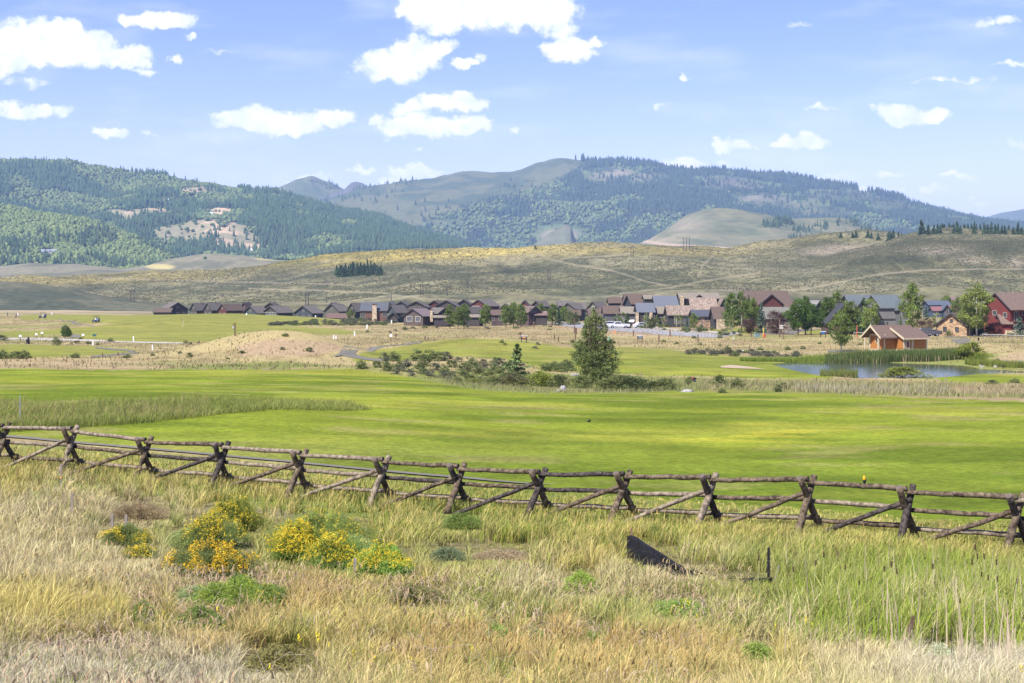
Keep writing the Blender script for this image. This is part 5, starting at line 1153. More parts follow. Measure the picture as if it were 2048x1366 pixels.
# the large poplar in the middle
YB = 137.0
e = empty('poplar_tree', atY(1193, YB), 0, 'large multi stemmed poplar rising from the middle of the rough', 'tree'); kB = YB/F; H_ = (787-640)*kB
def lobe(cx, z0, z1, wpx, n, seed, prof='round'):
    P, tone = crown_points(prof, n, seed); P[:, 0] = P[:, 0]*wpx*kB*1.35+(cx-1193)*kB; P[:, 1] *= wpx*kB*1.35; P[:, 2] = (787-z0)*kB+P[:, 2]*(z0-z1)*kB; return P, tone
LB = [lobe(1176,760,652,38,3600,61,'poplar'), lobe(1200,760,640,34,3400,62,'poplar'), lobe(1188,772,634,36,3800,63,'poplar'), lobe(1166,768,698,52,3600,64), lobe(1214,770,692,50,3600,65), lobe(1190,778,706,82,4600,66), lobe(1200,778,728,70,2200,67,'bush')]
P = np.concatenate([a for a, b in LB]); tn = np.concatenate([b for a, b in LB]); S = 0.155*(0.6+.7*RNG.random(len(P))); V, Qd = leaf_quads(P, S, 77)
me = np_mesh('crown', V, [Qd], np.repeat(np.array((0.21,0.25,0.085))[None]*tn[:, None], 4, 0)); link_mesh('crown', me, MLEAF, e)
mb = MB(); rr = random.Random(4)
for _ in range(9):
    x = rr.uniform(-1.2,1.2); y = rr.uniform(-.5,.5); mb.tube([(x*.35,y*.3,-.1),(x*.6,y,1.5),(x*.9,y*1.5,3.6),(x,y*1.6,6.2)], [.07,.06,.04,.012], 6)
for _ in range(60):
    z = rr.uniform(1, 5.5); a = rr.random()*6.28; L_ = rr.uniform(.5,1.3); x = rr.uniform(-.8,.8); mb.tube([(x,0,z),(x+math.cos(a)*L_, math.sin(a)*L_, z+L_*.7)], [.025,.006], 4)
mb.build('trunk', MBARKD, e, True)
T_(1034,756,684,56,'raggedspruce','small ragged spruce among green shrubs on the mound',Y=140,name='spruce_tree',seed=0)
# willow thickets in the rough
TH = 'leafy bushes along the rough in front of the poplar'
for i, (px, pb, pt, w, kd, lb) in enumerate([(1027,788,744,52,'bushr','reddish stemmed willow bush in front of the ragged spruce'),(1081,782,741,54,'willow','bright willow bush right of the reddish bush'),(990,786,752,44,'bushg','soft green bush left of the reddish bush'),
    (950,784,756,34,'willow','small pale bush at the left end of the thicket'),(1240,790,748,60,'bushg','dark willow bush right of the poplar'),(1270,792,752,50,'bushd','dark brownish bush at the right end of the thicket'),(1120,784,748,34,'bushd','small dark bush below the shrub cluster'),
    (1215,792,756,44,'bushg','low bush under the right side of the poplar'),(1330,788,756,50,'bushg','grassy bush left of the red shouldered blackbird'),(1165,784,750,40,'bushg','low bush under the left side of the poplar'),(1290,786,758,34,'bushg','thin bush between the two dark bushes'),(1305,788,762,24,'bushd','twiggy bush left of the grassy bush')]):
    e = T_(px, pb, pt, w, 'willow' if kd == 'willow' else kd, lb, 'bush', None, Y=131+(pb-784)*-.5, name='willow_bush')
    if kd == 'purple':
        pass
# ------------------------------------------------------------------ small shrubs
SH = []
for sd in range(4):
    P, tone = crown_points('bush', 1500, 80+sd, 40, 1.5); P = P*np.array((1.1,1.1,.85)); r = np.random.default_rng(sd); V, Qd = leaf_quads(P, .075*(0.6+.8*r.random(1500)), sd)
    me = np_mesh('round_shrub', V, [Qd], np.repeat(np.array((0.15,0.18,0.065))[None]*tone[:, None], 4, 0)); me.materials.append(MLEAF); SH.append(me)
SHG = []
for sd in range(3):
    P, tone = crown_points('bush', 900, 90+sd, 30, 1.3); P = P*np.array((1.1,1.1,.8)); r = np.random.default_rng(sd); V, Qd = leaf_quads(P, .085*(0.6+.8*r.random(900)), sd+5)
    me = np_mesh('sage_shrub', V, [Qd], np.repeat(np.array((0.15,0.155,0.10))[None]*tone[:, None], 4, 0)); me.materials.append(MLEAF); SHG.append(me)
def shrub(px, py, w, hgt, label, group, sage=False, Y0=100, Y1=700):
    if sage and 'sage' not in label: label = label.replace('dark green', 'greyish').replace('small green', 'small greyish'); group = group and group.replace('green shrubs', 'greyish shrubs').replace('small shrubs', 'small greyish shrubs')
    b = at(px, py, Y0, Y1); k = b.y/F; o = bpy.data.objects.new('sage_shrub' if sage else 'round_shrub', random.choice(SHG if sage else SH)); COL.objects.link(o)
    o.location = b-Vector((0,0,.04)); o.scale = (w*k*1.25, w*k*1.25, hgt*k*1.45); o.rotation_euler = (0,0,random.random()*6.28); tag(o, label, 'shrub', group); return o
g1 = 'green shrubs on the mound left of the spruce'; l1 = 'rounded dark green shrub on the mound left of the small spruce'
rs = random.Random(21)
pts = [(770,728,24,20),(787,722,26,16),(775,742,22,16),(800,738,20,14),(812,743,30,22),(836,722,30,20),(850,732,24,16),(860,718,26,16),(878,722,30,16),(893,718,22,14),(870,740,22,14),(890,746,22,12),(905,735,22,14),(915,724,16,10),(845,748,20,12),(862,752,24,12),(885,756,24,12),(905,752,22,10),(925,752,22,12),(930,742,30,16),(945,735,28,16),(955,748,26,14),(965,738,22,12),(975,752,24,14),(985,742,22,14),(998,734,26,16),(1000,748,22,14),(990,728,18,12),(965,726,14,8),(940,762,26,12),(960,764,24,10),(915,764,22,10),(980,764,22,10),(1008,758,22,12),(1012,742,18,16),(755,735,18,12),(822,752,16,8),(790,748,18,10),(840,738,22,12),(900,762,18,9)]
for p in pts: shrub(*p, l1, g1, rs.random() < .3, 120, 215)
for p, l_ in [((1094,742,26,14),'leftmost dark shrub of the cluster beside the large poplar'),((1108,736,22,12),'smaller dark shrub behind the leftmost one near the poplar'),((1122,744,26,16),'largest dark shrub in the cluster beside the large poplar'),((1134,737,24,14),'dark shrub touching the left side of the large poplar'),((1131,730,18,10),'small hindmost shrub of the cluster beside the poplar'),((1142,742,20,12),'dark shrub at the foot of the large poplar')]: shrub(*p, l_, None, False, 120, 240)
shrub(722,738,22,15,'solitary dark shrub beside the bend of the cart path',None,False,120,230)
for i,(px,py,w,h,s_) in enumerate([(1377,770,18,14,0),(1440,772,28,20,0),(1474,776,26,18,0),(1555,784,14,14,0),(1565,778,20,12,0),(1443,786,18,8,0)]):
    shrub(px,py,w,h,['bushy shrub beside the pale rock','round shrub first right of the pale rock','round shrub second right of the pale rock','small dark shrub before the cattail ditch','shrub behind the cattail ditch','flat little shrub on the fairway edge'][i],None,bool(s_),105,190)
gl = 'low shrubs at the left edge'
for p in [(5,718,26,16),(30,718,26,14),(48,718,24,15),(5,681,20,10)]: shrub(*p, 'low dark green shrub at the left edge of the grass', gl, False, 150, 420)
shrub(150,716,20,9,'lone yellow green clump on the left fairway edge',None,False,150,300)
gt = 'small shrubs dotting the tan fields'; lt = 'small green shrub dotted on the dry tan field'
for p in [(161,679,8,5),(155,687,14,6),(143,689,6,4),(176,688,12,5),(221,684,14,7),(195,690,9,4),(371,687,10,6),(381,689,8,5),(398,687,6,5),(380,714,12,8),(255,716,20,6),(360,707,10,5),(305,712,10,5),(618,702,14,7),(565,699,10,5),(484,706,14,5),(455,718,8,4),(570,672,14,5),(1004,686,9,6),(1010,690,8,4),(1076,690,9,6),(1071,697,12,5),(1145,686,12,6),(1155,688,10,5),(1223,687,14,8),(1327,684,9,5),(1388,677,10,5),(1040,669,8,3),(1090,652,9,4),(1098,660,10,3),(1100,654,8,3),(735,664,7,4),(1460,707,12,8),(780,666,8,4),(790,662,9,4),(810,660,12,6),(826,658,12,5),(850,656,12,5),(873,656,10,4),(935,655,9,4),(975,658,12,4),(1032,657,14,4),(1470,713,16,9),(1400,690,10,5),(1353,688,9,4),(1440,693,9,4),(1520,700,12,5),(1548,706,12,5),(1490,706,12,5),(1575,700,12,6),(1605,698,10,6),(1720,690,9,4),(1640,688,9,4),(1480,672,9,5),(1440,676,12,5)]:
    shrub(*p, lt, gt, rs.random() < .35, 150, 600)
gd = 'garden shrubs along the street of the right houses'; ld = 'clipped garden shrub along the street before the right houses'
for p in [(1218,648,8,5),(1227,648,9,5),(1236,649,10,6),(1243,648,9,6),(1268,650,9,5),(1282,656,10,6),(1290,655,10,6),(1299,656,11,7),(1307,655,10,7),(1322,656,10,6),(1333,654,12,6),(1345,653,8,6),(1328,660,8,4),(1367,662,9,9),(1380,663,9,9),(1374,665,8,5),(1399,664,13,12),(1411,663,10,8),(1409,656,10,8),(1420,656,12,8),(1448,671,22,12),(1480,666,10,8),(1425,660,9,6)]: shrub(*p, ld, gd, False, 250, 480)
for p,l_ in [((1903,670,28,17),'large dark round shrub before the stone cottage'),((1897,673,12,12),'pale green shrub in front of the dark round shrub'),((1931,671,16,12),'round shrub at the corner of the stone cottage'),((1950,671,18,8),'low hedge shrub between the aspens'),((1878,670,14,9),'grey shrub left of the stone cottage'),((2020,673,14,7),'yellow green shrub below the red house'),((1455,705,16,12),'grey green shrub on the fairway edge beyond the bunker'),((1858,671,20,10),'shrub beside the parked cars')]: shrub(*p, l_, None, False, 200, 420)
gb = 'shrubs on the sandy bank right of the pond'
for p in [(1985,728,10,5),(1995,722,10,5),(2016,732,12,6),(2005,735,10,6),(2038,735,24,10),(1985,768,24,8),(2030,766,22,8),(1735,776,14,6)]: shrub(*p, 'small shrub near the sandy bank right of the pond', gb, False, 130, 260)
gs = 'sage shrubs in the belt behind the second fairway'
for i in range(46):
    px = rs.uniform(1375,1600); py = 703+rs.uniform(0,8)+(px-1375)*.02
    shrub(px, py, rs.uniform(10,20), rs.uniform(5,8), 'grey sage shrub in the belt behind the second fairway', gs, True, 200, 320)
gk = 'dark sage clump beyond the bell post'
for i in range(90):
    t = rs.random(); px = 535+t*255; py = 650-(rs.random()**1.2)*(11*min(1, t*2.5)); 
    if px > 780: py = 645
    shrub(px, py+1, rs.uniform(9,16), rs.uniform(4,7), 'dark sage shrub in the clump beyond the bell post', gk, rs.random() < .75, 300, 560)
for i in range(26):
    px = rs.uniform(835,935); py = 648+rs.uniform(0,4); shrub(px, py, rs.uniform(9,16), rs.uniform(4,6), 'sage shrub in the strip before the maroon roofed house', 'sage strip before the maroon roofed house', rs.random() < .6, 300, 560)
# ---- conifers standing on the near hill ridges: each its own thing
def hill_at(Hh, px, py, rmax=.8):
    nr_ = Hh['px'].shape[0]; ci = int(np.argmin(np.abs(Hh['px'][nr_//2]-px))); col = Hh['py'][:int(nr_*rmax), ci]
    dd = np.abs(col-py); r_ = int(np.argmin(dd)); return Vector((float(Hh['X'][r_, ci]), float(Hh['Y'][r_, ci]), float(Hh['Z'][r_, ci])))
def ridge_tree(Hh, px, py, h, w, label, group, kind='pine'):
    b = hill_at(Hh, px, py); k = b.y/F; e = empty('pine_tree', b-Vector((0,0,.6)), random.random()*6, label, 'tree', group)
    cm, tm = spruce_mesh(420, 50+random.randrange(3), CDS, .16)
    if not tm.materials: tm.materials.append(MBARKD)
    for nm, me in (('crown', cm), ('trunk', tm)):
        o = bpy.data.objects.new(nm, me); COL.objects.link(o); o.parent = e; o.scale = (w*k, w*k, h*k) if nm == 'crown' else (h*k, h*k, h*k)
rs = random.Random(5)
for i in range(58):
    px = 672+90*rs.random(); t = (px-672)/90; py = 545+12*rs.random()-(t*4)
    py = min(py, 556); ridge_tree(HF, px, py-2, rs.uniform(13,21)+(4 if t > .3 and t < .8 else 0), rs.uniform(10,14), 'pine in the dark grove on the golden hillside', 'pine grove on the golden hillside')
for px in [1844]: ridge_tree(HR, px, 469, 32, 22, 'big dark pine at the left end of the ridge top row', None)
for px in [1866,1880,1885,1896,1901,1908,1913,1921,1927,1934,1942,1949,1954,1960,1967,1971,1979,1984,1990,1996,2003,2010,2017,2026,2036,2044,1856,1875,1889,1905,1917,1930,1945,1975]:
    ridge_tree(HR, px+rs.uniform(-2,2), np.interp(px, [1850,1890,2048], [469,465,468])+1, rs.uniform(16,27), rs.uniform(10,14), 'dark pine standing in the row along the right ridge top', 'pines along the right ridge top')
for px in [1683,1692,1705,1712,1722,1735,1741,1748,1757,1765,1775,1783,1789,1796,1803,1810,1818,1826,1771,1779,1786]:
    ridge_tree(HF if px < 1765 else HF, px, np.interp(px, [1680,1730,1765,1830], [476,475,482,488]), rs.uniform(11,17) if px < 1765 else rs.uniform(19,28), rs.uniform(9,13), 'small pine at the saddle between the two near ridges', 'pines at the saddle of the near ridges')
ridge_tree(HF, 1070, 498, 9, 8, 'lone round tree on the golden ridge line', None)
for px, py in ((815,557),(945,550),(757,557),(770,527),(1176,530)): ridge_tree(HF, px, py, 6, 5, 'isolated small juniper on the golden hillside', 'isolated junipers on the golden hillside')
# ------------------------------------------------------------------ grass: blades as real geometry
MGRASS = nmat('grass_blades', attr=True, var=0.10, scale=2.0, rough=0.7, trans=0.35, spec=0.2)
def blades(P, H, Wd, lean, cb, ct, seg=3, droop=0.25, seed=0):
    r = np.random.default_rng(seed); n = len(P); a = r.random(n)*6.283; wd = np.stack([np.cos(a), np.sin(a), np.zeros(n)], 1)
    V = np.empty((n, seg+1, 2, 3)); C = np.empty((n, seg+1, 2, 3))
    for i in range(seg+1):
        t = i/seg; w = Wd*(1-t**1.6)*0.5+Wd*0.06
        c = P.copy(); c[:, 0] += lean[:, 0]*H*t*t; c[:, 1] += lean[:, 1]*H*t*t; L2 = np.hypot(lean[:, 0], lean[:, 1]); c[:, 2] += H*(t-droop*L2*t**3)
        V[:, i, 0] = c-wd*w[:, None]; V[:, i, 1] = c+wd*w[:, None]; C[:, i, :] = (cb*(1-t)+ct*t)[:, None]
    base = (np.arange(n)*(seg+1)*2)[:, None]; Fs = []
    for i in range(seg): Fs.append(np.concatenate([base+2*i, base+2*i+1, base+2*i+3, base+2*i+2], 1))
    return V.reshape(-1, 3), np.concatenate(Fs), C.reshape(-1, 3)
def emit(name, parts, m=None):
    V = []; Q_ = []; C = []; b = 0
    for v, q, c in parts: V.append(v); Q_.append(q+b); C.append(c); b += len(v)
    o = link_mesh(name, np_mesh(name, np.concatenate(V), [np.concatenate(Q_)], np.concatenate(C)), m or MGRASS); tag(o, kind='stuff'); print('GRASS', name, b); return o
def scatter(n, Y0, Y1, x0=-330, x1=2400, power=1.0, seed=0):
    r = np.random.default_rng(seed); Y = (Y0**(power+1)+(Y1**(power+1)-Y0**(power+1))*r.random(n))**(1/(power+1)); px = x0+(x1-x0)*r.random(n)
    X = (px-CX)/F*Y; Z = gz(X, Y); return X, Y, Z, px, HY-Z/Y*F, r
# colour chart of the foreground: (px, py, green share, height m, base straw colour index)
ST = np.array([(0.68,0.58,0.30),(0.62,0.52,0.17),(0.60,0.45,0.17),(0.52,0.50,0.17),(0.66,0.59,0.38)])   # pale, gold, rust, grey green, bleached
FG = [(0,960,.30,.45,1),(250,960,.40,.45,1),(500,975,.45,.45,1),(800,1020,.75,.45,1),(1050,1050,.80,.5,1),(1300,1060,.70,.5,1),(1500,1080,.45,.55,1),(1700,1080,.40,.6,1),(1950,1100,.50,.7,1),
      (50,1050,.12,.45,0),(200,1040,.15,.4,0),(60,1150,.04,.5,0),(250,1140,.05,.4,0),(30,1260,.10,.5,1),(250,1250,.18,.45,1),(420,1270,.22,.45,2),(100,1340,.10,.22,4),(400,1345,.10,.2,4),
      (600,1200,.15,.45,2),(620,1300,.2,.42,1),(800,1180,.15,.4,1),(900,1130,.30,.4,3),(950,1220,.40,.38,3),(900,1320,.3,.35,2),(1100,1180,.30,.42,0),(1150,1300,.3,.38,2),(1200,1120,.35,.45,1),(1350,1160,.25,.42,0),(1300,1250,.40,.36,3),
      (1350,1330,.2,.35,2),(1450,1180,.5,.5,3),(1550,1130,.5,.6,3),(1650,1200,.80,.7,3),(1800,1180,.85,.8,3),(1950,1180,.75,.85,3),(2040,1200,.7,.85,3),(1700,1260,.75,.6,3),(1900,1260,.65,.6,0),(1600,1280,.4,.4,0),(1700,1325,.08,.3,0),(1900,1330,.05,.28,4),(2040,1320,.10,.3,4),(1500,1320,.2,.35,1),
      (400,1110,.35,.4,3),(660,1150,.4,.35,3),(700,1060,.65,.4,1),(560,1000,.5,.4,1),(100,1000,.3,.4,0)]
FGA = np.array([(a, b, g, h) for a, b, g, h, s in FG]); FGC = ST[[s for *_, s in FG]]
def fgv(px, py):
    d = ((px[:, None]-FGA[:, 0])/95)**2+((py[:, None]-FGA[:, 1])/34)**2; w = 1/(d+0.15)**2.2; w /= w.sum(1)[:, None]
    return w@FGA[:, 2], w@FGA[:, 3], w@FGC
EDGE = np.array([(-400,872),(0,878),(60,884),(130,893),(250,903),(450,920),(700,945),(900,963),(1050,977),(1200,988),(1400,1003),(1600,1018),(1800,1034),(2048,1052),(2400,1080)], float)
def limit(X, Y, Z, H):
    """mown edge beyond the fence, and grass kept low round the bushes and the fabric"""
    px = X/Y*F+CX; py = HY-Z/Y*F; room = (py-np.interp(px, EDGE[:, 0], EDGE[:, 1]))/F*Y
    H = np.minimum(H, np.maximum(room*.42, 0)+.09)
    for (bx_, pb_, w_, h_) in BR_:
        d = np.abs(px-bx_)/(w_*.55); q = (d < 1)*(py > pb_-h_*.9)*(py < pb_+34); H = np.where(q, np.minimum(H, np.maximum(.07, (py-pb_+h_*.12)/F*Y)), H)
    return H, room > -.02
BR_ = [(465,1068,108,70),(425,1092,112,62),(252,1092,98,43),(280,1116,72,26),(422,1158,152,71),(640,1100,175,74),(600,1125,120,75),(672,1140,120,68),(765,1150,112,58),(470,1212,120,60),(535,1215,80,52),(395,1205,80,40),
 (1155,1190,66,50),(990,1276,50,33),(1075,1285,50,30),(1190,1290,56,35),(1510,1330,70,52),(1360,1235,100,40),(920,1060,80,35),(895,1122,70,30),(1880,1318,64,32),(280,1040,110,40),(1000,1120,110,35),(370,1095,70,40),(285,1245,70,40),(560,1345,150,50),(830,1215,120,45),(400,1262,110,45),
 (1275,1118,50,45),(1320,1130,70,40),(1390,1150,90,22),(1490,1160,110,14),(710,1158,16,40),(144,1026,12,40),(1280,1316,14,34),(1537,1162,10,60),(238,1058,40,26)]
def fore(n, Y0, Y1, seed, wmul=1.0, pw=0.7):
    X, Y, Z, px, py, r = scatter(n, Y0, Y1, seed=seed, power=pw)
    px = px+(fbm(X*1.3, Y*1.3, 200, 3)-.5)*140; py2 = py+(fbm(X*1.1+9, Y*1.1, 201, 3)-.5)*60
    g, h, st = fgv(px, py2)
    dens = sstep(0.34, 0.56, fbm(X*1.1, Y*1.1, 210, 4)); k = r.random(n) < 0.22+0.78*dens
    X, Y, Z, g, h, st = X[k], Y[k], Z[k], g[k], h[k], st[k]; n = len(X)
    gr = r.random(n) < g*(0.6+0.9*(fbm(X*.9, Y*.9, 203, 3)-.1)); H = h*(0.45+0.75*r.random(n))*(0.45+1.1*fbm(X*1.2, Y*1.2, 204, 3)); H = np.where(gr, H*.85, H)
    H, keep = limit(X, Y, Z, H); X, Y, Z, H, gr, st = X[keep], Y[keep], Z[keep], H[keep], gr[keep], st[keep]; n = len(X)
    cs = st*(0.65+.65*r.random(n))[:, None]*np.stack([np.ones(n), .94+.12*r.random(n), .85+.3*r.random(n)], 1)
    cgn = mixc(np.array((0.18,0.26,0.025)), np.array((0.38,0.42,0.07)), r.random(n))*(0.75+.5*r.random(n))[:, None]
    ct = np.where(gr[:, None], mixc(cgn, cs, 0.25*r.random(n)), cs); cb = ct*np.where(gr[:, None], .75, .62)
    lx = 0.18+.30*r.normal(size=n); ly = .22*r.normal(size=n); ln = np.stack([lx, ly], 1)*np.where(gr, .7, 1.15)[:, None]
    W_ = (0.0045+.0055*r.random(n))*wmul*(1+Y/40)
    return blades(np.stack([X, Y, Z-.02], 1), H, W_, ln, cb, ct, 3, .35, seed)
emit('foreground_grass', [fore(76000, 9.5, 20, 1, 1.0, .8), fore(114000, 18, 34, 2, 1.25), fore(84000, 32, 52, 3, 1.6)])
# short matted litter between the stalks
def tussocks(nt, Y0, Y1, seed, per=46):
    X, Y, Z, px, py, r = scatter(nt, Y0, Y1, seed=seed, power=.75); jx = px+(fbm(X*1.3, Y*1.3, 200, 3)-.5)*140; g, h, st = fgv(jx, py+(fbm(X*1.1+9, Y*1.1, 201, 3)-.5)*60)
    ch = 0.75+.75*r.random(nt); isg = r.random(nt) < g*.9; tone = .6+.75*r.random(nt); R_ = .05+.09*r.random(nt)
    i = np.repeat(np.arange(nt), per); n = len(i); a = r.random(n)*6.283; q = np.sqrt(r.random(n)); ox = np.cos(a)*q*R_[i]; oy = np.sin(a)*q*R_[i]; x = X[i]+ox; y = Y[i]+oy
    H = h[i]*ch[i]*(.6+.5*r.random(n)); H, keep = limit(x, y, Z[i], H); sp = .35+.55*r.random(n)
    ln = np.stack([np.cos(a)*q*sp+.12, np.sin(a)*q*sp], 1); cs = st[i]*(tone[i]*(.75+.45*r.random(n)))[:, None]; cg = mixc(np.array((0.17,0.24,0.04)), np.array((0.34,0.37,0.10)), r.random(n))*tone[i][:, None]
    ct = np.where((isg[i] & (r.random(n) < .8))[:, None], cg, cs); k = keep; W_ = (.004+.005*r.random(n))*(1+Y[i]/40)
    return blades(np.stack([x, y, Z[i]-.02], 1)[k], H[k], W_[k], ln[k], (ct*.6)[k], ct[k], 3, .55, seed)
emit('grass_tussocks', [tussocks(2000, 9.5, 20, 301), tussocks(3400, 18, 46, 302, 34)])
def litter(n, Y0, Y1, seed):
    X, Y, Z, px, py, r = scatter(n, Y0, Y1, seed=seed, power=.8); g, h, st = fgv(px, py); c = mixc(st, np.array((0.16,0.19,0.05)), g*.6)*(0.5+.7*r.random(n))[:, None]
    a = r.random(n)*6.28; m_ = .6+1.6*r.random(n); c = c*.75; return blades(np.stack([X, Y, Z-.01], 1), .10+.12*r.random(n), .008+.006*r.random(n), np.stack([np.cos(a)*m_, np.sin(a)*m_], 1), c*.8, c, 2, .3, seed)
emit('grass_litter', [litter(88000, 9.5, 36, 5)])
# seed heads: fuzzy tops on tall stalks
def seedheads(n, Y0, Y1, seed, x0=-60, x1=2110):
    X, Y, Z, px, py, r = scatter(n, Y0, Y1, x0, x1, seed=seed); g, h, st = fgv(px, py); H = h*(0.95+.35*r.random(n)); ln = np.stack([.12+.15*r.normal(size=n), .12*r.normal(size=n)], 1)
    stalk = blades(np.stack([X, Y, Z], 1), H, np.full(n, .004)*(1+Y/30), ln, st*.8, st*.95, 2, .2, seed)
    _h, kp = limit(X, Y, Z, H); kp = kp & (_h > H*.7); stalk = None; X, Y, Z, H, ln, st = X[kp], Y[kp], Z[kp], H[kp], ln[kp], st[kp]; n = len(X); stalk = blades(np.stack([X, Y, Z], 1), H, np.full(n, .004)*(1+Y/30), ln, st*.8, st*.95, 2, .2, seed)
    T = np.stack([X+ln[:, 0]*H*.8, Y+ln[:, 1]*H*.8, Z+H*.82], 1); hd = blades(T, .07+.05*r.random(n), .018*(1+Y/60)*(0.7+.5*r.random(n)), ln*2, st*np.array((.62,.55,.5)), st*np.array((.8,.72,.62)), 2, .3, seed+1)
    return [stalk, hd]
emit('seed_heads', seedheads(5200, 26, 50, 7)+seedheads(1500, 12, 26, 8, -60, 1500))
# curled dead leaves that catch the light
def curls(n, seed):
    X, Y, Z, px, py, r = scatter(n, 10, 27, -60, 1500, seed=seed); k = fbm(X*.7, Y*.7, 220, 3) > .5; X, Y, Z = X[k], Y[k], Z[k]; n = len(X)
    a = r.random(n)*6.28; m_ = .5+.9*r.random(n); c = mixc(np.array((0.62,0.50,0.34)), np.array((0.5,0.30,0.15)), r.random(n)*.8); hh = .15+.3*r.random(n)
    return blades(np.stack([X, Y, Z+hh*.6], 1), hh*.55, .012+.008*r.random(n), np.stack([np.cos(a)*m_, np.sin(a)*m_], 1), c*.7, c, 4, 1.0, seed)
emit('curled_dead_leaves', [curls(11000, 12)])
# grey dry twigs and arcing stems lying over the grass
def twigs():
    mb = MB(); rs = random.Random(31)
    for _ in range(120):
        px = rs.uniform(-40, 1500); Y = rs.uniform(10.5, 24); b = atY(px, Y); a = rs.random()*6.28; L_ = rs.uniform(.3,.9); z = rs.uniform(.25,.55)
        mb.tube([b+Vector((0,0,.02)), b+Vector((math.cos(a)*L_*.45, math.sin(a)*L_*.3, z)), b+Vector((math.cos(a)*L_, math.sin(a)*L_*.6, z*rs.uniform(.5,1.1)))], [.003,.002,.001], 4)
    o = mb.build('dry_twigs', nmat('dry_twig', (0.36,0.31,0.23), .9, .2, 6)); tag(o, kind='stuff')
twigs()
# cattails and dead reed stalks at the right
def cattails():
    r = np.random.default_rng(40); P = []; n = 20000; parts = []
    X, Y, Z, px, py, _ = scatter(n, 17.5, 30, 1330, 2420, seed=41)
    k = (sstep(1350, 1900, px)*.62 > r.random(n)) & (fbm(X*.6, Y*.6, 231, 3) > .40) & (py < 1318); X, Y, Z, px = X[k], Y[k], Z[k], px[k]; n = len(X); H = (.35+.45*r.random(n))*(0.6+.5*sstep(1400, 1900, px)); H, kk = limit(X, Y, Z, H)
    c = mixc(np.array((0.18,0.30,0.025)), np.array((0.42,0.46,0.08)), r.random(n)); parts.append(blades(np.stack([X, Y, Z], 1), H, .012+.010*r.random(n), np.stack([.25*r.normal(size=n)+.1, .2*r.normal(size=n)], 1), c*.75, c, 3, .2, 42))
    n = 330; X, Y, Z, px, py, _ = scatter(n, 17, 27, 1560, 2110, seed=43); k = (sstep(1500, 1950, px) > r.random(n)); X, Y, Z = X[k], Y[k], Z[k]; n = len(X); H = .4+.75*r.random(n)**1.5; c = np.tile(np.array((0.62,0.50,0.33)), (n, 1))*(0.75+.4*r.random(n))[:, None]
    parts.append(blades(np.stack([X, Y, Z], 1), H, .014+.012*r.random(n), np.stack([.08*r.normal(size=n), .08*r.normal(size=n)], 1), c*.9, c, 3, .2, 44))
    emit('reeds', parts)
cattails()
mb_c = None
gct = 'cattail spikes among the foreground reeds'
mb = MB(); mb.tube([(0,0,0),(0,0,1.0)], [.004,.003], 5); st_me = mb.mesh('cattail'); st_me.materials.append(nmat('reed_stalk', (0.30,0.30,0.12), .8, .2, 5))
mb = MB(); mb.tube([(0,0,.97),(0,0,.985),(0,0,1.07),(0,0,1.085)], [.004,.009,.009,.004], 7); mb.tube([(0,0,1.1),(0,0,1.18)], [.003,.001], 4); hd_me = mb.mesh('spike'); hd_me.materials.append(nmat('cattail_brown', (0.07,0.04,0.022), .95, .2, 20))
for px, py in [(1515,1108),(1585,1132),(1625,1118),(1645,1100),(1690,1128),(1765,1130),(1788,1120),(1868,1125),(1948,1115),(1960,1140),(1975,1148),(1962,1105),(1998,1150),(1992,1115),(2030,1155),(1918,1195),(1975,1105),(1715,1158),(1800,1135),(1890,1060),(1955,1085),(2015,1222)]:
    Y = 25.5-(py-1060)*.035; hgt = 1; k = Y/F; X = (px-CX)/F*Y; g = float(gz(X, Y)[0]); top = (HY-py)*k; s_ = max(.6, min(1.5, (top-g)/1.1))
    e = bpy.data.objects.new('cattail', st_me); COL.objects.link(e); e.location = (X, Y, g); e.scale = (1.4, 1.4, s_); e.rotation_euler = (rs.uniform(-.05,.05), rs.uniform(-.07,.07), 0); tag(e, 'brown cattail spike standing in the green reeds at the right', 'cattail', gct)
    h = bpy.data.objects.new('spike', hd_me); COL.objects.link(h); h.parent = e
# tall grass band, roughs and dry fields
def field(n, Y0, Y1, cond, hgt, wd, cA, cB, seed, x0=-80, x1=2130, lean=.3, seg=2):
    X, Y, Z, px, py, r = scatter(n, Y0, Y1, x0, x1, seed=seed); k = cond(px, py, X, Y, r); X, Y, Z, py, px = X[k], Y[k], Z[k], py[k], px[k]; n = len(X)
    c = mixc(np.array(cA), np.array(cB), np.clip(r.random(n)*.6+.8*(fbm(X/4, Y/4, seed+1, 3)-.25), 0, 1))*(0.7+.6*r.random(n))[:, None]
    return blades(np.stack([X, Y, Z-.02], 1), hgt*(0.5+.8*r.random(n))*(0.6+.8*fbm(X/3, Y/3, seed+2, 2)), wd*(0.6+.8*r.random(n)), np.stack([lean*.3+lean*r.normal(size=n), lean*r.normal(size=n)], 1), c*.75, c, seg, .3, seed)
BAND = [(-900,845),(-900,812),(0,812),(200,808),(400,803),(560,803),(680,808),(745,819),(700,823),(560,820),(450,828),(300,846),(0,866),(-900,870)]
emit('tall_grass_band', [field(120000, 58, 92, lambda px, py, X, Y, r: pip(px, py, BAND), .40, .02, (0.15,0.21,0.03), (0.36,0.36,0.10), 51, -200, 800, .55),
   field(9000, 58, 92, lambda px, py, X, Y, r: pip(px, py, BAND)*(px < 420), .55, .025, (0.34,0.26,0.10), (0.38,0.30,0.15), 52, -200, 800)])
def tz(px, py, X, Y): return soft(px, py, Y, Z_TURF) < 0.3
RG1 = [(880,745),(1000,748),(1300,756),(1420,760),(2130,772),(2130,808),(1700,797),(1450,788),(1300,790),(1100,796),(960,788),(880,772)]
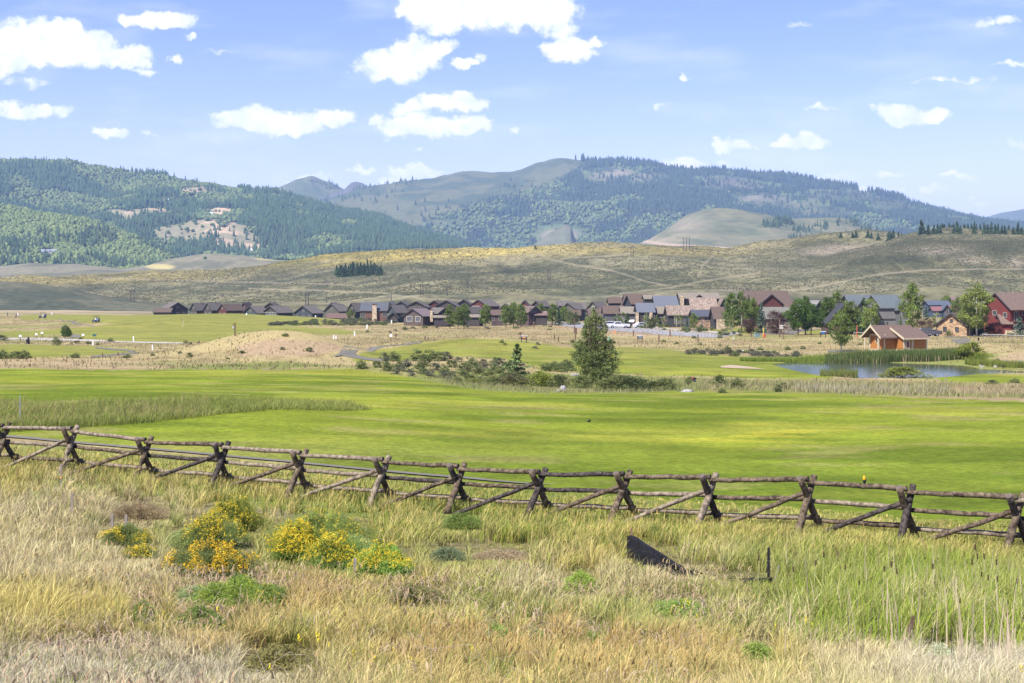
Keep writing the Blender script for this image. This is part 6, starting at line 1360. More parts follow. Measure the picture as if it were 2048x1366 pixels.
emit('rough_grass', [field(60000, 108, 168, lambda px, py, X, Y, r: pip(px, py, RG1)*tz(px, py, X, Y)*(px < 1500), .36, .035, (0.18,0.21,0.06), (0.40,0.35,0.17), 55),
   field(30000, 108, 168, lambda px, py, X, Y, r: pip(px, py, RG1)*tz(px, py, X, Y)*(px >= 1400), .45, .05, (0.26,0.24,0.10), (0.42,0.34,0.19), 56),
   field(2300, 115, 150, lambda px, py, X, Y, r: (px > 1590)*(px < 1900)*(np.abs(py-784-(px-1600)*.03) < 9), .75, .04, (0.42,0.42,0.28), (0.42,0.33,0.2), 57, 1580, 1920, .1)])
emit('dry_field_grass', [field(110000, 130, 560, lambda px, py, X, Y, r: tz(px, py, X, Y)*(py < 762)*(r.random(len(px)) < .3+.7*sstep(.4, .6, fbm(X/5, Y/5, 240, 3))), .34, .10, (0.25,0.195,0.095), (0.42,0.335,0.18), 58),
   field(16000, 130, 300, lambda px, py, X, Y, r: tz(px, py, X, Y)*(fbm(X/9, Y/9, 241, 3) > .55), .35, .10, (0.14,0.17,0.05), (0.24,0.24,0.08), 59)])
# reeds round the pond
def pond_reeds():
    parts = []; r = np.random.default_rng(66); n = 15000; px = 1480+460*r.random(n); Y = 197.5+7*r.random(n)*(0.35+.65*sstep(1480, 1700, px)); X = (px-CX)/F*Y; Z = gz(X, Y)
    H = (1.25+.5*r.random(n))*(0.35+.65*sstep(1620, 1760, px+30*r.normal(size=n)))*(0.85+.3*fbm(X/2, Y/2, 67, 2)); dead = r.random(n) < .22
    c = np.where(dead[:, None], np.array((0.42,0.33,0.20))*np.ones((n, 1)), mixc(np.array((0.075,0.12,0.03)), np.array((0.14,0.18,0.05)), r.random(n))); lft = (px < 1650)[:, None]; c = np.where(lft, mixc(np.array((0.17,0.24,0.03)), np.array((0.22,0.27,0.05)), r.random(n)), c)
    H = np.where(dead, H*.7, H); parts.append(blades(np.stack([X, Y, Z-.05], 1), H, .05+.05*r.random(n), .07*r.normal(size=(n, 2)), c*.8, c, 2, .1, 68))
    n = 3500; t = r.random(n); px = 1930+190*t; Y = 190-14*t**.7+2.5*r.random(n)+1; X = (px-CX)/F*Y; Z = gz(X, Y); c = mixc(np.array((0.15,0.20,0.03)), np.array((0.26,0.28,0.06)), r.random(n)); parts.append(blades(np.stack([X, Y, Z-.05], 1), .5+.5*r.random(n), .05+.04*r.random(n), .1*r.normal(size=(n, 2)), c*.8, c, 2, .1, 69))
    n = 2600; px = 1640+75*r.random(n); Y = 165+5*r.random(n); X = (px-CX)/F*Y; Z = np.full(n, WATER-.1); c = mixc(np.array((0.12,0.16,0.03)), np.array((0.24,0.25,0.07)), r.random(n)); k = r.random(n) < .5; parts.append([q for q in blades(np.stack([X, Y, Z], 1)[k], (.5+.6*r.random(n))[k], np.full(k.sum(), .05), .1*r.normal(size=(k.sum(), 2)), c[k]*.8, c[k], 2, .1, 70)])
    emit('pond_reeds', parts)
pond_reeds()
# ------------------------------------------------------------------ rabbitbrush in the foreground
MFLW = nmat('yellow_flowers', attr=True, var=0.1, scale=5, rough=.8, trans=.15)
def brush(px, pb, pt, w, flower, label, green=(0.12,0.155,0.04), n=3600, dens=1.0, seed=1, name='rabbitbrush', yel=(0.74,0.55,0.03), Y=None, cat='shrub'):
    b = at(px, pb, 12, 40); k = b.y/F; H = (pb-pt)*k*1.10; Rw = w*k/2*1.12; r = np.random.default_rng(seed)
    e = empty(name, b-Vector((0,0,.05)), 0, label, cat)
    th = r.random(n)*6.283; rr_ = np.sqrt(r.random(n)); lob = 1+.20*np.sin(th*3+seed)+.12*np.sin(th*5+seed*2)+.10*r.normal(size=n)*(rr_ > .6); fx = rr_*np.cos(th)*Rw*lob; fy = rr_*np.sin(th)*Rw*lob*.85
    topz = H*(np.clip(1-rr_**2*.72, .12, 1))**.75*(.74+.30*r.random(n))*(0.72+.56*fbm(fx*7+seed, fy*7, 90+seed, 2))
    s0 = .35+.25*r.random(n); P = np.stack([fx*s0, fy*s0, topz*(.15+.35*r.random(n))], 1); T = np.stack([fx, fy, topz], 1)
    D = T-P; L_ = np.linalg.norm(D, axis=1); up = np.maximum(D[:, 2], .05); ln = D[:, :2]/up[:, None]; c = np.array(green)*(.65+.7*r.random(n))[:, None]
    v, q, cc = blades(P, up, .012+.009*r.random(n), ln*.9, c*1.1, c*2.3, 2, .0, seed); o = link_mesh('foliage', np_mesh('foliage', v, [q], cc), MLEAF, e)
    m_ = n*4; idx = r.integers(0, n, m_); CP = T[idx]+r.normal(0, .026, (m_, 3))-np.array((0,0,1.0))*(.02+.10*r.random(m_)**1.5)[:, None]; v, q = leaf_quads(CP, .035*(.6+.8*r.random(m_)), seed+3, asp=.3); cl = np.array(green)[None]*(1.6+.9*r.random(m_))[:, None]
    link_mesh('leaves', np_mesh('leaves', v, [q], np.repeat(cl, 4, 0)), MLEAF, e)
    mb = MB(); rs_ = random.Random(seed)
    for _ in range(16):
        a = rs_.random()*6.28; q_ = rs_.uniform(.3,.8); mb.tube([(0,0,0),(math.cos(a)*Rw*q_*.5, math.sin(a)*Rw*q_*.5, H*.35),(math.cos(a)*Rw*q_, math.sin(a)*Rw*q_, H*.6)], [.012,.008,.003], 5)
    mb.build('stems', MBARKD, e)
    if flower:
        sel = r.random(n) < 1.35*flower*(topz > H*.42)*(fbm(fx*4, fy*4, 95+seed, 2) > .42); TP = T[sel]; m_ = len(TP); rep = 6; C2 = np.repeat(TP, rep, 0)+r.normal(0, .014, (m_*rep, 3))+np.array((0,0,.008))
        v, q = leaf_quads(C2, .019*(.6+.8*r.random(m_*rep)), seed+5, asp=.8); cf = np.array(yel)[None]*(.7+.5*r.random(m_*rep))[:, None]; link_mesh('flowers', np_mesh('flowers', v, [q], np.repeat(cf, 4, 0)), MFLW, e)
    return e
brush(465,1068,998,108,.22,'rounded rabbitbrush with small yellow tips, highest of the left clump',(0.13,0.15,0.03),3600,1,1)
brush(425,1092,1030,112,.30,'yellow flowered rabbitbrush leaning out in front of the highest bush',(0.11,0.135,0.04),3600,1,2)
brush(252,1092,1049,98,.26,'small rabbitbrush with dull yellow flowers at the far left',(0.11,0.13,0.04),2600,1,3)
brush(280,1116,1090,72,.16,'low pale rabbitbrush below the far left bush',(0.12,0.14,0.045),1800,1,4)
brush(422,1158,1087,152,.55,'rabbitbrush covered in orange yellow flowers, front of the left clump',(0.09,0.11,0.035),4600,1,5,yel=(0.78,0.50,0.02))
brush(640,1100,1026,175,.12,'broad green rabbitbrush with few flowers behind the yellow one',(0.14,0.175,0.045),5200,1,6)
brush(600,1125,1050,120,.50,'dense yellow flowered rabbitbrush in the middle of the right clump',(0.11,0.15,0.03),4200,1,7)
brush(672,1140,1072,120,.30,'yellow and green rabbitbrush at the front of the right clump',(0.11,0.155,0.035),4200,1,8)
brush(705,1115,1068,90,.05,'blue green rabbitbrush tucked between the yellow ones',(0.15,0.19,0.065),2800,1,9)
brush(765,1150,1092,112,.28,'bright green rabbitbrush with yellow crest at the right end',(0.14,0.22,0.045),4200,1,10)
brush(470,1212,1152,120,.02,'bright green flowerless bush in front of the left clump',(0.13,0.18,0.035),3800,1,11)
brush(535,1215,1163,80,.02,'green flowerless bush right of the bright green one',(0.125,0.17,0.04),2600,1,12)
brush(395,1205,1165,80,.0,'pale green flowerless bush left of the bright green one',(0.14,0.18,0.07),2200,1,13)
brush(1155,1190,1140,66,0,'light green bush alone in the middle of the dry grass',(0.17,0.22,0.045),1800,1,14,name='green_bush')
brush(990,1276,1243,50,0,'small green bush low in the centre of the foreground',(0.15,0.21,0.05),1200,1,15,name='green_bush')
brush(1075,1285,1255,50,0,'dull green bush right of the small centre bush',(0.12,0.17,0.05),1200,1,16,name='green_bush')
brush(1190,1290,1255,56,0,'pale green bush left of the bottom post',(0.18,0.23,0.06),1300,1,17,name='green_bush')
brush(1510,1330,1278,70,0,'bright green bush near the bottom edge right of the post',(0.16,0.21,0.045),1700,1,18,name='green_bush')
brush(1360,1235,1195,100,.03,'wide green bush below the black fabric',(0.16,0.22,0.05),1900,1,19,name='green_bush')
brush(920,1060,1025,80,0,'dark green bush just below the fence',(0.11,0.15,0.035),1700,1,20,name='green_bush')
brush(895,1122,1092,70,0,'dark grey green brush in the middle distance grass',(0.10,0.12,0.06),1500,1,21,name='green_bush')
brush(1880,1318,1286,64,0,'silvery sage bush at the lower right',(0.30,0.31,0.20),1600,1,22,name='sage_bush')
brush(280,1040,1000,110,0,'tangled dark dry brush below the fence at the left',(0.20,0.16,0.085),1900,1,23,name='dry_brush')
brush(1000,1120,1096,110,0,'brown dry brush right of the grey green brush',(0.24,0.19,0.11),1900,1,24,name='dry_brush')
brush(370,1095,1055,70,0,'soft green bush between the left yellow bushes',(0.15,0.18,0.06),1600,1,25,name='green_bush')
brush(560,1345,1290,150,0,'dark brown and green tussock at the bottom left of centre',(0.13,0.12,0.04),2600,1,27,name='dry_tussock')
brush(830,1215,1165,120,0,'olive brown tussock right of the rabbitbrush clump',(0.13,0.125,0.045),2200,1,28,name='dry_tussock')
brush(400,1262,1215,110,0,'dark green blades tussock below the flowerless bush',(0.10,0.14,0.03),2000,1,29,name='dry_tussock')
brush(285,1245,1205,70,0,'dark green tussock at the lower left',(0.09,0.13,0.03),1500,1,26,name='green_bush')
# small yellow wildflower spikes
mb = MB(); mb.tube([(0,0,0),(.01,0,.3)], [.003,.002], 4); wf = mb.mesh('yellow_wildflower'); wf.materials.append(nmat('flower_stem', (0.16,0.18,0.05), .8, .2, 5))
mb = MB(); rs = random.Random(3)
for i in range(16): mb.ball((rs.uniform(-.015,.03), rs.uniform(-.02,.02), .22+i*.008), .010, 5, 4)
wh = mb.mesh('flower_head'); wh.materials.append(nmat('wildflower_yellow', (0.75,0.62,0.03), .8, .1, 5))
for px, py in [(130,1215),(140,1230),(193,1230),(60,1180),(95,1190),(740,1320),(745,1345),(785,1335),(740,1335),(820,1350),(945,1325),(1035,1318),(985,1322),(505,1275),(430,1240),(450,1265),(1620,1255),(1625,1270),(1395,1245),(1550,1265),(800,1345),(640,1300),(660,1310),(600,1295),(710,1340),(2040,1360),(330,1250),(540,1350)]:
    b = at(px, py+14, 9, 30); o = bpy.data.objects.new('yellow_wildflower', wf); COL.objects.link(o); o.location = b; s_ = rs.uniform(.55,.85); o.scale = (s_, s_, s_); o.rotation_euler = (0, rs.uniform(-.2,.2), rs.random()*6); tag(o, 'thin spike of tiny yellow flowers in the dry grass', 'wildflower', 'yellow wildflower spikes in the dry grass')
    h = bpy.data.objects.new('flower_head', wh); COL.objects.link(h); h.parent = o
# ------------------------------------------------------------------ small things
MGW = nmat('grey_stake_wood', (0.26,0.22,0.18), .9, .25, 8, stretch=(1,1,.2)); MPW = nmat('brown_post_wood', (0.13,0.08,0.055), .9, .25, 6); MWP = nmat('white_paint', (0.75,0.75,0.73), .6, .05, 3)
MBK = nmat('black_paint', (0.02,0.02,0.025), .5, .2, 3); MSTL = nmat('grey_steel', (0.35,0.37,0.4), .4, .1, 3, metallic=.6)
def stake(px, pb, pt, w, label, m=MGW, leanx=0.0, name='wooden_stake', Y0=9, Y1=60, cat='stake', flag=None, group=None):
    b = at(px, pb, Y0, Y1); k = b.y/F; H = (pb-pt)*k; o_w = max(w*k, .02)
    mb = MB(); mb.box((0,0,H/2-.1), (o_w, o_w*.7, H+.2), taper=.92); mb.add([(-o_w*.46,0,H),(o_w*.46,0,H),(0.1*o_w,0,H+o_w*.5)], [(0,1,2)])
    o = mb.build(name, m); o.location = b; o.rotation_euler = (0, leanx, .1); tag(o, label, cat, group)
    if flag: mb = MB(); mb.box((0,0,H*.45), (o_w*1.2, o_w*.9, H*.08)); mb.build('tape', nmat('orange_tape', (0.7,0.35,0.05), .6, .1, 3), o)
    return o
stake(144,1026,986,5,'grey wooden stake standing left of the dry brush')
stake(122,975,930,3,'thin stake with orange tape below the fence at the left',flag=True)
stake(224,1056,1029,6,'left of two short grey stakes above the small yellow bush'); stake(252,1058,1031,6,'right of two short grey stakes above the small yellow bush')
stake(710,1158,1118,7,'square grey stake below the right rabbitbrush clump'); stake(1537,1162,1096,5,'tall dark thin stake at the end of the black fabric',MBK)
stake(1680,1142,1104,6,'dark stake leaning slightly in the green reeds',MPW,-.12); stake(1808,1300,1232,8,'leaning dark board standing in the reeds at the lower right',MPW,.28)
stake(1280,1316,1282,8,'short grey post at the bottom centre'); stake(1550,1372,1335,9,'grey post tilted left at the bottom edge',MGW,-.35); stake(1547,1168,1130,4,'pale split stake leaning beside the tall dark stake',MGW,.3)
# black silt fabric, sagging from its stake into the grass
fp = [(1254,1072,1110),(1262,1070,1116),(1275,1075,1122),(1290,1086,1128),(1310,1098,1133),(1330,1111,1138),(1350,1124,1143),(1368,1133,1146),(1385,1138,1150),(1405,1147,1154),(1430,1152,1157),(1455,1155,1159),(1480,1157,1161),(1510,1154,1162),(1545,1151,1163)]
V = []; nn = len(fp); rows = 7; rs = random.Random(6)
for i, (x, t, b_) in enumerate(fp):
    Yb = 25.6-.02*i*6/6+math.sin(i*1.1)*.10; base = at(x, b_+8, 20, 32)
    for j in range(rows):
        q = j/(rows-1); Y = base.y+.0+math.sin(i*1.9+j*1.3)*.09+q*.12*math.sin(i*.7); py = (b_+8)*(1-q)+t*q; p = unp(x+(rs.random()-.5)*2, py, Y); V.append(p)
mb = MB(); fs = [(i*rows+j, (i+1)*rows+j, (i+1)*rows+j+1, i*rows+j+1) for i in range(nn-1) for j in range(rows-1) if not (i in (9, 10) or (i > 6 and j > 3 and (i+j) % 3 == 0))]
org = V[0].copy(); mb.add([p-org for p in V], fs); o = mb.build('silt_fabric', nmat('black_fabric', (0.008,0.008,0.010), .6, .3, 9, bump=.04, spec=.25), smooth=True); o.location = org
md = o.modifiers.new('thick', 'SOLIDIFY'); md.thickness = .006; tag(o, 'torn black silt fabric sagging from a wooden stake into the grass', 'fabric')
stake(1263,1120,1056,4,'thin brown stake holding up the black fabric',nmat('brown_stake_wood', (0.22,0.13,0.08), .9, .2, 8))
# ---- birds
def bird_perched(px, py, Y):
    e = empty('blackbird', unp(px, py, Y), 0, 'yellow headed blackbird perched on the top fence rail', 'bird'); e.scale = (1.15,)*3
    mb = MB(); mb.tube([(-.012,0,.035),(-.01,0,.06),(0,.0,.095),(.004,0,.125),(.002,0,.15),(0,0,.165)], [.008,.026,.036,.030,.02,.012], 10); mb.tube([(.0,0,.06),(.022,.0,.01),(.034,.0,-.035)], [.016,.012,.010], 6)
    mb.build('body', MBK, e, True)
    mb = MB(); mb.ball((-.012,-.012,.168), .025, 10, 8, squash=(1,1,1.05)); mb.ball((-.010,-.018,.135), .030, 10, 8, squash=(1,.9,1.15)); h = mb.build('head', nmat('bird_yellow', (0.85,0.42,0.01), .7, .05, 10), e, True)
    mb = MB(); mb.tube([(-.016,-.034,.168),(-.018,-.056,.163)], [.007,.001], 6); mb.build('beak', MBK, h)
    mb = MB(); mb.ball((.02,.0,.095), .028, 8, 7, squash=(.45,.8,1.7)); mb.build('wing', nmat('bird_wing', (0.012,0.01,0.02), .5, .2, 8), e, True)
    for x in (-.012, .012): mb = MB(); mb.tube([(x,0,.05),(x-.006,0,0)], .003, 5); mb.build('leg', MBK, e)
Yr_ = fenceY(1727)
bird_perched(1729, 970.5, Yr_)
def bird_fly(px, py, Y, s, label, red, pose):
    e = empty('blackbird', unp(px, py, Y), 0, label, 'bird'); e.scale = (s, s, s)
    mb = MB(); mb.tube([(-.12,0,.0),(-.095,0,.006),(-.05,0,.004),(0,0,-.004),(.05,0,-.012),(.08,0,-.018)], [.008,.018,.027,.028,.018,.010], 10)
    mb.ball((-.10,0,.006), .019, 8, 6); mb.build('body', MBK, e, True)
    mb = MB(); mb.tube([(-.118,0,.004),(-.14,0,-.002)], [.006,.001], 5); mb.build('beak', MBK, e)
    mb = MB(); mb.add([(.07,-.012,-.014),(.07,.012,-.014),(.165,.02,-.034),(.165,-.02,-.034),(.07,-.012,-.019),(.07,.012,-.019),(.165,.02,-.038),(.165,-.02,-.038)], [(0,1,2,3),(7,6,5,4),(0,4,5,1),(1,5,6,2),(2,6,7,3),(3,7,4,0)]); mb.build('tail', MBK, e)
    for sgn in (-1, 1):
        if pose == 'down': tip = [(-.06,0,.0),(.05,0,-.008),(.055,sgn*.05,-.085),(.015,sgn*.07,-.115),(-.025,sgn*.05,-.07),(-.065,sgn*.03,-.03)]
        else: tip = [(-.05,0,.01),(.05,0,.0),(.07,sgn*.08,.06),(.06,sgn*.12,.12),(.0,sgn*.08,.07),(-.05,sgn*.03,.03)]
        mb = MB(); n = 6; mb.add(tip+[(x, y, z-.006) for x, y, z in tip], [tuple(range(n)), tuple(range(2*n-1, n-1, -1))]+[(i, i+n, (i+1) % n+n, (i+1) % n) for i in range(n)]); w_ = mb.build('wing', MBK, e)
        if red: mb = MB(); mb.ball((-.045, sgn*.028, -.004), .02, 8, 6, squash=(1.3,.5,.7)); mb.build('shoulder_patch', nmat('bird_red', (0.75,0.08,0.02), .7, .05, 9), w_)
bird_fly(1388, 756, 41, 1.0, 'black bird with red shoulder patches flying low over the rough', True, 'down')
bird_fly(1178, 843, 60, .9, 'small dark bird flying low over the fairway', False, 'up')
bird_fly(1948, 695, 90, .95, 'dark bird in front of the round willow bush', False, 'down')
# ---- bell on a post
b = atY(470, 199); b = at(470, 672, 150, 230); k = b.y/F; e = empty('bell_post', b, 0, 'dark wooden post with a hanging bell on top of the mound', 'bell post')
mb = MB(); mb.box((0,0,.85), (.16,.16,1.9)); mb.build('post', MPW, e); mb = MB(); mb.box((-.10,0,1.55), (.42,.10,.10)); mb.box((-.20,0,1.42), (.05,.05,.25)); mb.build('bracket', MPW, e)
mb = MB(); mb.tube([(-.22,0,1.32),(-.22,0,1.25),(-.22,0,1.12),(-.22,0,1.02)], [.05,.09,.11,.17], 12); mb.build('bell', MSTL, e, True)
# ---- golf carts, people
def cart(px, pb, label, rz=0):
    b = at(px, pb, 250, 640); e = empty('golf_cart', b, rz, label, 'golf cart'); 
    mb = MB(); mb.box((0,0,.42), (2.3,1.1,.3)); mb.box((-.9,0,.68), (.5,1.1,.35), taper=.8); mb.box((.85,0,.68), (.6,1.1,.3)); mb.build('body', nmat('cart_body', (0.05,0.06,0.10), .4, .1, 3), e)
    mb = MB(); mb.box((.15,0,1.86), (1.9,1.15,.09)); mb.build('roof', MBK, e); mb = MB(); mb.box((.25,0,.75), (.55,1.0,.2)); mb.box((.5,0,1.0), (.14,1.0,.5)); mb.build('seat', MWP, e)
    for x in (-.6,.95):
        for y in (-.5,.5): mb = MB(); mb.tube([(x,y,.6),(x+.05,y,1.84)], .025, 6); mb.build('roof_pole', MBK, e)
    for x in (-.8,.8):
        for y in (-.5,.5): mb = MB(); mb.tube([(x,y-.09,.23),(x,y+.09,.23)], .23, 12); mb.build('wheel', MBK, e)
    mb = MB(); mb.box((1.15,0,.95), (.35,.8,.8)); mb.build('golf_bag', nmat('bag_navy', (0.03,0.04,0.09), .7, .2, 3), e)
cart(85, 636, 'dark golf cart seen from the side beyond the tan slope'); cart(192, 645, 'golf cart facing away on the left fairway', R(75))
def skin_person(name, loc, label, top, legs, rz=0, bend=0.0, skin=(0.45,0.28,0.2), hat=None):
    """standing figure grown as one skin from a skeleton; clothes as children"""
    e = empty(name, loc, rz, label, 'person')
    bv = lambda p: (p[0]+bend*max(0, p[2]-.95)*.9, p[1], p[2]-bend*max(0, p[2]-.95)*.3)
    J = [(0,0,.95),(0,0,1.2),(0,0,1.42),(0,0,1.52),(0,0,1.64),(0,0,1.74),(.09,0,.9),(.11,.02,.5),(.12,-.01,.08),(.14,-.13,.04),(-.09,0,.9),(-.11,-.03,.5),(-.12,.03,.08),(-.14,-.1,.04),(.19,0,1.40),(.25,-.03,1.12),(.24,-.15,.90),(.24,-.20,.84),(-.19,0,1.40),(-.25,-.04,1.12),(-.20,-.2,.95),(-.18,-.25,.9)]
    E = [(0,1),(1,2),(2,3),(3,4),(4,5),(0,6),(6,7),(7,8),(8,9),(0,10),(10,11),(11,12),(12,13),(2,14),(14,15),(15,16),(16,17),(2,18),(18,19),(19,20),(20,21)]
    rad = [.13,.12,.13,.055,.095,.07,.095,.065,.045,.04,.095,.065,.045,.04,.065,.045,.035,.03,.065,.045,.035,.03]
    me = bpy.data.meshes.new('body'); me.from_pydata([bv(p) for p in J], E, []); me.update(); o = bpy.data.objects.new('body', me); COL.objects.link(o); o.parent = e
    me.materials.append(nmat('skin', skin, .6, .08, 4)); sk = o.modifiers.new('s', 'SKIN'); 
    for i, q in enumerate(rad): me.skin_vertices[0].data[i].radius = (q, q*.8)
    me.skin_vertices[0].data[0].use_root = True; sb = o.modifiers.new('d', 'SUBSURF'); sb.levels = 1; sb.render_levels = 1
    mb = MB(); mb.tube([bv((0,0,.9)), bv((0,0,1.1)), bv((0,0,1.3)), bv((0,0,1.45))], [.165,.16,.175,.10], 12)
    for s_ in (1,-1): mb.tube([bv((s_*.13,0,1.42)), bv((s_*.22,0,1.32)), bv((s_*.255,-.03,1.14))], [.085,.08,.065], 8)
    mb.build('shirt', nmat('shirt_%02d%02d' % (int(top[0]*99), int(top[2]*99)), top, .8, .1, 4), e, True)
    mb = MB(); 
    for s_ in (1,-1): mb.tube([(s_*.085,0,.98),(s_*.11,0,.6),(s_*.12,0,.12 if legs[3] else .5)], [.12,.09,.075], 8)
    mb.build('trousers', nmat('trousers_%02d%02d' % (int(legs[0]*99), int(legs[2]*99)), legs[:3], .8, .1, 4), e, True)
    hp = bv((0,.015,1.76)); mb = MB(); mb.ball(hp, .105, 10, 7, squash=(1,1.05,.7)); mb.build('cap' if hat else 'hair', nmat('cap', hat, .8, .1, 4) if hat else MBK, e, True)
skin_person('person', at(36,635,350,640), 'person in white shirt standing on the far left slope', (0.8,0.8,0.8), (0.5,0.5,0.5,0), .3, 0, hat=(0.7,0.7,0.7))
skin_person('person', at(32,636,350,640), 'person in dark red shirt bending beside the one in white', (0.16,0.04,0.05), (0.06,0.05,0.06,1), 1.2, .5)
skin_person('person', at(104,633,350,640), 'person in pale clothes standing right of the dark golf cart', (0.75,0.72,0.72), (0.6,0.58,0.55,1), 0)
skin_person('person', at(15,632,350,640), 'person in green shirt at the far left edge', (0.05,0.18,0.1), (0.06,0.06,0.07,1), 0)
skin_person('person', at(1323.5,645.5,330,400), 'person in dark clothes standing by the parked car', (0.04,0.03,0.04), (0.04,0.04,0.05,1), .4); skin_person('person', at(1330.5,645,330,400), 'person in red top bending at the parked car', (0.6,0.05,0.07), (0.04,0.04,0.06,1), .2, .3)
# ---- markers, posts, signs
def post(px, pb, pt, w, label, m=MPW, name='wooden_post', cat='post', group=None, Y0=100, Y1=700): return stake(px, pb, pt, w, label, m, 0, name, Y0, Y1, cat, None, group)
gw = 'white marker stakes on the golf course'
for px, pb, pt, l_ in [(186,691,683,'white marker stake beside the small dark green sign'),(305,700,690,'tall white marker stake at the left foot of the mound'),(267,683,673,'white marker stake on the pale path at the left'),(709,672,663,'white marker stake in the tan field right of the mound'),(734,658,650,'white marker stake below the stone chimney lodge'),(667,678,671,'left of two white stakes at the right foot of the mound'),(783,647,641,'white marker stake at the corner of the grey house with green gable'),(1486,704,701,'stubby white marker near the far fairway edge'),(672,678,672,'right of two white stakes at the right foot of the mound'),(493,630,627,'tiny white marker on the crest below the brown roof'),(631,633,630,'tiny white marker on the crest below the slate house')]:
    post(px, pb, pt, 2.2, l_, MWP, 'marker_stake', 'marker', gw)
for px, pb, pt, l_ in [(850,681,672,'dark square post on the crest of the second fairway'),(1109,679,669,'leaning post left of the poplar'),(1117,684,674,'short post right of the leaning post'),(1267,672,661,'post beside the road left of the black sign'),(1340,673,661,'post with bird feeder top near the road, third right of poplar'),(1396,683,669,'dark post at the end of the tan field'),(1318,684,669,'post with white cap right of the black sign'),(1153,669,657,'thin post left of the poplar top'),(1151,682,656,'tall thin rod just left of the poplar'),(1503,674,667,'dark post left of the totem sign'),(856,679,675,'tiny stub post on the fairway crest'),(1068,655,644,'sapling stake in the tan field'),(1103,655,646,'small dark marker beside the road end')]:
    post(px, pb, pt, 2.4, l_)
def nestpost(px, pb, pt, l_, wht=True):
    b = at(px, pb, 150, 600); k = b.y/F; H = (pb-pt)*k; e = empty('sign_post', b, 0, l_, 'sign post'); mb = MB(); mb.box((0,0,H*.45), (.14,.14,H*.95)); mb.build('post', MPW, e); mb = MB(); mb.box((0,0,H*.92), (.5,.2,.4)); mb.build('plate', MWP if wht else MPW, e)
nestpost(782,683,670,'wooden post with white plate near the path bend'); nestpost(792,680,669,'brown post with small box near the path bend', False)
nestpost(41,683,671,'white box on a brown post, left of two, beside the pale path'); nestpost(84.5,674,665,'larger white box on a brown post beside the pale path'); nestpost(166.5,678,669,'white box on a brown post right of the dark tree'); nestpost(73,675,668,'narrow tan marker with white cap beside the pale path')
nestpost(1041,678,665,'brown post with small head left of the black sign', False)
e = empty('flagstick', at(366,654,200,520), 0, 'thin golf flagstick with small dark flag on the far green', 'flagstick'); mb = MB(); mb.tube([(0,0,0),(0,0,2.1)], .02, 6); mb.build('pole', MWP, e); mb = MB(); mb.box((-.22,0,1.9), (.42,.02,.3)); mb.build('flag', nmat('flag_maroon', (0.2,0.03,0.03), .8, .1, 2), e)
e = empty('trash_bin', at(56,688,200,420), 0, 'dark rounded bin beside the pale path', 'bin'); mb = MB(); mb.tube([(0,0,0),(0,0,.8),(0,0,1.0)], [.33,.36,.2], 12); mb.build('bin_body', MBK, e); mb = MB(); mb.ball((.1,0,1.1), .2, 8, 6); mb.build('lid', MBK, e)
e = empty('course_sign', at(189,679,200,420), 0, 'small dark green sign board near the pale path', 'sign'); mb = MB(); mb.box((0,0,.9), (.8,.06,.45)); mb.build('board', nmat('sign_green', (0.03,0.10,0.09), .6, .1, 2), e); mb = MB(); mb.tube([(-.25,0,0),(-.25,0,.8)], .03, 6); mb.tube([(.25,0,0),(.25,0,.8)], .03, 6); mb.build('leg', MPW, e)
def lotsign(px, pb, pt, w, label, panel, Y=None):
    b = at(px, pb, 200, 420); k = b.y/F; H = (pb-pt)*k; w_ = w*k; e = empty('lot_sign', b, 0, label, 'sign')
    for s_ in (-1,1): mb = MB(); mb.box((s_*w_/2,0,H*.45), (.11,.11,H*1.0)); mb.build('leg', MBK, e)
    mb = MB(); mb.box((0,-.02,H*.66), (w_-.12,.06,H*.42)); bd = mb.build('board', MBK, e); mb = MB(); mb.box((0,-.06,H*.70), (w_-.3,.02,H*.20)); mb.build('panel', panel, bd)
    mb = MB(); mb.box((0,0,H*.93), (w_+.2,.16,H*.10)); mb.build('cap', nmat('sign_cap', (0.5,0.5,0.52), .6, .1, 3), e)
lotsign(1048,685,671,10,'black framed lot sign with orange panel in the tan field',nmat('panel_orange', (0.55,0.25,0.06), .6, .1, 3)); lotsign(1280,683,670.5,9.5,'black framed lot sign with dark panel near the road',nmat('panel_grey', (0.25,0.28,0.32), .5, .1, 3)); lotsign(1646,675,662,9.5,'black framed lot sign with blue landscape panel by the green strip',nmat('panel_blue', (0.05,0.16,0.40), .5, .4, 1.2))
b = at(1559,674,220,400); k = b.y/F; e = empty('trail_sign', b, 0, 'tall brown post carrying stacked pale sign boards', 'sign post'); mb = MB(); mb.box((0,0,1.9), (.24,.24,4.0)); mb.build('post', MPW, e)
for z in (1.9,2.35): mb = MB(); mb.box((.35,-.15,z), (.75,.08,.3)); mb.build('board', MWHITE, e)
mb = MB(); mb.tube([(.5,0,2.8),(.5,0,3.1)], [.35,.1], 12); mb.build('lamp_hood', MBK, e)
nestpost(1567,679,664,'mailbox post with grey domed top right of the trail sign', False)
def upole(px, pb, pt, label, name='utility_pole', m=MPW, Y=None, r=.13, arms=True, Hh=None, top=None, group=None):
    b = hill_at(Hh, px, pb) if Hh is not None else (atY(px, Y) if Y else at(px, pb, 200, 600)); k = b.y/F; H = (HY-pt)*k-b.z; e = empty(name, b, 0, label, 'utility pole', group); mb = MB(); mb.tube([(0,0,-.5),(0,0,H)], [r, r*.7], 8); mb.build('pole', m, e)
    if arms: mb = MB(); mb.box((0,0,H-.6), (arms if isinstance(arms, float) else 2.2,.14,.14)); mb.build('crossarm', m, e)
upole(1148.5,658,634,'brown wooden pole standing left of the road end',Y=335,arms=False)
upole(1714,672,650,'rust red pole behind the split rail',Y=290,m=nmat('rust_red', (0.35,0.08,0.05), .7, .1, 3),arms=False)
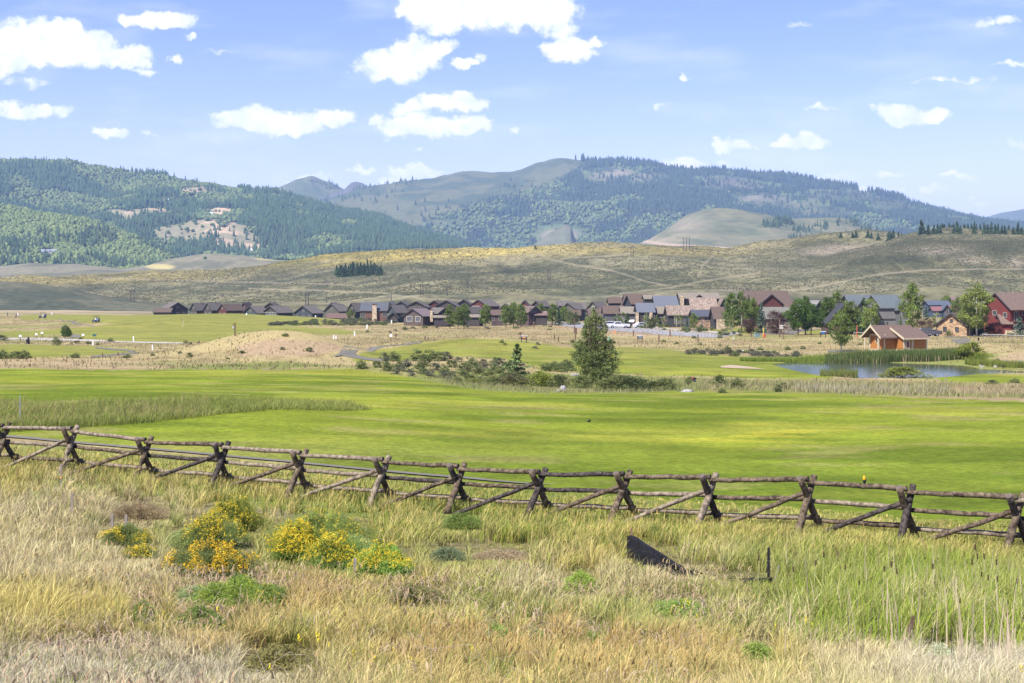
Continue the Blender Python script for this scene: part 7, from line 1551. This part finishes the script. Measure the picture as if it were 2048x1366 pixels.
e = empty('fire_hydrant', at(1529,676,220,400), 0, 'red fire hydrant beside the tall yellow marker', 'hydrant'); MR = nmat('hydrant_red', (0.45,0.04,0.04), .5, .1, 4); mb = MB(); mb.tube([(0,0,0),(0,0,.6),(0,0,.75),(0,0,.82)], [.16,.15,.17,.04], 10); mb.tube([(-.25,0,.5),(.25,0,.5)], .07, 8); mb.build('body', MR, e); mb = MB(); mb.tube([(0,0,.82),(0,0,.9)], .04, 6); mb.build('bolt', MR, e)
post(1526.5,673,655,1.6,'tall thin yellow marker rod beside the hydrant',nmat('marker_yellow', (0.6,0.42,0.08), .7, .1, 3),'marker_rod','marker')
def ubox(px, pb, w, h, label, c):
    b = at(px, pb, 220, 420); k = b.y/F; e = empty('utility_box', b, .3, label, 'utility box'); mb = MB(); mb.box((0,0,h*k/2), (w*k, w*k*.7, h*k), taper=.9); mb.build('cabinet', nmat('box_%02d' % int(c[1]*99), c, .5, .08, 3), e); mb = MB(); mb.box((0,0,h*k+.03), (w*k*.98, w*k*.7, .05)); mb.build('lid', nmat('box_%02d' % int(c[1]*99), c, .5, .08, 3), e)
ubox(1514,674,10,7,'squat grey green utility cabinet at the driveway', (0.16,0.23,0.22)); ubox(1218,683,5,9,'pale green utility pedestal right of the poplar', (0.30,0.50,0.38)); ubox(1467,679,2,5,'tiny mint green pedestal in the tan field', (0.45,0.60,0.48)); ubox(1467.5,668,6,5,'dark utility cabinet below the tall aspens', (0.06,0.07,0.07)); ubox(1276,652,6,6,'grey utility cabinet among garden shrubs', (0.12,0.14,0.14))
stake(1229,668,661,2.2,'orange cone shaped marker at the road edge',nmat('cone_orange', (0.8,0.25,0.06), .6, .1, 3),0,'traffic_cone',220,420,'cone')
# transmission poles on the hills
def hframe(px, pb, pt, sep_, label, Hh=None, Y=None, n=2, group=None):
    b = hill_at(Hh, px, pb) if Hh is not None else atY(px, Y); k = b.y/F; H = (HY-pt)*k-b.z; e = empty('transmission_tower', b, 0, label, 'power pole', group); m = nmat('pole_wood_dark', (0.06,0.05,0.045), .9, .2, 2)
    for i in range(n): x = (i-(n-1)/2)*sep_*k; mb = MB(); mb.tube([(x,0,-1),(x,0,H)], [.32,.22], 8); mb.build('pole', m, e)
    mb = MB(); mb.box((0,0,H*.86), (sep_*k*(n+.2),.25,.25)); mb.build('crossarm', m, e)
hframe(265,612,578,6,'wooden H frame power pole left of the first houses',Y=900); hframe(614,612,584,5,'H frame power pole behind the dark slate house',Y=760); hframe(843.5,592,570,5,'H frame power pole behind the back row gables',HF)
hframe(1097,560,537,4.5,'H frame power pole low on the golden hill',HF); hframe(1265,515,491,4.5,'H frame power pole near the top of the golden hill',HF); hframe(1372,500,474,6,'three legged power pole on the ridge before the bare hill',HF,n=3)
for px, pb, pt, l_ in [(654,606,590,'single power pole behind the olive grey house'),(782,602,585,'single power pole behind the dark green gable'),(895,592,575,'single power pole behind the red gable'),(935,577,562,'single power pole on the hillside above the back row')]: upole(px,pb,pt,l_,Hh=HF,r=.25,m=nmat('pole_wood_dark', (0.06,0.05,0.045), .9, .2, 2))
# ---- cars
def car(px, pb, label, body, kind='suv', rz=0.0, Y=None):
    b = atY(px, Y) if Y else at(px, pb, 250, 420); e = empty('parked_car', b, rz, label, 'car'); m = nmat('car_paint_%02d' % int(body[0]*99), body, .3, .05, 2, spec=.6)
    if kind == 'suv': prof = [(-2.35,.38),(2.35,.38),(2.38,.85),(2.25,1.0),(1.25,1.1),(.65,1.62),(-1.95,1.66),(-2.3,1.1),(-2.38,.7)]
    elif kind == 'pickup': prof = [(-2.75,.45),(2.75,.45),(2.75,1.05),(1.5,1.12),(.95,1.72),(-.45,1.74),(-.65,1.12),(-2.72,1.1)]
    else: prof = [(-2.2,.32),(2.2,.32),(2.2,.75),(1.2,.88),(.5,1.36),(-1.0,1.38),(-1.75,.95),(-2.2,.88)]
    mb = MB(); mb.prism(prof, -.92, .92); mb.build('body', m, e)
    gz_ = {'suv': [(-1.85,1.12),(1.05,1.12),(.6,1.52),(-1.8,1.55)], 'pickup': [(-.5,1.15),(1.3,1.15),(.9,1.62),(-.35,1.64)], 'sedan': [(-1.5,.92),(1.0,.92),(.45,1.28),(-.95,1.30)]}[kind]
    for s_ in (-1, 1): mb = MB(); mb.prism(gz_, s_*.925-.01, s_*.925+.01); mb.build('side_window', MGLASS, e)
    wx = 1.45 if kind != 'pickup' else 1.75
    for x in (-wx, wx):
        for y in (-.85,.85):
            mb = MB(); mb.tube([(x,y-.12,.36),(x,y+.12,.36)], .37, 14); w_ = mb.build('wheel', MBK, e); mb = MB(); mb.tube([(x,y-.13,.36),(x,y+.13,.36)], .2, 10); mb.build('rim', MSTL, w_)
    mb = MB()
    for y in (-.7,.7): mb.box((-2.36 if kind != 'pickup' else -2.74,y,.9), (.06,.28,.16))
    mb.build('taillight', nmat('taillight_red', (0.5,0.03,0.03), .3, .1, 3), e)
car(1195,645,'white pickup truck mostly hidden behind the poplar top',(0.5,0.5,0.5),'pickup',0,Y=385); car(1222,645,'white sport utility car parked before the navy garage',(0.55,0.55,0.56),'suv',R(8),Y=378); car(1238,646,'white pickup truck parked right of the white utility car',(0.52,0.52,0.54),'pickup',R(180),Y=370)
car(1266,645,'dark car in the carport beside the stone pier',(0.05,0.05,0.06),'suv',R(70),Y=392); car(1283,646,'white car with raised hatch by the stone pier',(0.7,0.7,0.72),'sedan',R(20),Y=372)
car(1837,667,'silver car parked under the tallest aspen',(0.35,0.37,0.4),'suv',R(-5),Y=292); car(1855,670,'dark pickup beside the purple brown bush',(0.06,0.06,0.07),'pickup',R(175),Y=288); car(1868,668,'grey car left of the stone cottage',(0.25,0.27,0.3),'sedan',R(10),Y=293)
# ---- rocks
MROCK = nmat('pale_rock', (0.28,0.265,0.245), .95, .3, 2.5, bump=.06)
def rock(px, pb, w, h, label, group=None, c=None, Y0=90, Y1=420, seed=1):
    b = at(px, pb, Y0, Y1); k = b.y/F; random.seed(seed); mb = MB(); mb.ball((0,0,0), 1, 9, 6, jit=.35); o = mb.build('rock', c or MROCK); o.location = b; o.scale = (w*k/2, w*k/2.4, h*k*.8); tag(o, label, 'rock', group)
rock(1126,782,14,14,'larger grey boulder in the rough left of the poplar',seed=2); rock(1117,783,9,7,'small boulder touching the larger grey one',seed=3); rock(1150,751,22,6,'flat pale rock beside the dark shrubs',seed=4); rock(1375,784,26,7,'pale flat rock below the red shouldered blackbird',seed=5)
MRT = nmat('tan_rock', (0.34,0.26,0.185), .95, .3, 2.5, bump=.06)
rock(1969,672,15,9,'large tan boulder before the red house',c=MRT,seed=6)
for i in range(44):
    px = 1205+i*5.2+random.uniform(-3,3); py = 648+(px-1205)*.08+random.uniform(0,5)
    rock(px, py, random.uniform(2.5,6), random.uniform(2,3.5), 'small landscaping rock along the street gardens', 'landscaping rocks along the street', seed=10+i, c=MRT if i % 2 else MROCK)
for i in range(26): rock(1835+i*6.6, 671+(i % 3)*.6, random.uniform(3,7), random.uniform(2,3.2), 'pale edging rock before the stone cottage', 'edging rocks before the cottage', seed=70+i)
for i in range(22): px = 1960+random.random()*90; rock(px, 722+random.random()*14, random.uniform(4,10), random.uniform(2,5), 'pale rock on the sandy bank right of the pond', 'rocks on the sandy bank', Y0=150, Y1=260, seed=120+i)
random.seed(99)
# ---- split-rail fence before the red house and by the charcoal house
def railfence(secs, label, H=.85):
    P = [at(a, b, 200, 420) for a, b in secs]; e = empty('rail_fence', P[0], 0, label, 'fence'); o0 = P[0]
    for p in P: q = p-o0; mb = MB(); mb.tube([q-Vector((0,0,.2)), q+Vector((0,0,H))], .14, 8); mb.build('fence_post', nmat('grey_round_post', (0.16,0.14,0.11), .9, .2, 4), e)
    for a, b in zip(P[:-1], P[1:]):
        a = a-o0; b = b-o0; mb = MB(); mb.tube([a+Vector((0,0,H*.8)), b+Vector((0,0,H*.8))], .07, 6); mb.build('rail', nmat('pale_rail', (0.42,0.40,0.36), .9, .2, 4), e)
railfence([(1965,676),(1974,676),(1981,676.5),(1989,676.5),(1997,676.5),(2006,677),(2016,677.5),(2024,678),(2034,678),(2043,678.5),(2056,679)], 'low post and rail fence in front of the red house')
railfence([(1708,671),(1726,671),(1745,671)], 'short pale rail fence behind the pump house', .8)
post(1957,681,676,3,'stubby dark post on the footpath',MBK); post(1754,759,745,1.5,'thin grey gauge post standing in the pond',MSTL,Y0=150,Y1=190)
post(1891,762,748,2.2,'leaning grey stake on the near pond bank',MGW,Y0=140,Y1=190); post(40,846,791,1.6,'thin metal rod in the tall grass at the left',MSTL,Y0=55,Y1=90); post(134,718,712,2,'small dark stake on the left fairway edge',Y0=150,Y1=260); post(205,714,707,2.5,'left stake by the forked cart path',Y0=150,Y1=260); post(236,711,705,2.5,'right stake by the forked cart path',Y0=150,Y1=260)
b = at(1872,700,0+150,300)
